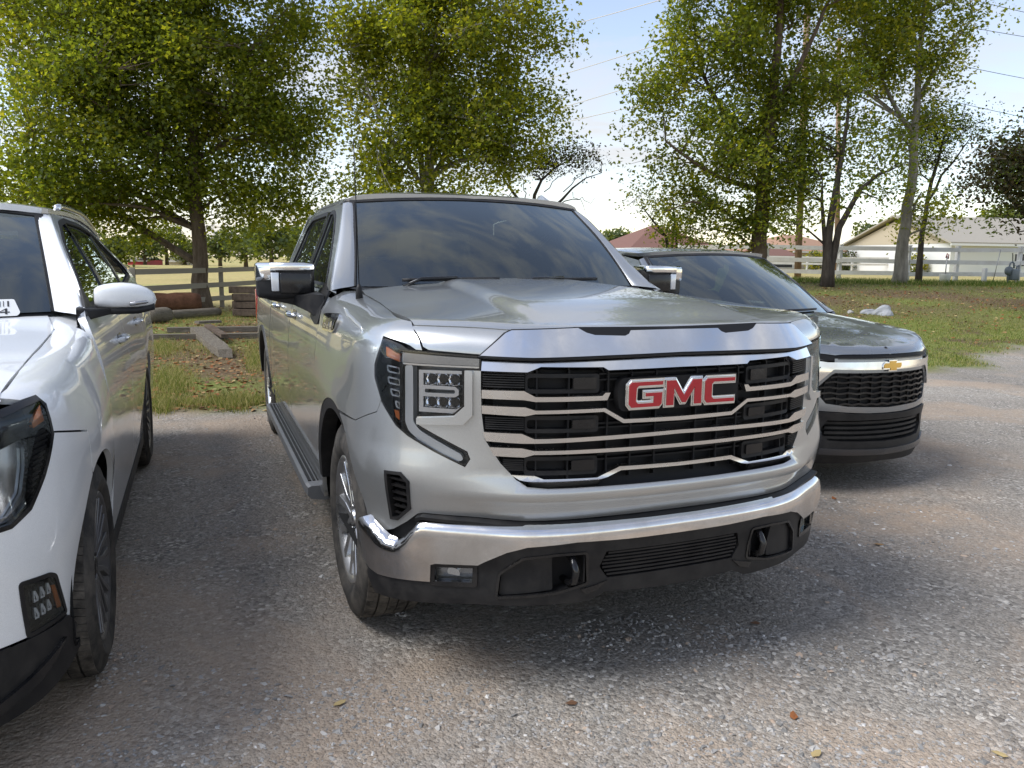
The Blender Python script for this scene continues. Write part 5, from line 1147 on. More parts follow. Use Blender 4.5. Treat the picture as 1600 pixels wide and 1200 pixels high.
panel('front_door', 'white_paint', AC, A_side, [(1.427, .34), (1.427, 1.20), (1.47, 1.262), (2.56, 1.275), (2.60, 1.10), (2.60, .34)], **kA)
rd = [(2.608, .34), (2.608, 1.10), (2.568, 1.275), (3.66, 1.30), (3.74, 1.12), (3.76, .90)]+[(4.02-.46*math.cos(RAD(a)), ZC+.46*math.sin(RAD(a))) for a in (70, 55, 40, 25, 8)]+[(3.545, .34)]
panel('rear_door', 'white_paint', AC, A_side, rd, **kA)
rq = [(3.668, 1.30), (3.748, 1.12), (3.768, .90)]+[(4.02-.455*math.cos(RAD(a)), ZC+.455*math.sin(RAD(a))) for a in np.linspace(76, 180, 20)]+[(4.9, .42), (5.0, .8), (4.98, 1.15), (4.80, 1.315)]
panel('rear_quarter', 'white_paint', AC, A_side, rq, **kA)
AWIN = rnd([(1.60, 1.285), (1.90, 1.45), (2.16, 1.585), (2.42, 1.672), (2.75, 1.700), (3.25, 1.690), (3.75, 1.650), (4.15, 1.58), (4.55, 1.46), (4.60, 1.36), (3.9, 1.318), (2.6, 1.292)], .05)
panel('side_frame', 'white_paint', AC, A_side, [(1.44, 1.205), (1.47, 1.262), (1.64, 1.32), (1.92, 1.50), (2.20, 1.645), (2.42, 1.712), (2.75, 1.738), (3.3, 1.728), (3.9, 1.68), (4.4, 1.60), (4.8, 1.42), (4.88, 1.318), (3.66, 1.302), (2.57, 1.277)], holes=[AWIN], step=.05, bstep=.03, thick=.03, mirror='both')
panel('window_seal', 'seal', AC, A_side, inset(AWIN, -.008), holes=[inset(AWIN, .016)], off=.003, thick=.01, mirror='both', bstep=.04)
panel('side_glass', 'tinted_glass', AC, A_side, inset(AWIN, -.003), off=-.010, thick=0, mirror='both', step=.1)
for pl in ([(2.54, 1.29), (2.66, 1.29), (2.76, 1.70), (2.68, 1.70)], [(3.62, 1.31), (3.72, 1.31), (3.70, 1.66), (3.62, 1.66)]):
    panel('window_post', 'gloss_black', AC, A_side, pl, off=-.004, thick=.01, mirror='both')
panel('cowl_side', 'white_paint', AC, A_W, [(2.0, 1.235), (2.0, 1.36), (2.15, 1.42), (2.45, 1.42), (2.45, 1.235)], off=-.004, thick=.004, step=.04, mirror='both')
panel('mirror_sail', 'black_plastic', AC, A_side, [(1.50, 1.262), (1.60, 1.31), (1.76, 1.39), (1.78, 1.275), (1.60, 1.268)], off=.004, thick=.01, mirror='both')
panel('rocker_trim', 'black_plastic', AC, A_side, [(AU0*0+1.40, .25), (1.40, .335), (3.56, .335), (3.56, .25)], off=.004, thick=.03, mirror='both', step=.2)
for s in (1, -1):
    rings = []; E_ = smoothline([(1.47, 1.262), (1.64, 1.32), (1.92, 1.50), (2.20, 1.645), (2.42, 1.712)], 5)
    for k, (y, z) in enumerate(E_):
        A = A_side(y, z); b = k/(len(E_)-1); B = A_ws(1., min(1, b*1.02)); n_ = np.array([.6, -.7, .3]); n_ /= np.linalg.norm(n_)
        rings.append([(q[0]*s, q[1], q[2]) for q in [A+[-.03, .02, -.02], A, A*.75+B*.25+n_*.012, A*.45+B*.55+n_*.014, A*.2+B*.8+n_*.009, B+[0, -.004, .004], B+[-.02, .03, -.02]]])
    loft('windscreen_pillar', 'white_paint', AC, rings, closed=False, caps=False)
    # roof ditch moulding and roof rail
    pts = [(s*(.690-.0*k), y, float(A_roof(.69, y)[2])+.012) for k, y in enumerate(np.linspace(2.36, 4.6, 14))]
    loft('roof_moulding', 'lamp_grey', AC, [[(x-s*.034, y, z), (x+s*.012, y, z-.008), (x+s*.012, y, z-.03), (x-s*.034, y, z-.03)] for x, y, z in pts], smooth=False)
    ry = np.linspace(2.75, 4.5, 16); rz = [float(A_roof(.66, y)[2])+.002+.016*min(1, (y-2.75)/.15, (4.5-y)/.15) for y in ry]
    loft('roof_rail', 'lamp_silver', AC, [[(s*(.685+a), y, z+b) for a, b in ((-.016, 0), (-.010, .018), (.010, .018), (.016, 0), (.010, -.010), (-.010, -.010))] for y, z in zip(ry, rz)])
    # door handles
    for y in (2.32, 3.45):
        t = sub('door_handle', AC); xx = float(A_side(y, 1.09)[0])
        hp = [(xx-.005, y-.13), (xx+.028, y-.09), (xx+.036, y), (xx+.028, y+.08), (xx-.005, y+.11)]
        loft('grip', 'white_paint', t, [[(s*(p[0]+.010*math.cos(q)), p[1], 1.092+.016*math.sin(q)) for q in np.linspace(0, 2*math.pi, 9)[:-1]] for p in hp], sub=1)
        loft('grip_trim', 'chrome', t, [[(s*(p[0]+.008+.006*math.cos(q)), p[1], 1.098+.007*math.sin(q)) for q in np.linspace(0, 2*math.pi, 7)[:-1]] for p in hp[1:-1]])
        ff = sided(t, A_side, 1); ff('handle_cup', 'gloss_black', rnd([(y-.10, 1.068), (y-.10, 1.118), (y+.06, 1.118), (y+.06, 1.068)], .02), .002, .003, s=s)
    # mirror
    t = sub('door_mirror', AC)
    def mr(x, y0, y1, z0, z1, r):
        out = []
        for cy_, cz_, a0 in ((y1-r, z1-r, 0), (y0+r, z1-r, 90), (y0+r, z0+r, 180), (y1-r, z0+r, 270)):
            for a in np.linspace(a0, a0+90, 5): out.append((s*x, cy_+r*math.cos(RAD(a)), cz_+r*math.sin(RAD(a))))
        return out
    loft('mirror_cap', 'white_paint', t, [mr(.945, 1.68, 1.74, 1.295, 1.365, .02), mr(.955, 1.655, 1.76, 1.285, 1.382, .03), mr(1.02, 1.635, 1.775, 1.283, 1.398, .04), mr(1.10, 1.64, 1.775, 1.284, 1.398, .04), mr(1.165, 1.66, 1.77, 1.287, 1.375, .035), mr(1.195, 1.69, 1.75, 1.297, 1.340, .02)], sub=1)
    loft('mirror_base', 'black_plastic', t, [mr(.93, 1.66, 1.76, 1.262, 1.288, .012), mr(1.00, 1.645, 1.775, 1.258, 1.290, .014), mr(1.12, 1.65, 1.775, 1.260, 1.290, .014), mr(1.185, 1.68, 1.76, 1.275, 1.305, .012)])
    loft('mirror_arm', 'black_plastic', t, [mr(.90, 1.48, 1.66, 1.22, 1.30, .02), mr(.945, 1.58, 1.72, 1.245, 1.288, .012), mr(1.02, 1.65, 1.76, 1.262, 1.286, .010)])
    tube('turn_signal', 'lamp_grey', t, [(s*1.09, 1.645, 1.305), (s*1.15, 1.664, 1.312), (s*1.185, 1.70, 1.322)], .009, 8)
    prism('mirror_glass', 'chrome', t, [(.96, 1.30), (1.17, 1.30), (1.15, 1.375), (.97, 1.375)], lambda a, b: (s*a, 1.778, b), lambda a, b: (s*a, 1.76, b))
panel('windscreen', 'windscreen_glass', AC, A_ws, [(-.985, 0), (-.985, .985), (.985, .985), (.985, 0)], off=.002, thick=0, step=.09, bstep=.08)
panel('windscreen_border', 'seal', AC, A_ws, [(-1.02, -.02), (-1.02, 1.015), (1.02, 1.015), (1.02, -.02)], holes=[rnd([(-.88, .06), (-.88, .92), (.88, .92), (.88, .06)], .06)], off=-.005, thick=0, step=.1, bstep=.05)
panel('windscreen_trim', 'black_plastic', AC, A_ws, [(-1.04, 0), (-1.04, 1.02), (1.04, 1.02), (1.04, 0), (.985, 0), (.985, .98), (-.985, .98), (-.985, 0)], off=.006, thick=.02, step=.1, bstep=.05)
stk = sub('sticker', AC)
SF = A_ws
panel('sticker_sheet', 'paper', stk, SF, rnd([(.60, -.02), (.60, .10), (.836, .104), (.858, .0), (.846, -.024)], .01), off=.005, thick=.001, step=.06)
for k in range(7):
    u = .705+.017*k; w_ = (.006, .003, .008, .004, .006, .003, .007)[k]
    panel('barcode_bar', 'ink', stk, SF, [(u, .045), (u, .088), (u+w_, .088), (u+w_, .045)], off=.0065, thick=0, step=.1)
for dg, ox in (('4', .770), ('0', .715)):
    P4 = [(0, .012), (.030, .040), (.036, .040), (.036, .015), (.046, .015), (.046, .008), (.036, .008), (.036, -.004), (.027, -.004), (.027, .008), (0, .008)] if dg == '4' else [(0, 0), (0, .036), (.04, .036), (.04, 0)]
    panel('digit', 'ink', stk, SF, [(ox+a, b-.008) for a, b in P4], off=.0065, thick=0, step=.1, holes=([[(ox+.009, .007), (ox+.027, .007), (ox+.027, .022)]] if dg == '4' else [[(ox+.010, -.001), (ox+.030, -.001), (ox+.030, .020), (ox+.010, .020)]]))
panel('roof', 'white_paint', AC, A_roof, sym([(-a, b) for a, b in [(0, 2.175), (.3, 2.20), (.55, 2.27), (.655, 2.33), (.692, 2.38), (.695, 3.2), (.67, 4.0), (.64, 4.75), (0, 4.85)]]), step=.07, bstep=.04, thick=.03)
panel('tailgate', 'white_paint', AC, lambda x, z: np.stack([x+0*z, 5.10-.10*np.clip((z-.9), 0, 1)-.45*np.clip((z-1.2)/.45, 0, 1)**1.6+0*x, z+0*x], -1), [(-.93, .45), (-.95, 1.2), (-.70, 1.62), (.70, 1.62), (.95, 1.2), (.93, .45)], sign=-1, thick=.02, step=.1, bstep=.06)
panel('cowl', 'black_plastic', AC, lambda x, y: np.stack([x+0*y, y+0*x, 1.262-.02*(x/.8)**2+0*y], -1), sym([(0, 1.36), (-.4, 1.41), (-.80, 1.58), (-.86, 1.66), (-.4, 1.52), (0, 1.46)]), thick=.0)
t = sub('wiper', AC); pts = [A_ws(a, .05)+np.array([0, -.016, .016]) for a in np.linspace(.05, .72, 10)]; tube('wiper_blade', 'black_plastic', t, [tuple(p) for p in pts], .009, 6)
box('floor_pan', 'liner', AC, -.86, .86, .35, 4.9, .25, .42); box('engine_bay', 'liner', AC, -.62, .62, .25, 1.40, .40, .98)
box('cabin_floor', 'interior', AC, -.86, .86, 1.45, 4.8, .42, .5); box('dashboard', 'interior', AC, -.74, .74, 1.62, 1.95, .95, 1.20, .05)
panel('headliner', 'interior', AC, A_roof, sym([(0, 2.3), (-.58, 2.4), (-.62, 4.5), (0, 4.6)]), off=-.03, thick=0, step=.15)
for sx_ in (-.38, .38):
    box('seat_cushion', 'seat_cloth', AC, sx_-.25, sx_+.25, 2.2, 2.7, .66, .84, .05)
    prism('seat_back', 'seat_cloth', AC, [(-.25, .80), (.25, .80), (.22, 1.30), (.15, 1.38), (-.15, 1.38), (-.22, 1.30)], lambda a, b: (sx_+a, 2.6+(b-.8)*.26, b), lambda a, b: (sx_+a, 2.72+(b-.8)*.26, b), bev=.03)
    box('headrest', 'seat_cloth', AC, sx_-.12, sx_+.12, 2.76, 2.86, 1.39, 1.54, .04)
box('rear_bench', 'seat_cloth', AC, -.66, .66, 3.2, 3.5, .7, 1.3, .06)
def wells(parent, xo, cys, r, zc, depth=.30):
    for s in (-1, 1):
        for cy_ in cys:
            V, F = lathe_vf([(0, r), (depth, r), (depth, .02)], 40, 'x'); V = np.array(V); V[:, 0] = s*(xo-np.abs(V[:, 0])); V[:, 1] += cy_; V[:, 2] += zc; V[:, 2] = np.maximum(V[:, 2], .28)
            link('wheel_well', fixn(mesh_from('wheel_well', V, F)), 'liner', parent)
wells(AC, .955, (.95, 4.02), .455, ZC)
for s in (-1, 1):
    for cy_ in (.95, 4.02): make_wheel(AC, s*.878, cy_, .388, .250, .262, 'dark', s)

# ================= the grey car =================
EQ = thing('crossover_car', 'dark grey crossover with a gold cross-shaped badge on its chrome grille bar', 'car', (E_OX, E_OY, 0))
EU0 = E_PLAN.s_of_y(.93); EUD = E_PLAN.s_of_y(1.36); ER = .40; EZ = .355
ezt = lambda u: float(E_W.ztop(u))
def earc(cu, r, a0, a1, n=20): return [(cu-r*math.cos(RAD(a)), EZ+r*math.sin(RAD(a))) for a in np.linspace(a0, a1, n)]
neg = lambda P: [(-a, b) for a, b in P]
# fascia
EGR = [(0, .812), (.395, .812), (.415, .80), (.515, .695), (.440, .610), (.30, .592), (0, .580)]
EHLo = [(.44, .888), (.55, .905), (.80, .935), (1.00, .945), (1.02, .925), (.90, .80), (.72, .745), (.60, .755), (.56, .70), (.545, .71), (.42, .835), (.40, .86)]
fasE = [(0, .545), (.138, .545), (.40, .558), (.50, .56), (.70, .50), (1.0, .42), (EU0-ER*.99, .38)]+earc(EU0, ER, 6, 62, 10)+[(1.08, .90), (1.01, .915), (.90, .79), (.72, .735), (.60, .745), (.56, .69), (.545, .70), (.42, .826), (.40, .858), (.40, .905), (0, .905)]
panel('front_fascia', 'grey_paint', EQ, E_W, sym(neg(fasE)), holes=[sym(neg(EGR))], step=.05, bstep=.03, thick=.02)
feE = [(1.015, .922), (1.08, .907)]+earc(EU0, ER, 66, 168, 22)+[(EUD-.004, .33), (EUD-.004, 1.03), (EUD+.02, 1.10), (1.55, 1.125), (1.35, 1.105), (1.15, 1.06), (1.02, 1.0), (.99, .95)]
panel('front_fender', 'grey_paint', EQ, E_W, feE, step=.05, bstep=.03, thick=.02, mirror='both')
lE = [(0, .916), (.20, .917), (.40, .920), (.54, .930), (.85, .950), (.975, .958), (1.0, .99), (1.02, 1.005)]
lhE = lE+[(u, ezt(u)+.05) for u in np.linspace(1.0, 0, 22)][1:]
h1 = panel_data(E_W, sym(neg(lhE)), step=.04, bstep=.03, thick=.01)
frE = [tuple(E_W(u, ezt(u)+.05)[:2]) for u in np.linspace(0, 1.0, 22)]
gE = [tuple(E_W(u, w)[:2]) for u, w in ((1.15, 1.075), (1.35, 1.12), (1.55, 1.14), (1.75, 1.155))]
h2 = panel_data(E_top, sym(neg(frE+gE+[(.74, 1.34), (.4, 1.19), (0, 1.10)])), step=.06, bstep=.04, thick=.018)
V, F = joinVF([(h1[0], h1[1]), (h2[0], h2[1])]); link('bonnet', mesh_from('bonnet', V, F, True, np.vstack([h1[2], h2[2]])), 'grey_paint', EQ)
panel('upper_slot', 'seal', EQ, E_W, sym(neg([(0, .896), (.26, .897), (.40, .892), (.46, .888), (.55, .91), (.55, .928), (0, .914)])), off=-.004, thick=.01, step=.06)
for k in range(3): panel('slot_slat', 'black_plastic', EQ, E_W, sym(neg([(0, .899+.005*k), (.38, .899+.005*k), (.38, .9015+.005*k), (0, .9015+.005*k)])), off=.004, thick=.01, step=.2, bstep=.05)
panel('chrome_bar', 'chrome', EQ, E_W, sym(neg([(0, .884), (.10, .884), (.38, .881), (.445, .880), (.62, .902), (.80, .922), (.80, .910), (.62, .876), (.485, .848), (.565, .740), (.585, .70), (.556, .690), (.545, .700), (.41, .833), (.40, .836), (0, .832)])), off=.014, thick=.03, step=.03, bstep=.02)
panel('grille_backing', 'dark_mesh', EQ, E_W, sym(neg(EGR)), off=-.03, thick=0, step=.08)
ge = sub('grille', EQ)
for k in range(6):
    z = .600+.036*k; e = float(np.interp(z, [.59, .61, .695, .80], [.30, .435, .505, .41]))-.01
    zz = [(u, z+.007*((j % 2)*2-1)*.6) for j, u in enumerate(np.linspace(0, e, 9))]
    panel('grille_bar', 'gloss_black', ge, E_W, sym(neg(zz+[(u, q+.012) for u, q in zz[::-1]])), off=-.004, thick=.02, step=.2, bstep=.04)
for u in np.linspace(.05, .45, 6):
    z1 = float(np.interp(u, [0, .39, .51], [.812, .812, .70])); panel('grille_post', 'dark_mesh', ge, E_W, [(u-.003, .60), (u+.003, .60), (u+.003, z1), (u-.003, z1)], off=-.012, thick=.015, step=.2, bstep=.05, mirror='both')
bt = [(a_*.85, b_*.9) for a_, b_ in [(-.085, -.018), (-.085, .004), (-.070, .018), (-.030, .018), (-.030, .033), (.034, .033), (.026, .018), (.085, .018), (.085, -.004), (.070, -.018), (.030, -.018), (.030, -.033), (-.034, -.033), (-.026, -.018)]]
o = panel('badge', 'gold_emblem', EQ, E_W, [(a, .857+b) for a, b in bt], off=.026, thick=.012, step=.03)
panel('badge_rim', 'chrome', EQ, E_W, inset([(a, .857+b) for a, b in bt][::-1], -.006), off=.022, thick=.012, step=.03)
for s in (1, -1):
    t = sub('headlight', EQ); f = sided(t, E_W, 1)
    f('running_light', 'lamp_grey', [(.455, .892), (.62, .912), (.85, .945), (.97, .952), (.97, .935), (.80, .928), (.62, .905)], .002, .02, s=s)
    f('housing', 'lamp_dark', [(.50, .842), (.62, .870), (.80, .902), (1.0, .92), (.90, .795), (.72, .74), (.60, .75), (.585, .745)], -.02, .0, s=s)
    f('lamp_reflector', 'lamp_silver', [(.60, .80), (.66, .855), (.86, .895), (.80, .80), (.70, .77)], -.006, .02, s=s)
    f('lens', 'lens_glass', [(.505, .845), (.62, .870), (.80, .905), (1.0, .93), (.90, .795), (.72, .74), (.60, .75), (.585, .745)], .006, 0, s=s)
EBL = [(0, .54), (.138, .54), (.40, .552), (.50, .553), (.70, .493), (1.0, .413), (EU0-ER*.99, .372), (EU0-ER, .24), (.9, .20), (.5, .20), (0, .215)]
panel('lower_bumper', 'black_plastic', EQ, E_W, sym(neg(EBL)), holes=[sym(neg([(0, .50), (.42, .50), (.47, .42), (.40, .36), (0, .35)]))], off=.010, thick=.04, step=.06)
for k in range(4): panel('intake_slat', 'black_plastic', EQ, E_W, sym(neg([(0, .372+.033*k), (.43, .372+.033*k), (.43, .388+.033*k), (0, .388+.033*k)])), off=-.006, thick=.03, step=.2, bstep=.05)
panel('intake_back', 'seal', EQ, E_W, sym(neg([(0, .52), (.48, .52), (.48, .33), (0, .33)])), off=-.05, thick=0, step=.1)
panel('bumper_lip', 'lamp_dark', EQ, E_W, sym(neg([(0, .30), (.45, .31), (.60, .34), (.75, .33), (.55, .275), (0, .265)])), off=.022, thick=.02, step=.1)
kE = dict(step=.07, bstep=.05, thick=.02, mirror='both')
panel('front_door', 'grey_paint', EQ, E_side, [(1.368, .30), (1.368, 1.04), (1.41, 1.10), (2.42, 1.115), (2.44, .30)], **kE)
panel('rear_door', 'grey_paint', EQ, E_side, [(2.448, .30), (2.428, 1.115), (3.36, 1.135), (3.44, .9)]+[(3.66-.42*math.cos(RAD(a)), EZ+.42*math.sin(RAD(a))) for a in (65, 45, 25, 5)]+[(3.22, .30)], **kE)
panel('rear_quarter', 'grey_paint', EQ, E_side, [(3.368, 1.135), (3.448, .9)]+[(3.66-.415*math.cos(RAD(a)), EZ+.415*math.sin(RAD(a))) for a in np.linspace(72, 180, 18)]+[(4.40, .4), (4.5, .8), (4.42, 1.15)], **kE)
EWIN = rnd([(1.60, 1.14), (1.85, 1.32), (2.10, 1.45), (2.40, 1.50), (2.9, 1.505), (3.4, 1.46), (3.9, 1.34), (4.0, 1.19), (2.42, 1.135)], .05)
panel('side_frame', 'grey_paint', EQ, E_side, [(1.38, 1.03), (1.41, 1.11), (1.60, 1.20), (1.85, 1.39), (2.08, 1.52), (2.4, 1.56), (2.95, 1.565), (3.5, 1.52), (4.0, 1.40), (4.3, 1.17), (3.36, 1.137), (2.42, 1.117)], holes=[EWIN], step=.05, bstep=.03, thick=.03, mirror='both')
panel('side_glass', 'tinted_glass', EQ, E_side, inset(EWIN, -.003), off=-.008, thick=0, mirror='both', step=.1)
panel('window_seal', 'seal', EQ, E_side, inset(EWIN, -.008), holes=[inset(EWIN, .014)], off=.003, thick=.01, mirror='both')
for s in (1, -1):
    rings = []; E_ = smoothline([(1.41, 1.11), (1.60, 1.20), (1.85, 1.39), (2.08, 1.52)], 5)
    for k, (y, z) in enumerate(E_):
        A = E_side(y, z); b = k/(len(E_)-1); B = E_ws(1., min(1, b*1.02)); n_ = np.array([.6, -.7, .3]); n_ /= np.linalg.norm(n_)
        rings.append([(q[0]*s, q[1], q[2]) for q in [A+[-.03, .02, -.02], A, A*.7+B*.3+n_*.010, A*.3+B*.7+n_*.010, B+[0, -.004, .004], B+[-.02, .03, -.02]]])
    loft('windscreen_pillar', 'gloss_black' if False else 'grey_paint', EQ, rings, closed=False, caps=False)
    t = sub('door_mirror', EQ)
    loft('mirror_cap', 'black_plastic', t, [[(s*x, y, z) for y, z in ((1.62-d, 1.10), (1.60-d, 1.16+h), (1.64-d*.5, 1.21+h), (1.72, 1.215+h), (1.75, 1.16+h), (1.73, 1.10))] for x, d, h in ((.92, 0, -.03), (.95, .01, -.03), (.985, .0, -.04), (1.0, -.02, -.06))], sub=1)
    loft('mirror_arm', 'black_plastic', t, [[(s*.88, y, z) for y, z in ((1.56, 1.07), (1.56, 1.12), (1.70, 1.12), (1.70, 1.07))], [(s*1.0, y, z) for y, z in ((1.62, 1.085), (1.62, 1.11), (1.72, 1.11), (1.72, 1.085))]], smooth=False)
    for y in (2.28, 3.22): 
        xx = float(E_side(y, .96)[0]); loft('door_handle', 'grey_paint', EQ, [[(s*(xx+d+.008*math.cos(q)), yy, .96+.013*math.sin(q)) for q in np.linspace(0, 2*math.pi, 9)[:-1]] for yy, d in ((y-.11, -.005), (y-.08, .022), (y+.05, .024), (y+.08, -.005))])
panel('windscreen', 'windscreen_glass', EQ, E_ws, [(-.985, 0), (-.985, .985), (.985, .985), (.985, 0)], off=.002, thick=0, step=.09, bstep=.08)
panel('windscreen_border', 'seal', EQ, E_ws, [(-1.02, -.02), (-1.02, 1.015), (1.02, 1.015), (1.02, -.02)], holes=[rnd([(-.92, .07), (-.91, .92), (.91, .92), (.92, .07)], .06)], off=-.005, thick=0, step=.1, bstep=.05)
panel('windscreen_trim', 'black_plastic', EQ, E_ws, [(-1.04, 0), (-1.04, 1.02), (1.04, 1.02), (1.04, 0), (.985, 0), (.985, .98), (-.985, .98), (-.985, 0)], off=.005, thick=.02, step=.1, bstep=.05)
panel('roof', 'grey_paint', EQ, E_roof, sym(neg([(0, 1.935), (.3, 1.96), (.52, 2.02), (.61, 2.06), (.655, 2.12), (.678, 2.4), (.67, 3.0), (.64, 3.9), (.60, 4.25), (0, 4.35)])), step=.07, bstep=.04, thick=.03)
panel('tailgate', 'grey_paint', EQ, lambda x, z: np.stack([x+0*z, 4.62-.10*np.clip((z-.8), 0, 1)-.42*np.clip((z-1.1)/.4, 0, 1)**1.6+0*x, z+0*x], -1), [(-.86, .4), (-.87, 1.1), (-.62, 1.47), (.62, 1.47), (.87, 1.1), (.86, .4)], sign=-1, thick=.02, step=.1, bstep=.06)
panel('cowl', 'black_plastic', EQ, lambda x, y: np.stack([x+0*y, y+0*x, 1.085-.02*(x/.8)**2+0*y], -1), sym(neg([(0, 1.08), (.4, 1.16), (.74, 1.32), (.80, 1.40), (.4, 1.26), (0, 1.16)])), thick=0)
for a0, a1 in ((-.75, -.08), (.0, .72)):
    t = sub('wiper', EQ); tube('wiper_blade', 'black_plastic', t, [tuple(E_ws(a, .05)+np.array([0, -.014, .014])) for a in np.linspace(a0, a1, 10)], .009, 6)
box('sensor_box', 'gloss_black', EQ, -.10, .10, 1.93, 2.06, 1.46, 1.54, .01)
box('floor_pan', 'liner', EQ, -.78, .78, .40, 4.4, .22, .38); box('engine_bay', 'liner', EQ, -.55, .55, .30, 1.3, .36, .85)
box('cabin_floor', 'interior', EQ, -.78, .78, 1.4, 4.3, .38, .45); box('dashboard', 'interior', EQ, -.68, .68, 1.45, 1.75, .85, 1.05, .04)
panel('headliner', 'interior', EQ, E_roof, sym([(0, 2.05), (-.56, 2.15), (-.6, 4.0), (0, 4.1)]), off=-.03, thick=0, step=.15)
for sx_ in (-.36, .36):
    box('seat_cushion', 'seat_cloth', EQ, sx_-.24, sx_+.24, 2.0, 2.5, .58, .74, .05)
    prism('seat_back', 'seat_cloth', EQ, [(-.24, .70), (.24, .70), (.21, 1.16), (.14, 1.24), (-.14, 1.24), (-.21, 1.16)], lambda a, b: (sx_+a, 2.4+(b-.7)*.26, b), lambda a, b: (sx_+a, 2.52+(b-.7)*.26, b), bev=.03)
    box('headrest', 'seat_cloth', EQ, sx_-.12, sx_+.12, 2.54, 2.63, 1.25, 1.39, .04)
wells(EQ, .86, (.93, 3.66), .415, EZ, .28)
for s in (-1, 1):
    for cy_ in (.93, 3.66): make_wheel(EQ, s*.80, cy_, .355, .225, .235, 'seven', s)
# ================= trees =================
def bark(name, c0, c1, sc=9):
    m, t, p = mat(name, c0, .9, 0, .15); n = noise(t, sc, 7, .7, vscale=(1, 1, .25)); r = ramp(t, n.outputs['Fac'], [(.35, c0), (.65, c1)])
    t.links.new(r.outputs['Color'], p.inputs['Base Color']); bump(t, p, n.outputs['Fac'], .8, .04)
bark('bark_brown', (.085, .060, .040), (.17, .13, .095)); bark('bark_pale', (.16, .145, .12), (.36, .33, .28), 5); bark('bark_dark', (.045, .036, .030), (.10, .085, .07)); bark('pole_wood', (.20, .13, .085), (.34, .24, .17), 7)
def leafmat(name, c, tr=.6, k=2.2):
    m = bpy.data.materials.new(name); m.use_nodes = True; t = m.node_tree; t.nodes.clear(); o = N(t, 'ShaderNodeOutputMaterial')
    d = N(t, 'ShaderNodeBsdfDiffuse'); q = N(t, 'ShaderNodeBsdfTranslucent'); g = N(t, 'ShaderNodeBsdfGlossy'); mx = N(t, 'ShaderNodeMixShader'); m2 = N(t, 'ShaderNodeMixShader')
    d.inputs[0].default_value = (*c, 1); q.inputs[0].default_value = (min(1, c[0]*k*1.25), min(1, c[1]*k*1.1), c[2]*k*.5, 1); g.inputs['Roughness'].default_value = .55; g.inputs[0].default_value = (.5, .5, .5, 1)
    mx.inputs[0].default_value = tr; m2.inputs[0].default_value = .035
    t.links.new(d.outputs[0], mx.inputs[1]); t.links.new(q.outputs[0], mx.inputs[2]); t.links.new(mx.outputs[0], m2.inputs[1]); t.links.new(g.outputs[0], m2.inputs[2]); t.links.new(m2.outputs[0], o.inputs[0]); M[name] = m
leafmat('leaf_a', (.105, .14, .020)); leafmat('leaf_b', (.15, .185, .022)); leafmat('leaf_c', (.215, .235, .025), .6); leafmat('leaf_d', (.075, .11, .017))
leafmat('leaf_e', (.25, .25, .035), .55); leafmat('leaf_f', (.035, .040, .018), .35); leafmat('leaf_g', (.060, .048, .022), .3); leafmat('leaf_far', (.075, .105, .045), .3); leafmat('leaf_far2', (.13, .16, .045), .35)
LEAF5 = np.array([(0, -.5, 0), (.50, -.12, .06), (.20, .10, -.02), (0, .60, -.05), (-.20, .10, -.02), (-.50, -.12, .06)])
LF5 = [(0, 1, 2), (0, 2, 4), (2, 3, 4), (0, 4, 5)]
LEAF4 = np.array([(0, -.5, 0), (.34, .0, .06), (0, .55, -.03), (-.34, .0, .06)]); LF4 = [(0, 1, 2), (0, 2, 3)]
def leaves(centres, per, spread, size, mats, probs, shape5=False, droop=.0, rng=RNG):
    C_ = np.repeat(centres, per, 0); n = len(C_); off = np.clip(rng.normal(0, 1, (n, 3)), -1.7, 1.7)*spread; P = C_+off
    B = LEAF5 if shape5 else LEAF4; F = np.array(LF5 if shape5 else LF4); s = size*rng.uniform(.6, 1.3, n)
    # random orientation, mostly facing up and outward
    nv = rng.normal(0, .62, (n, 3))+np.array([0, 0, .75]); nv /= np.linalg.norm(nv, axis=1, keepdims=True)
    a = rng.normal(0, 1, (n, 3)); u = np.cross(nv, a); u /= np.linalg.norm(u, axis=1, keepdims=True); v = np.cross(nv, u)
    V = P[:, None]+s[:, None, None]*(B[None, :, 0, None]*u[:, None]+B[None, :, 1, None]*v[:, None]+B[None, :, 2, None]*nv[:, None])
    FF = (F[None]+(np.arange(n)*len(B))[:, None, None]).reshape(-1, 3)
    cm = np.repeat(rng.choice(len(mats), len(centres), p=probs), per); sw = rng.random(n) < .15; cm[sw] = rng.choice(len(mats), sw.sum(), p=probs)
    return V.reshape(-1, 3), FF, np.repeat(cm, len(F))
DENS = 6.5
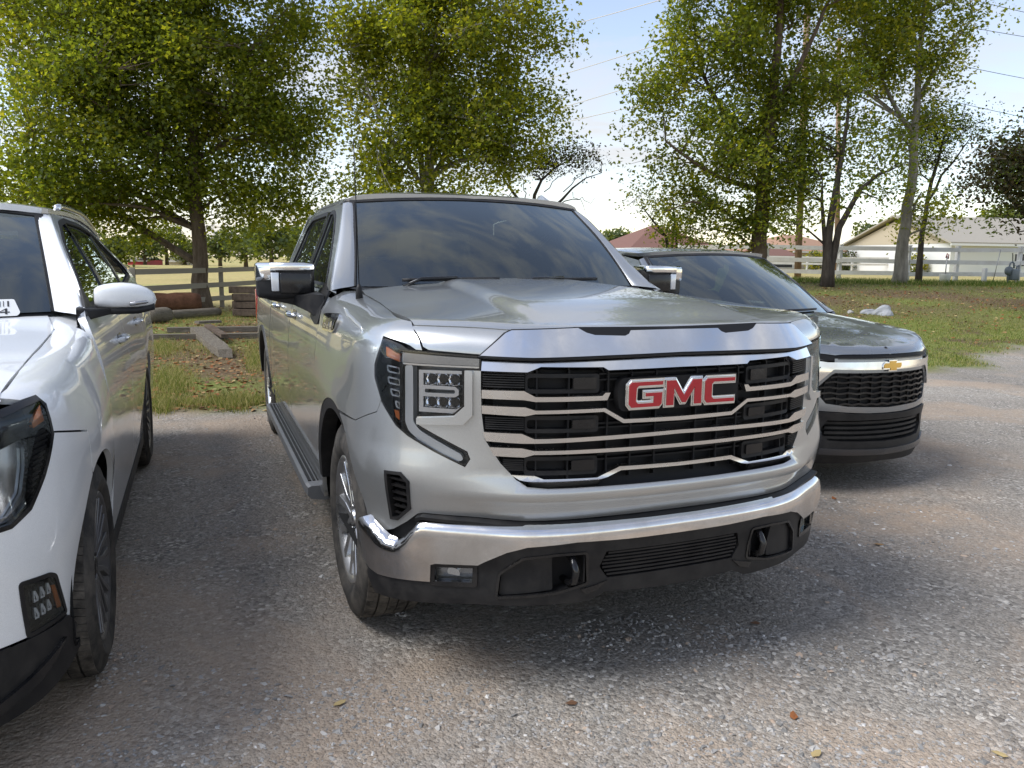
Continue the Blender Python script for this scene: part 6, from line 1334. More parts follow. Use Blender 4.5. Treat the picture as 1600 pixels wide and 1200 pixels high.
def tree(name, label, d, trunk, blobs, r0, leaf_size, per, mats, probs, barkm='bark_brown', spread=.30, density=1.0, shape5=False, twigs=1.0, limbs=None, group=None, kind_cat='tree', rdep=None, bare=(), minz=None, origin=None):
    """trunk: list of polylines in picture columns/rows at depth d; blobs: crown lobes (px, py, rx, ry) in the same measure, each given real depth"""
    sc_ = CAM_F/d if origin is None else 1.
    P0 = at(trunk[0][0][0], d) if origin is None else np.array([origin[0], origin[1], float(terrain(*origin))]); root = thing(name, label, kind_cat, tuple(P0), group=group)
    def W(px, py, dd=0): return (at(px, d+dd, py)-P0) if origin is None else np.array([px, dd, py], float)
    segs = []; parts = []
    main = []
    for k, line in enumerate(trunk):
        pts = [np.array([0, 0, -.15]) if k == 0 and i == 0 else W(q[0], q[1], q[3] if len(q) > 3 else 0) for i, q in enumerate(line)]
        rr = [q[2] for q in line]
        pts = np.array(pts); tt = np.r_[0, np.cumsum(np.linalg.norm(np.diff(pts, axis=0), axis=1))]; tn = np.linspace(0, tt[-1], max(6, int(tt[-1]/.45)))
        sp = np.stack([Smooth(tt, pts[:, j])(tn) if len(pts) > 2 else np.interp(tn, tt, pts[:, j]) for j in range(3)], -1); rn = np.interp(tn, tt, rr)
        sp[1:-1] += RNG.normal(0, .02, sp[1:-1].shape); main.append((sp, rn)); parts.append(tube_vf(sp, rn, 10))
    V, F = joinVF(parts); link('trunk', mesh_from('trunk', V, F, True), barkm, root)
    cen = []
    for b in blobs:
        px, py, rx, ry = b[:4]; dd = b[4] if len(b) > 4 else 0.; dn = b[5] if len(b) > 5 else 1.
        RX, RZ = rx/sc_, ry/sc_; RY = max(RX*.8, .6) if rdep is None else rdep
        n = int(max(6, density*dn*RX*RY*RZ*4.19*DENS)); q = RNG.normal(0, 1, (n, 3)); q /= np.linalg.norm(q, axis=1, keepdims=True); q *= (RNG.random(n)**.40)[:, None]
        c = W(px, py, dd); R3 = np.array([RV[0], RV[1], 0]); F3 = np.array([FV[0], FV[1], 0])
        pts_ = c+q[:, :1]*RX*R3+q[:, 1:2]*RY*F3+q[:, 2:]*np.array([0, 0, RZ])
        ns = max(3, n//16); sup = pts_[:ns]; D_ = np.linalg.norm(pts_[:, None]-sup[None], axis=2); near = sup[D_.argmin(1)]   # leaves gather in layered sprays
        pts_ = near+(pts_-near)*.42+np.clip(RNG.normal(0, 1, pts_.shape), -1.6, 1.6)*[.30, .30, .12]*(1 if origin is None else 1.5); cen.append(pts_)
    cen = np.vstack(cen)
    if minz is not None: cen = cen[cen[:, 2] > minz]
    MS = np.vstack([m_[0] for m_ in main]); MR = np.concatenate([m_[1] for m_ in main])
    tp = []
    nl = int(min(len(cen), 26 if limbs is None else limbs)); sel = RNG.choice(len(cen), nl, replace=False); L = []
    for i in sel:      # limbs leave the trunk lower down and rise
        c = cen[i]; dist = np.linalg.norm((MS-c)*[1, 1, 1.0], axis=1)+np.where(MS[:, 2] > c[2]-.15*np.linalg.norm((MS-c)[:, :2], axis=1), 3, 0)+np.where(MS[:, 2] < .8, 2, 0); j = dist.argmin(); a = MS[j]; r = min(MR[j]*.55, .018+.016*np.linalg.norm(c-a))
        m1 = a*.6+c*.4+np.array([0, 0, .12*np.linalg.norm(c-a)])+RNG.normal(0, .12, 3); m2 = a*.25+c*.75+np.array([0, 0, .08*np.linalg.norm(c-a)])+RNG.normal(0, .12, 3)
        pl = np.array([a, m1, m2, c]); tp.append(tube_vf(pl, [r, r*.7, r*.45, r*.2], 5)); tn = np.linspace(0, 1, 9)
        L.append(np.stack([np.interp(tn, [0, .4, .75, 1], pl[:, j2]) for j2 in range(3)], -1))
    LS = np.vstack(L+[MS]); tw = RNG.choice(len(cen), int(len(cen)*min(1, twigs*.55)), replace=False)
    for i in tw:
        c = cen[i]; j = (np.linalg.norm(LS-c, axis=1)+np.where(LS[:, 2] > c[2], .5, 0)).argmin(); a = LS[j]
        if np.linalg.norm(c-a) > 2.6: continue
        m1 = (a+c)/2+RNG.normal(0, .07, 3); tp.append(tube_vf([a, m1, c], [.012, .008, .004], 3, False))
    for line in bare:
        pts = np.array([W(q[0], q[1], q[3] if len(q) > 3 else 0) for q in line]); tn = np.linspace(0, len(line)-1, 9); pp_ = np.stack([np.interp(tn, np.arange(len(line)), pts[:, j]) for j in range(3)], -1); pp_[1:] += RNG.normal(0, .05, pp_[1:].shape); tp.append(tube_vf(pp_, np.interp(tn, np.arange(len(line)), [q[2]*.8 for q in line]), 5))
    V, F = joinVF(tp); link('branches', mesh_from('branches', V, F, False), barkm, root, kind='stuff')
    V, F, mi = leaves(cen, per, spread, leaf_size, mats, probs, shape5); link('crown', mesh_from('crown', V, F, False, mats=mats, mi=mi), None, root, kind='stuff')
    return root
LM = ['leaf_a', 'leaf_b', 'leaf_c', 'leaf_d', 'leaf_e']
tree('maple_tree', 'large leafy maple standing behind the rail fence between the white car and pickup', 22.6,
     [[(314, 478, .34), (314, 455, .24), (311, 400, .20), (305, 300, .18), (302, 200, .15), (300, 100, .11), (312, 0, .07), (318, -120, .03)], [(303, 180, .09), (285, 90, .07), (275, 10, .05), (262, -70, .02)], [(303, 230, .07), (380, 170, .05, .5), (440, 110, .03, 1)], [(304, 260, .08), (220, 200, .05, -1), (130, 150, .03, -1.5)]],
     [(300, 140, 190, 120), (150, 170, 150, 130, -1), (60, 250, 110, 90, -1), (430, 200, 100, 90, 0), (250, 290, 150, 60, 0), (410, 310, 90, 45, .5), (120, 340, 110, 40, 0), (320, 10, 200, 100), (120, 30, 150, 100), (300, -130, 200, 90), (470, 330, 40, 25, 1), (210, 370, 60, 22, 0, .9), (360, 350, 40, 22, -.5), (410, 335, 80, 32), (240, 335, 90, 32), (20, 330, 90, 50, 1), (480, 290, 45, 40)],
     .3, .112, 44, LM, [.34, .36, .12, .15, .03], spread=.30, density=1.0, shape5=True, limbs=70)
tree('leafy_tree', 'bright yellow green tree whose top rises above the middle of the pickup roof', 21.5,
     [[(668, 478, .22), (668, 400, .18), (670, 300, .15), (672, 200, .11), (668, 110, .08), (664, 20, .05), (660, -80, .02)], [(669, 330, .09), (655, 200, .07), (650, 80, .05), (640, -20, .02)], [(670, 290, .08), (705, 230, .06, .4), (760, 150, .04, .8), (800, 60, .02, 1)], [(668, 300, .07), (620, 230, .05, -.5), (570, 130, .03, -.5)]],
     [(690, 50, 170, 90), (650, 160, 120, 80), (770, 170, 95, 80), (700, 240, 130, 50), (575, 235, 55, 45), (840, 150, 50, 55), (840, 40, 45, 50), (570, 60, 60, 70), (690, -70, 150, 80), (600, 290, 70, 25), (740, 280, 60, 22), (545, 120, 30, 50), (560, 300, 55, 30, .5), (800, 240, 60, 35), (670, 300, 90, 26, -.6), (640, 265, 60, 30, -.6)],
     .2, .105, 42, LM, [.16, .38, .32, .08, .06], barkm='bark_pale', spread=.27, density=1.5, shape5=True, limbs=60)
tree('shade_tree', 'tall broad tree with a grey trunk just left of the wooden pole', 22.2,
     [[(1178, 470, .28), (1180, 430, .23), (1186, 380, .21), (1192, 300, .19), (1203, 200, .16), (1212, 100, .12), (1222, 0, .07), (1230, -100, .03)], [(1196, 260, .10), (1150, 200, .07, .4), (1100, 120, .05, .8), (1085, 40, .02, 1)], [(1205, 180, .09), (1250, 100, .07, -.4), (1290, 10, .04, -.6)], [(1192, 300, .09), (1110, 270, .06, -.3), (1040, 220, .03, -.4)]],
     [(1130, 60, 100, 75), (1055, 150, 80, 50), (1010, 195, 50, 40), (1130, 240, 110, 70), (1220, 130, 90, 90), (1090, 320, 80, 30), (1190, 330, 70, 40), (1220, -20, 160, 80), (1215, 235, 80, 80), (1080, 60, 45, 60), (1040, 255, 50, 35), (1150, -100, 130, 70), (1240, 300, 60, 45), (1150, 362, 70, 26), (1130, 160, 70, 60), (1080, 355, 60, 22), (1230, 345, 45, 25)],
     .25, .105, 40, LM, [.34, .26, .10, .24, .06], barkm='bark_brown', spread=.27, density=1.25, shape5=True, limbs=60)
tree('twin_stem_tree', 'dark stemmed tree that forks low and arches right, between the two wooden poles', 21.6,
     [[(1291, 449, .17), (1292, 420, .13), (1297, 360, .10), (1305, 300, .08), (1318, 230, .06), (1325, 150, .03)], [(1297, 449, .12), (1303, 400, .10), (1320, 340, .08), (1345, 300, .06), (1380, 268, .04), (1400, 262, .015)], [(1289, 448, .08), (1290, 380, .06), (1284, 330, .05), (1285, 280, .02)]],
     [(1300, 200, 70, 60), (1350, 240, 55, 35), (1240, 275, 50, 45), (1320, 130, 60, 50), (1270, 330, 50, 22), (1228, 372, 22, 26, -1, 1.6), (1380, 300, 30, 18), (1340, 300, 50, 22), (1260, 230, 60, 60), (1400, 235, 40, 40)],
     .15, .10, 28, LM, [.40, .22, .05, .30, .03], barkm='bark_dark', spread=.25, density=1.7, limbs=30)
tree('grey_trunk_tree', 'tall tree with a pale grey trunk in front of the white fence corner', 23.6,
     [[(1405, 442, .24), (1407, 415, .19), (1412, 370, .16), (1422, 290, .14), (1430, 200, .11), (1437, 100, .08), (1445, 0, .05), (1450, -60, .02)], [(1413, 350, .07), (1426, 330, .05), (1440, 300, .02)], [(1428, 210, .08), (1385, 140, .05), (1350, 60, .02)], [(1432, 160, .07), (1480, 80, .04), (1520, 30, .02)]],
     [(1400, 60, 110, 70), (1490, 40, 60, 35), (1340, 120, 80, 60), (1450, 115, 50, 45), (1420, 330, 40, 25), (1470, 315, 40, 25), (1380, -40, 140, 60), (1525, 20, 30, 20), (1385, 200, 50, 50), (1460, 200, 45, 40), (1380, 285, 45, 30), (1440, 345, 55, 20)],
     .2, .10, 38, LM, [.28, .30, .16, .16, .10], barkm='bark_pale', spread=.27, density=1.5, shape5=True, limbs=50)
tree('olive_tree', 'dark small leaved tree right of the pale grey trunk, under the bright foliage', 25.0,
     [[(1436, 443, .12), (1438, 400, .09), (1446, 330, .07), (1462, 260, .05), (1480, 200, .02)], [(1446, 320, .05), (1490, 250, .03), (1520, 210, .01)]],
     [(1475, 185, 60, 40), (1455, 245, 50, 40), (1510, 210, 35, 30), (1430, 200, 35, 40)],
     .1, .075, 46, ['leaf_f', 'leaf_d', 'leaf_a'], [.5, .3, .2], barkm='bark_dark', spread=.22, density=2.4, limbs=24)
tree('dark_tree', 'low spreading dark tree cut by the right edge of the picture', 17.5,
     [[(1640, 470, .16), (1640, 420, .13), (1628, 360, .11), (1600, 330, .08), (1570, 300, .04)], [(1636, 380, .08), (1610, 300, .05), (1590, 240, .02)]],
     [(1595, 250, 50, 45), (1560, 290, 38, 28), (1620, 305, 60, 35), (1650, 230, 60, 50), (1600, 345, 30, 12)],
     .15, .085, 60, ['leaf_f', 'leaf_g', 'leaf_d'], [.4, .35, .25], barkm='bark_dark', spread=.22, density=7, limbs=30)
tree('bare_tree', 'small half bare tree with twisted twigs behind the pickup roof', 24.0,
     [[(838, 470, .13), (838, 400, .10), (832, 330, .07), (835, 300, .05), (862, 268, .03), (890, 250, .012)], [(836, 340, .06), (800, 300, .04), (782, 270, .015)], [(837, 345, .06), (868, 320, .045), (900, 290, .025), (940, 270, .008)]],
     [(865, 242, 66, 26), (900, 226, 38, 18), (830, 250, 35, 18, 0, .6)],
     .1, .075, 26, ['leaf_g', 'leaf_f', 'leaf_d'], [.5, .3, .2], barkm='bark_dark', spread=.19, density=4.5, limbs=24,
     bare=[[(868, 320, .03), (905, 310, .015), (930, 318, .005)], [(880, 300, .02), (925, 255, .008), (945, 240, .003)], [(800, 300, .02), (775, 305, .008), (762, 295, .003)], [(820, 310, .02), (812, 270, .010), (822, 235, .004)], [(895, 300, .015), (915, 330, .006), (920, 345, .003)], [(850, 300, .02), (880, 270, .01), (920, 235, .004)]])
tree('young_tree', 'thin yellow green sapling with several stems in front of the brown roofed house', 23.5,
     [[(1046, 470, .07), (1046, 400, .055), (1040, 370, .045), (1025, 350, .03), (1005, 325, .012)], [(1047, 470, .06), (1050, 390, .045), (1052, 340, .03), (1050, 290, .01)], [(1049, 470, .05), (1058, 390, .04), (1056, 350, .015)]],
     [(1030, 325, 50, 28), (1000, 300, 28, 16, 0, .6), (1070, 350, 45, 28), (1100, 370, 35, 14), (1060, 380, 30, 10), (980, 315, 18, 12, 0, .6)],
     .1, .085, 22, LM, [.20, .34, .22, .14, .10], barkm='bark_dark', spread=.22, density=2.6, limbs=24)
# trees that stand left of the picture and shade the parking ground
# far trees, each its own
far = [(150, 388, 34, 26, 96), (185, 392, 22, 20, 90), (228, 384, 26, 20, 112), (262, 376, 30, 26, 118), (345, 384, 26, 20, 110), (385, 378, 34, 26, 100), (425, 372, 40, 32, 84), (460, 380, 30, 26, 92), (500, 378, 36, 30, 96), (545, 382, 30, 22, 105), (100, 384, 40, 30, 100), (40, 386, 40, 26, 110),
       (966, 376, 24, 14, 105), (940, 380, 24, 14, 112), (1150, 396, 22, 8, 120), (1240, 398, 20, 8, 125), (1372, 366, 38, 17, 84), (1555, 342, 30, 14, 78), (1595, 344, 24, 14, 80), (290, 390, 24, 16, 125), (1100, 392, 26, 10, 118)]
desc = ['broad round', 'small dense', 'pale hazy', 'tall rounded', 'low wide', 'dull green', 'taller full', 'narrow', 'wide dark', 'squat', 'bulky', 'low']
lab_far = {966: 'light green tree on the skyline just right of the pickup windscreen pillar', 940: 'distant tree half hidden behind the pickup windscreen pillar', 1150: 'distant low tree left of the tall grey trunk', 1240: 'distant low tree behind the wooden pole', 1372: 'round green tree between the orange roof and the pale barn', 1555: 'green tree top behind the ridge of the pale barn, left one', 1595: 'green tree top behind the ridge of the pale barn, at the edge', 1100: 'low distant tree behind the sapling'}
names_l = {150: 'far tree beyond the field just above the white car door window', 185: 'far dark tree beyond the field left of the red shed', 228: 'far tree right behind the red shed', 262: 'tallest far tree left of the maple trunk', 345: 'far tree beyond the field just right of the maple trunk', 385: 'far round tree left of the pickup mirror', 425: 'far tree right behind the pickup mirror', 460: 'far tree seen above the pickup door handle', 500: 'far tree seen beside the pickup cab', 545: 'far tree behind the pickup cab', 100: 'far tree seen through the white car windows', 40: 'far tree at the extreme left behind the white car', 290: 'farthest pale tree above the low grey shed'}
for i, (px, py, rx, ry, d) in enumerate(far):
    g = at(px, d); top = at(px, d, py); hh = top[2]-g[2]; root = thing('distant_tree', lab_far.get(px, names_l.get(px, 'distant tree')), 'tree', tuple(g), group='trees beyond the fields')
    tube('trunk', 'bark_brown', root, [(0, 0, -.2), (0, 0, max(.8, hh))], [.3, .12], 6); RX, RZ = rx*d/CAM_F, ry*d/CAM_F
    n = int(60+RX*RZ*7); q = RNG.normal(0, 1, (n, 3)); q /= np.linalg.norm(q, axis=1, keepdims=True); q *= (RNG.random(n)**.33)[:, None]
    c = np.array([0, 0, max(hh, RZ*.8)])+q*[RX, RX*.8, RZ]; c[:, 2] = np.maximum(c[:, 2], .3); mm = [['leaf_far', 'leaf_far2', 'leaf_a'], ['leaf_far2', 'leaf_far', 'leaf_b']][i % 2]
    V, F, mi = leaves(c, 14, .45, .5, mm, [.5, .3, .2]); link('crown', mesh_from('crown', V, F, False, mats=mm, mi=mi), None, root)
# bushes along the field edges
for j, (px, py, rx, ry, d, lab) in enumerate(((1270, 400, 10, 5, 62, 'yellow flowering bush by the orange roofed house'), (1300, 402, 14, 5, 62, 'reddish hedge bush under the orange roof'), (1325, 401, 12, 6, 62, 'green bush at the right end of the orange roofed house'), (1430, 404, 9, 4, 54, 'small yellow bush beside the pale barn'))):
    g = at(px, d); root = thing('bush', lab, 'bush', tuple(g), group='bushes by the houses'); RX, RZ = rx*d/CAM_F*1.2, ry*d/CAM_F*1.6+.3
    tube('stem', 'bark_dark', root, [(0, 0, -.1), (0, 0, .5)], [.06, .03], 5); q = RNG.normal(0, 1, (50, 3)); q /= np.linalg.norm(q, axis=1, keepdims=True)
    V, F, mi = leaves(np.array([0, 0, RZ])+q*[RX, RX, RZ], 14, .15, .2, ['leaf_e', 'leaf_far', 'leaf_far2'] if j in (0, 3) else ['leaf_far', 'leaf_g', 'leaf_b'], [.5, .3, .2]); link('foliage', mesh_from('foliage', V, F, False, mats=['leaf_e', 'leaf_far', 'leaf_far2'] if j in (0, 3) else ['leaf_far', 'leaf_g', 'leaf_b'], mi=mi), None, root)

# ================= poles and wires =================
dusty('wire_metal', (.62, .60, .56), .45, .3, .5, .2, 3)
pp = at(1247, 28.); P1 = thing('utility_pole', 'tall brown wooden pole right of the broad tree, carrying the overhead wires', 'utility pole', tuple(pp))
top = at(1266, 28., -120)-pp; V, F = tube_vf([(0, 0, -.3), tuple(top*.5), tuple(top)], [.12, .11, .09], 14); link('shaft', mesh_from('shaft', V, F, True), 'pole_wood', P1)
wy = (-70, -10, 46, 100)
for y in wy:
    q = at(1263, 28., y)-pp; V, F = lathe_vf([(0, .02), (.02, .05), (.05, .05), (.07, .03), (.10, .05), (.13, .02)], 10, 'z', tuple(q+[0, -.0, -.07])); link('insulator', fixn(mesh_from('insulator', V, F, True)), 'gloss_black', P1)
pq = at(1308, 44.); P3 = thing('utility_pole', 'thinner far pole standing behind the twin stemmed tree', 'utility pole', tuple(pq)); top = at(1311, 44., 60)-pq
V, F = tube_vf([(0, 0, -.3), tuple(top)], [.15, .11], 10); link('shaft', mesh_from('shaft', V, F, True), 'pole_wood', P3)
link('crossarm', mesh_from('crossarm', *box_vf(-.9, .9, -.05, .05, float(top[2])-.5, float(top[2])-.38)), 'pole_wood', P3)
for k, (y0, y1, y2) in enumerate(((-70, 98, 40), (-10, 184, 72), (46, 232, 140), (100, 250, 203))):
    a = at(1263, 28., y0); b = at(560, 95., y1+ (184-98)*0); tt = np.linspace(0, 1, 24)[:, None]; L = a*(1-tt)+b*tt; L[:, 2] -= (4*.9*tt*(1-tt))[:, 0]*(1 if k < 3 else .5)
    c = at(1700, 34., y2); L2 = a*(1-tt)+c*tt; L2[:, 2] -= (4*.12*tt*(1-tt))[:, 0]
    w = tag(tube('overhead_wire', 'wire_metal', None, [tuple(q) for q in L], .020, 6), ['pale overhead wire, uppermost of the four left of the pole', 'pale overhead wire, second from the top left of the pole', 'pale overhead wire, third from the top left of the pole', 'pale overhead wire, lowest of the four left of the pole'][k], 'wire', 'overhead wires')
    w = tag(tube('overhead_wire', 'seal', None, [tuple(q) for q in L2], .010, 5), ['thin dark wire, topmost in the sky at the right', 'thin dark wire, second one down in the sky at the right', 'thin dark wire, third one down in the sky at the right', 'thin dark wire, lowest in the sky at the right'][k], 'wire', 'overhead wires')

# ================= houses =================
mat('roof_brown', (.19, .095, .07), .85); mat('roof_orange', (.36, .21, .13), .85); mat('roof_pale', (.35, .315, .255), .8); mat('wall_tan', (.47, .40, .29), .85); mat('wall_white', (.70, .69, .66), .8); mat('wall_brick', (.38, .22, .15), .85); mat('red_metal', (.42, .03, .04), .6); mat('window_dark', (.04, .045, .05), .15); mat('trim_white', (.75, .74, .71), .7)
def house(name, label, cat, A, B, depth, wall_h, roof_h, wall, roof, hip=False, over=.5, wins=(), gable=None, shade=None):
    """A, B: ground ends of the front wall (xy); depth runs away to the back"""
    A, B = np.array(A[:2]), np.array(B[:2]); u = (B-A)/np.linalg.norm(B-A); L = np.linalg.norm(B-A); v = np.array([-u[1], u[0]]); v = v if v@FV > 0 else -v
    z0 = float(terrain(*((A+B)/2))); root = thing(name, label, cat, (A[0], A[1], z0-.3)); root.rotation_euler = (0, 0, math.atan2(u[1], u[0]))
    H = wall_h+.3; D = depth; s = 1 if (u[0]*v[1]-u[1]*v[0]) > 0 else -1
    box('wall', wall, root, 0, L, *sorted((0, s*D)), 0, H)
    y0, y1 = sorted((-s*over, s*(D+over))); x0, x1 = -over, L+over; ym = (y0+y1)/2
    if hip:
        hx_ = min((y1-y0)/2, (x1-x0)/2-.3); V = [(x0, y0, H), (x1, y0, H), (x1, y1, H), (x0, y1, H), (x0+hx_, ym, H+roof_h), (x1-hx_, ym, H+roof_h)]; F = [(0, 1, 5, 4), (1, 2, 5), (2, 3, 4, 5), (3, 0, 4), (0, 3, 2, 1)]
    elif gable == 'end':    # ridge runs along the front wall direction
        V = [(x0, y0, H), (x1, y0, H), (x1, y1, H), (x0, y1, H), (x0, ym, H+roof_h), (x1, ym, H+roof_h)]; F = [(0, 1, 5, 4), (2, 3, 4, 5), (0, 3, 2, 1), (3, 0, 4), (1, 2, 5)]
        for xx in (0., L):
            g = fixn(mesh_from('gable_wall', [(xx-.02, y0+over, H), (xx-.02, y1-over, H), (xx-.02, ym, H+roof_h-.25), (xx+.02, y0+over, H), (xx+.02, y1-over, H), (xx+.02, ym, H+roof_h-.25)], [(0, 1, 2), (3, 5, 4), (0, 3, 4, 1), (1, 4, 5, 2), (2, 5, 3, 0)])); g2 = link('gable_wall', g, wall if shade is None else shade, root)
        top_ = [np.array(V[4]), np.array(V[5])]; V0 = V
        V = []; F = []
        for (a, b) in ((y0, ym), (y1, ym)):
            k = len(V); V += [(x0, a, H-.05), (x1, a, H-.05), (x1, b, H+roof_h), (x0, b, H+roof_h), (x0, a, H+.07), (x1, a, H+.07), (x1, b, H+roof_h+.12), (x0, b, H+roof_h+.12)]; F += [(k, k+1, k+2, k+3), (k+4, k+7, k+6, k+5), (k, k+4, k+5, k+1), (k+1, k+5, k+6, k+2), (k+3, k+2, k+6, k+7), (k, k+3, k+7, k+4)]
    link('roof', fixn(mesh_from('roof', V, F)), roof, root)
    box('fascia_board', 'trim_white', root, x0, x1, *( (y0-.04, y0+.02) if s > 0 else (y1-.02, y1+.04)), H-.16, H-.02)
    for (a, b, c, d_) in wins:
        fy = (-.06, -.02) if s > 0 else (.02, .06); box('window', 'window_dark', root, a*L, b*L, *fy, c+.3, d_+.3); box('window_frame', 'trim_white', root, a*L-.08, b*L+.08, *((-.045, -.01) if s > 0 else (.01, .045)), c+.22, d_+.38)
    return root
house('house', 'brown hip roofed house on the skyline above the grey car roof', 'house', at(985, 74), at(1125, 77), 9, 1.6, 2.6, 'wall_brick', 'roof_brown', hip=True, over=.7, wins=((.2, .3, .6, 1.4), (.6, .72, .6, 1.4)))
house('house', 'low tan house with an orange roof between the pole and forked tree', 'house', at(1235, 74), at(1342, 80), 9, 1.7, 1.7, 'wall_tan', 'roof_orange', hip=True, over=.5, wins=((.3, .4, .6, 1.3), (.6, .7, .6, 1.3)))
house('barn', 'long pale barn with a tan gable and light roof behind the white fence', 'barn', at(1482, 52), at(1860, 56), 11.0, 1.95, 1.95, 'wall_white', 'roof_pale', gable='end', over=.4, shade='wall_tan', wins=((.25, .30, .5, 1.3),))
house('shed', 'small red shed far across the field left of the maple trunk', 'shed', at(201, 112), at(231, 112), 5, .7, .3, 'red_metal', 'roof_pale', gable='end', over=.1)
house('shed', 'low pale shed far across the field near the maple trunk', 'shed', at(260, 125), at(290, 125), 5, .6, .7, 'wall_tan', 'roof_pale', gable='end', over=.1)
house('shed', 'low white and red roadside building left of the wooden pole', 'shed', at(1200, 66), at(1240, 67), 4, 1.0, .7, 'wall_white', 'roof_brown', gable='end', over=.2, wins=((.1, .9, .1, .35),))

# ================= small things on the ground =================
def wood(name, c0, c1, sc=6, vs=(1, 1, 1)):
    m, t, p = mat(name, c0, .85, 0, .2); n = noise(t, sc, 7, .75, vscale=vs); t.links.new(ramp(t, n.outputs['Fac'], [(.35, c0), (.65, c1)]).outputs['Color'], p.inputs['Base Color']); bump(t, p, n.outputs['Fac'], .7, .015)
wood('old_wood', (.09, .075, .055), (.22, .19, .15), 5, (1, 12, 12)); wood('rust_log', (.10, .045, .025), (.20, .095, .055), 5); wood('dark_timber', (.06, .042, .030), (.15, .11, .08), 7)
def plank(label, a, b, w, h, z, m='old_wood', cat='plank', group='old planks on the ground', broken=False):
    a, b = np.array(a, float), np.array(b, float); L = np.linalg.norm((b-a)[:2]); n = 14; rings = []
    for k in range(n+1):
        x = L*k/n; e = (.12 if broken and k == n else 0); ww = w*(1-.25*(broken and k > n-2)); j = RNG.normal(0, .004, 4)
        rings.append([(x-e*0, -ww/2+j[0], 0), (x+e*.6, ww/2+j[1], 0), (x, ww/2+j[2], h), (x-e*.5, -ww/2+j[3], h)])
    o = loft('plank', m, None, rings, smooth=False); dz = (b[2] if len(b) > 2 else 0)-(a[2] if len(a) > 2 else 0)
    o.location = (a[0], a[1], float(terrain(a[0], a[1]))+z); o.rotation_euler = (0, -math.atan2(dz, L), math.atan2((b-a)[1], (b-a)[0])); return tag(o, label, cat, group)
def gp(px, py, z=0.): dv = at(px, 1., py)-CAM_POS; return CAM_POS+dv*((z-CAM_POS[2])/dv[2])
plank('long grey plank lying crossways, the nearer of the two long ones', gp(225, 531), gp(425, 528), .16, .10, 0)
plank('long grey plank lying crossways, the farther of the two long ones', gp(262, 519), gp(430, 517), .20, .10, .0)
plank('split old plank lying diagonally towards the camera with a broken end', gp(308, 521), gp(352, 560), .25, .12, .02, broken=True)
plank('thin dark plank leaning beside the split diagonal one', gp(325, 520), gp(352, 538), .12, .06, .12, m='dark_timber')
plank('short grey board resting on top of the far long plank', gp(308, 514), gp(343, 512), .22, .05, .12)
def log(label, a, b, r, m, flat=.85, z=0, group=None):
    a, b = np.array(a), np.array(b); L = np.linalg.norm((b-a)[:2]); rings = []
    for k in range(9):
        x = L*k/8; s = r*(.86 if k in (0, 8) else 1)*(1+RNG.normal(0, .03)); rings.append([(x, s*math.cos(q)*(1+.05*math.sin(3*q+k*.3)), r*flat+s*flat*math.sin(q)) for q in np.linspace(0, 2*math.pi, 15)[:-1]])
    o = loft('log', m, None, rings); o.location = (a[0], a[1], float(terrain(a[0], a[1]))+z); o.rotation_euler = (0, 0, math.atan2((b-a)[1], (b-a)[0])); return tag(o, label, 'log', group)
log('thick reddish brown log lying left of the maple trunk', gp(215, 492), gp(312, 489), .30, 'rust_log', z=.05)
log('thin grey log lying at the foot of the maple trunk', gp(262, 499), gp(342, 493), .13, 'old_wood')
log('short pale log end beside the white car mirror', gp(232, 505), gp(262, 502), .20, 'old_wood')
pb0 = gp(388, 494); WP = 0
for k, (dx_, dy_, zz, L_) in enumerate(((0, 0, 0, 1.1), (.0, .28, 0, 1.0), (.02, .05, .19, 1.05), (0, .30, .19, 1.0), (.03, .04, .38, 1.05), (.0, .25, .38, .95), (-.08, .1, .57, 1.25))):
    th_ = tag(link('timber', fixn(mesh_from('timber', *box_vf(-.25, L_-.25, -.11, .11, 0, .17))), 'dark_timber', None, (pb0[0]+dx_-.1, pb0[1]+dy_, .01+zz)), ['dark timber at the bottom front of the stack by the pickup mirror', 'dark timber at the bottom back of the stack by the pickup mirror', 'dark timber second from the bottom, front of the stack', 'dark timber second from the bottom, back of the stack', 'dark timber third from the bottom, front of the stack', 'dark timber third from the bottom, back of the stack', 'longest dark timber, lying across the top of the stack'][k], 'timber', 'stack of old timbers')
    th_.rotation_euler = (0, 0, RAD(-22+k*2)); bevel_obj(th_, .015)
def rock(label, px, d, w, h, m):
    p = at(px, d); bm = bmesh.new(); bmesh.ops.create_icosphere(bm, subdivisions=3, radius=1)
    for v in bm.verts:
        n = v.co.copy(); k = 1+.18*math.sin(n.x*3.1+px)+.14*math.sin(n.y*4.3+n.z*2.2+px*.3); v.co = Vector((n.x*w*k, n.y*w*.7*k, max(n.z, -.2)*h*k))
    me = bpy.data.meshes.new('rock'); bm.to_mesh(me); bm.free(); o = link('rock', me, m, None, tuple(p)); tag(o, label, 'rock', 'rocks on the bank')
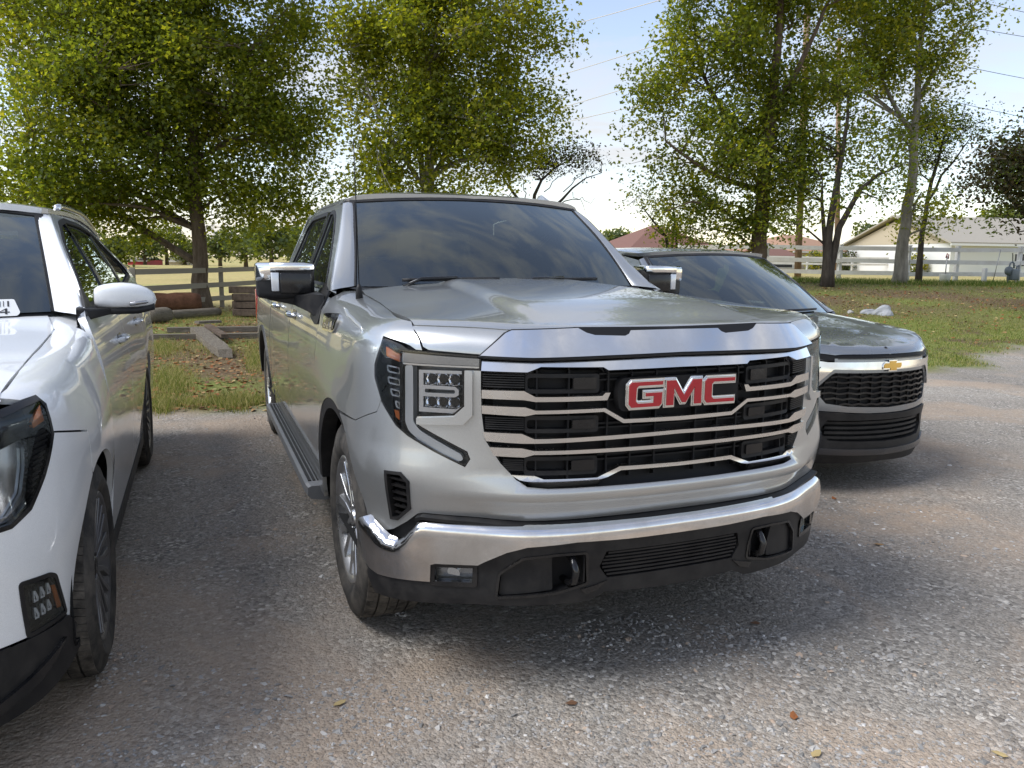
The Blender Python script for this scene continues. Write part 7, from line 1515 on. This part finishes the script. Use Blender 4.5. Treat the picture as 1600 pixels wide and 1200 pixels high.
mat('pale_rock', (.34, .345, .35), .85); rock('larger pale rock on the grass bank right of the grey car', 1383, 17.2, .26, .17, 'pale_rock'); rock('flatter pale rock touching the larger one on the bank', 1362, 17.3, .17, .10, 'pale_rock'); rock('small brownish stone left of the pale rocks on the bank', 1333, 17.3, .08, .06, 'stone_1')
# gas meter, hand pump, post stubs
g = at(1583, 25.4); GMt = thing('gas_meter', 'dark grey gas meter with bent pipes by the fence at right', 'gas meter', tuple(g))
mat('meter_grey', (.12, .14, .15), .5); box('meter_body', 'meter_grey', GMt, -.16, .16, -.12, .12, .12, .48, .04); lathe('regulator', 'meter_grey', GMt, [(-.06, .0), (-.06, .13), (.0, .15), (.06, .13), (.06, 0)], 20, 'y', (-.22, 0, .42))
tube('pipe', 'meter_grey', GMt, [(-.22, 0, -.1), (-.22, 0, .55), (-.19, 0, .66), (-.10, 0, .70), (-.02, 0, .66), (0, 0, .5)], .025, 8); tube('pipe', 'meter_grey', GMt, [(.12, 0, .45), (.14, 0, .58), (.22, 0, .60), (.24, 0, .5), (.24, 0, -.1)], .025, 8)
tube('vent_pipe', 'seal', GMt, [(-.08, 0, .66), (-.10, .02, .95), (-.12, .02, .98)], .012, 6)
g = at(1477, 25.6); HY = thing('yard_hydrant', 'thin yard hydrant with a red handle rising from a white bucket', 'hydrant', tuple(g)); tube('standpipe', 'bolt', HY, [(0, 0, 0), (0, 0, .88)], .018, 8); tube('handle', 'red_lens', HY, [(-.05, 0, .82), (0, 0, .95), (.07, 0, .92), (.06, 0, .78)], .018, 8)
lathe('bucket', 'trim_white', HY, [(0, .0), (0, .15), (.28, .17), (.30, .18), (.30, .16)], 20, 'z')
for px, lab in ((1538, 'short white post stub left of the gas meter'),):
    g = at(px, 25.9); o = box('post_stub', 'fence_white', None, -.06, .06, -.06, .06, -.05, .50, .01); o.location = tuple(g); tag(o, lab, 'post')
g = at(1552, 25.7); tag(tube('metal_rod', 'bolt', None, [tuple(g), tuple(g+np.array([.12, 0, .60])), tuple(g+np.array([.22, 0, 1.1]))], .012, 6), 'thin leaning metal rod left of the gas meter', 'rod')
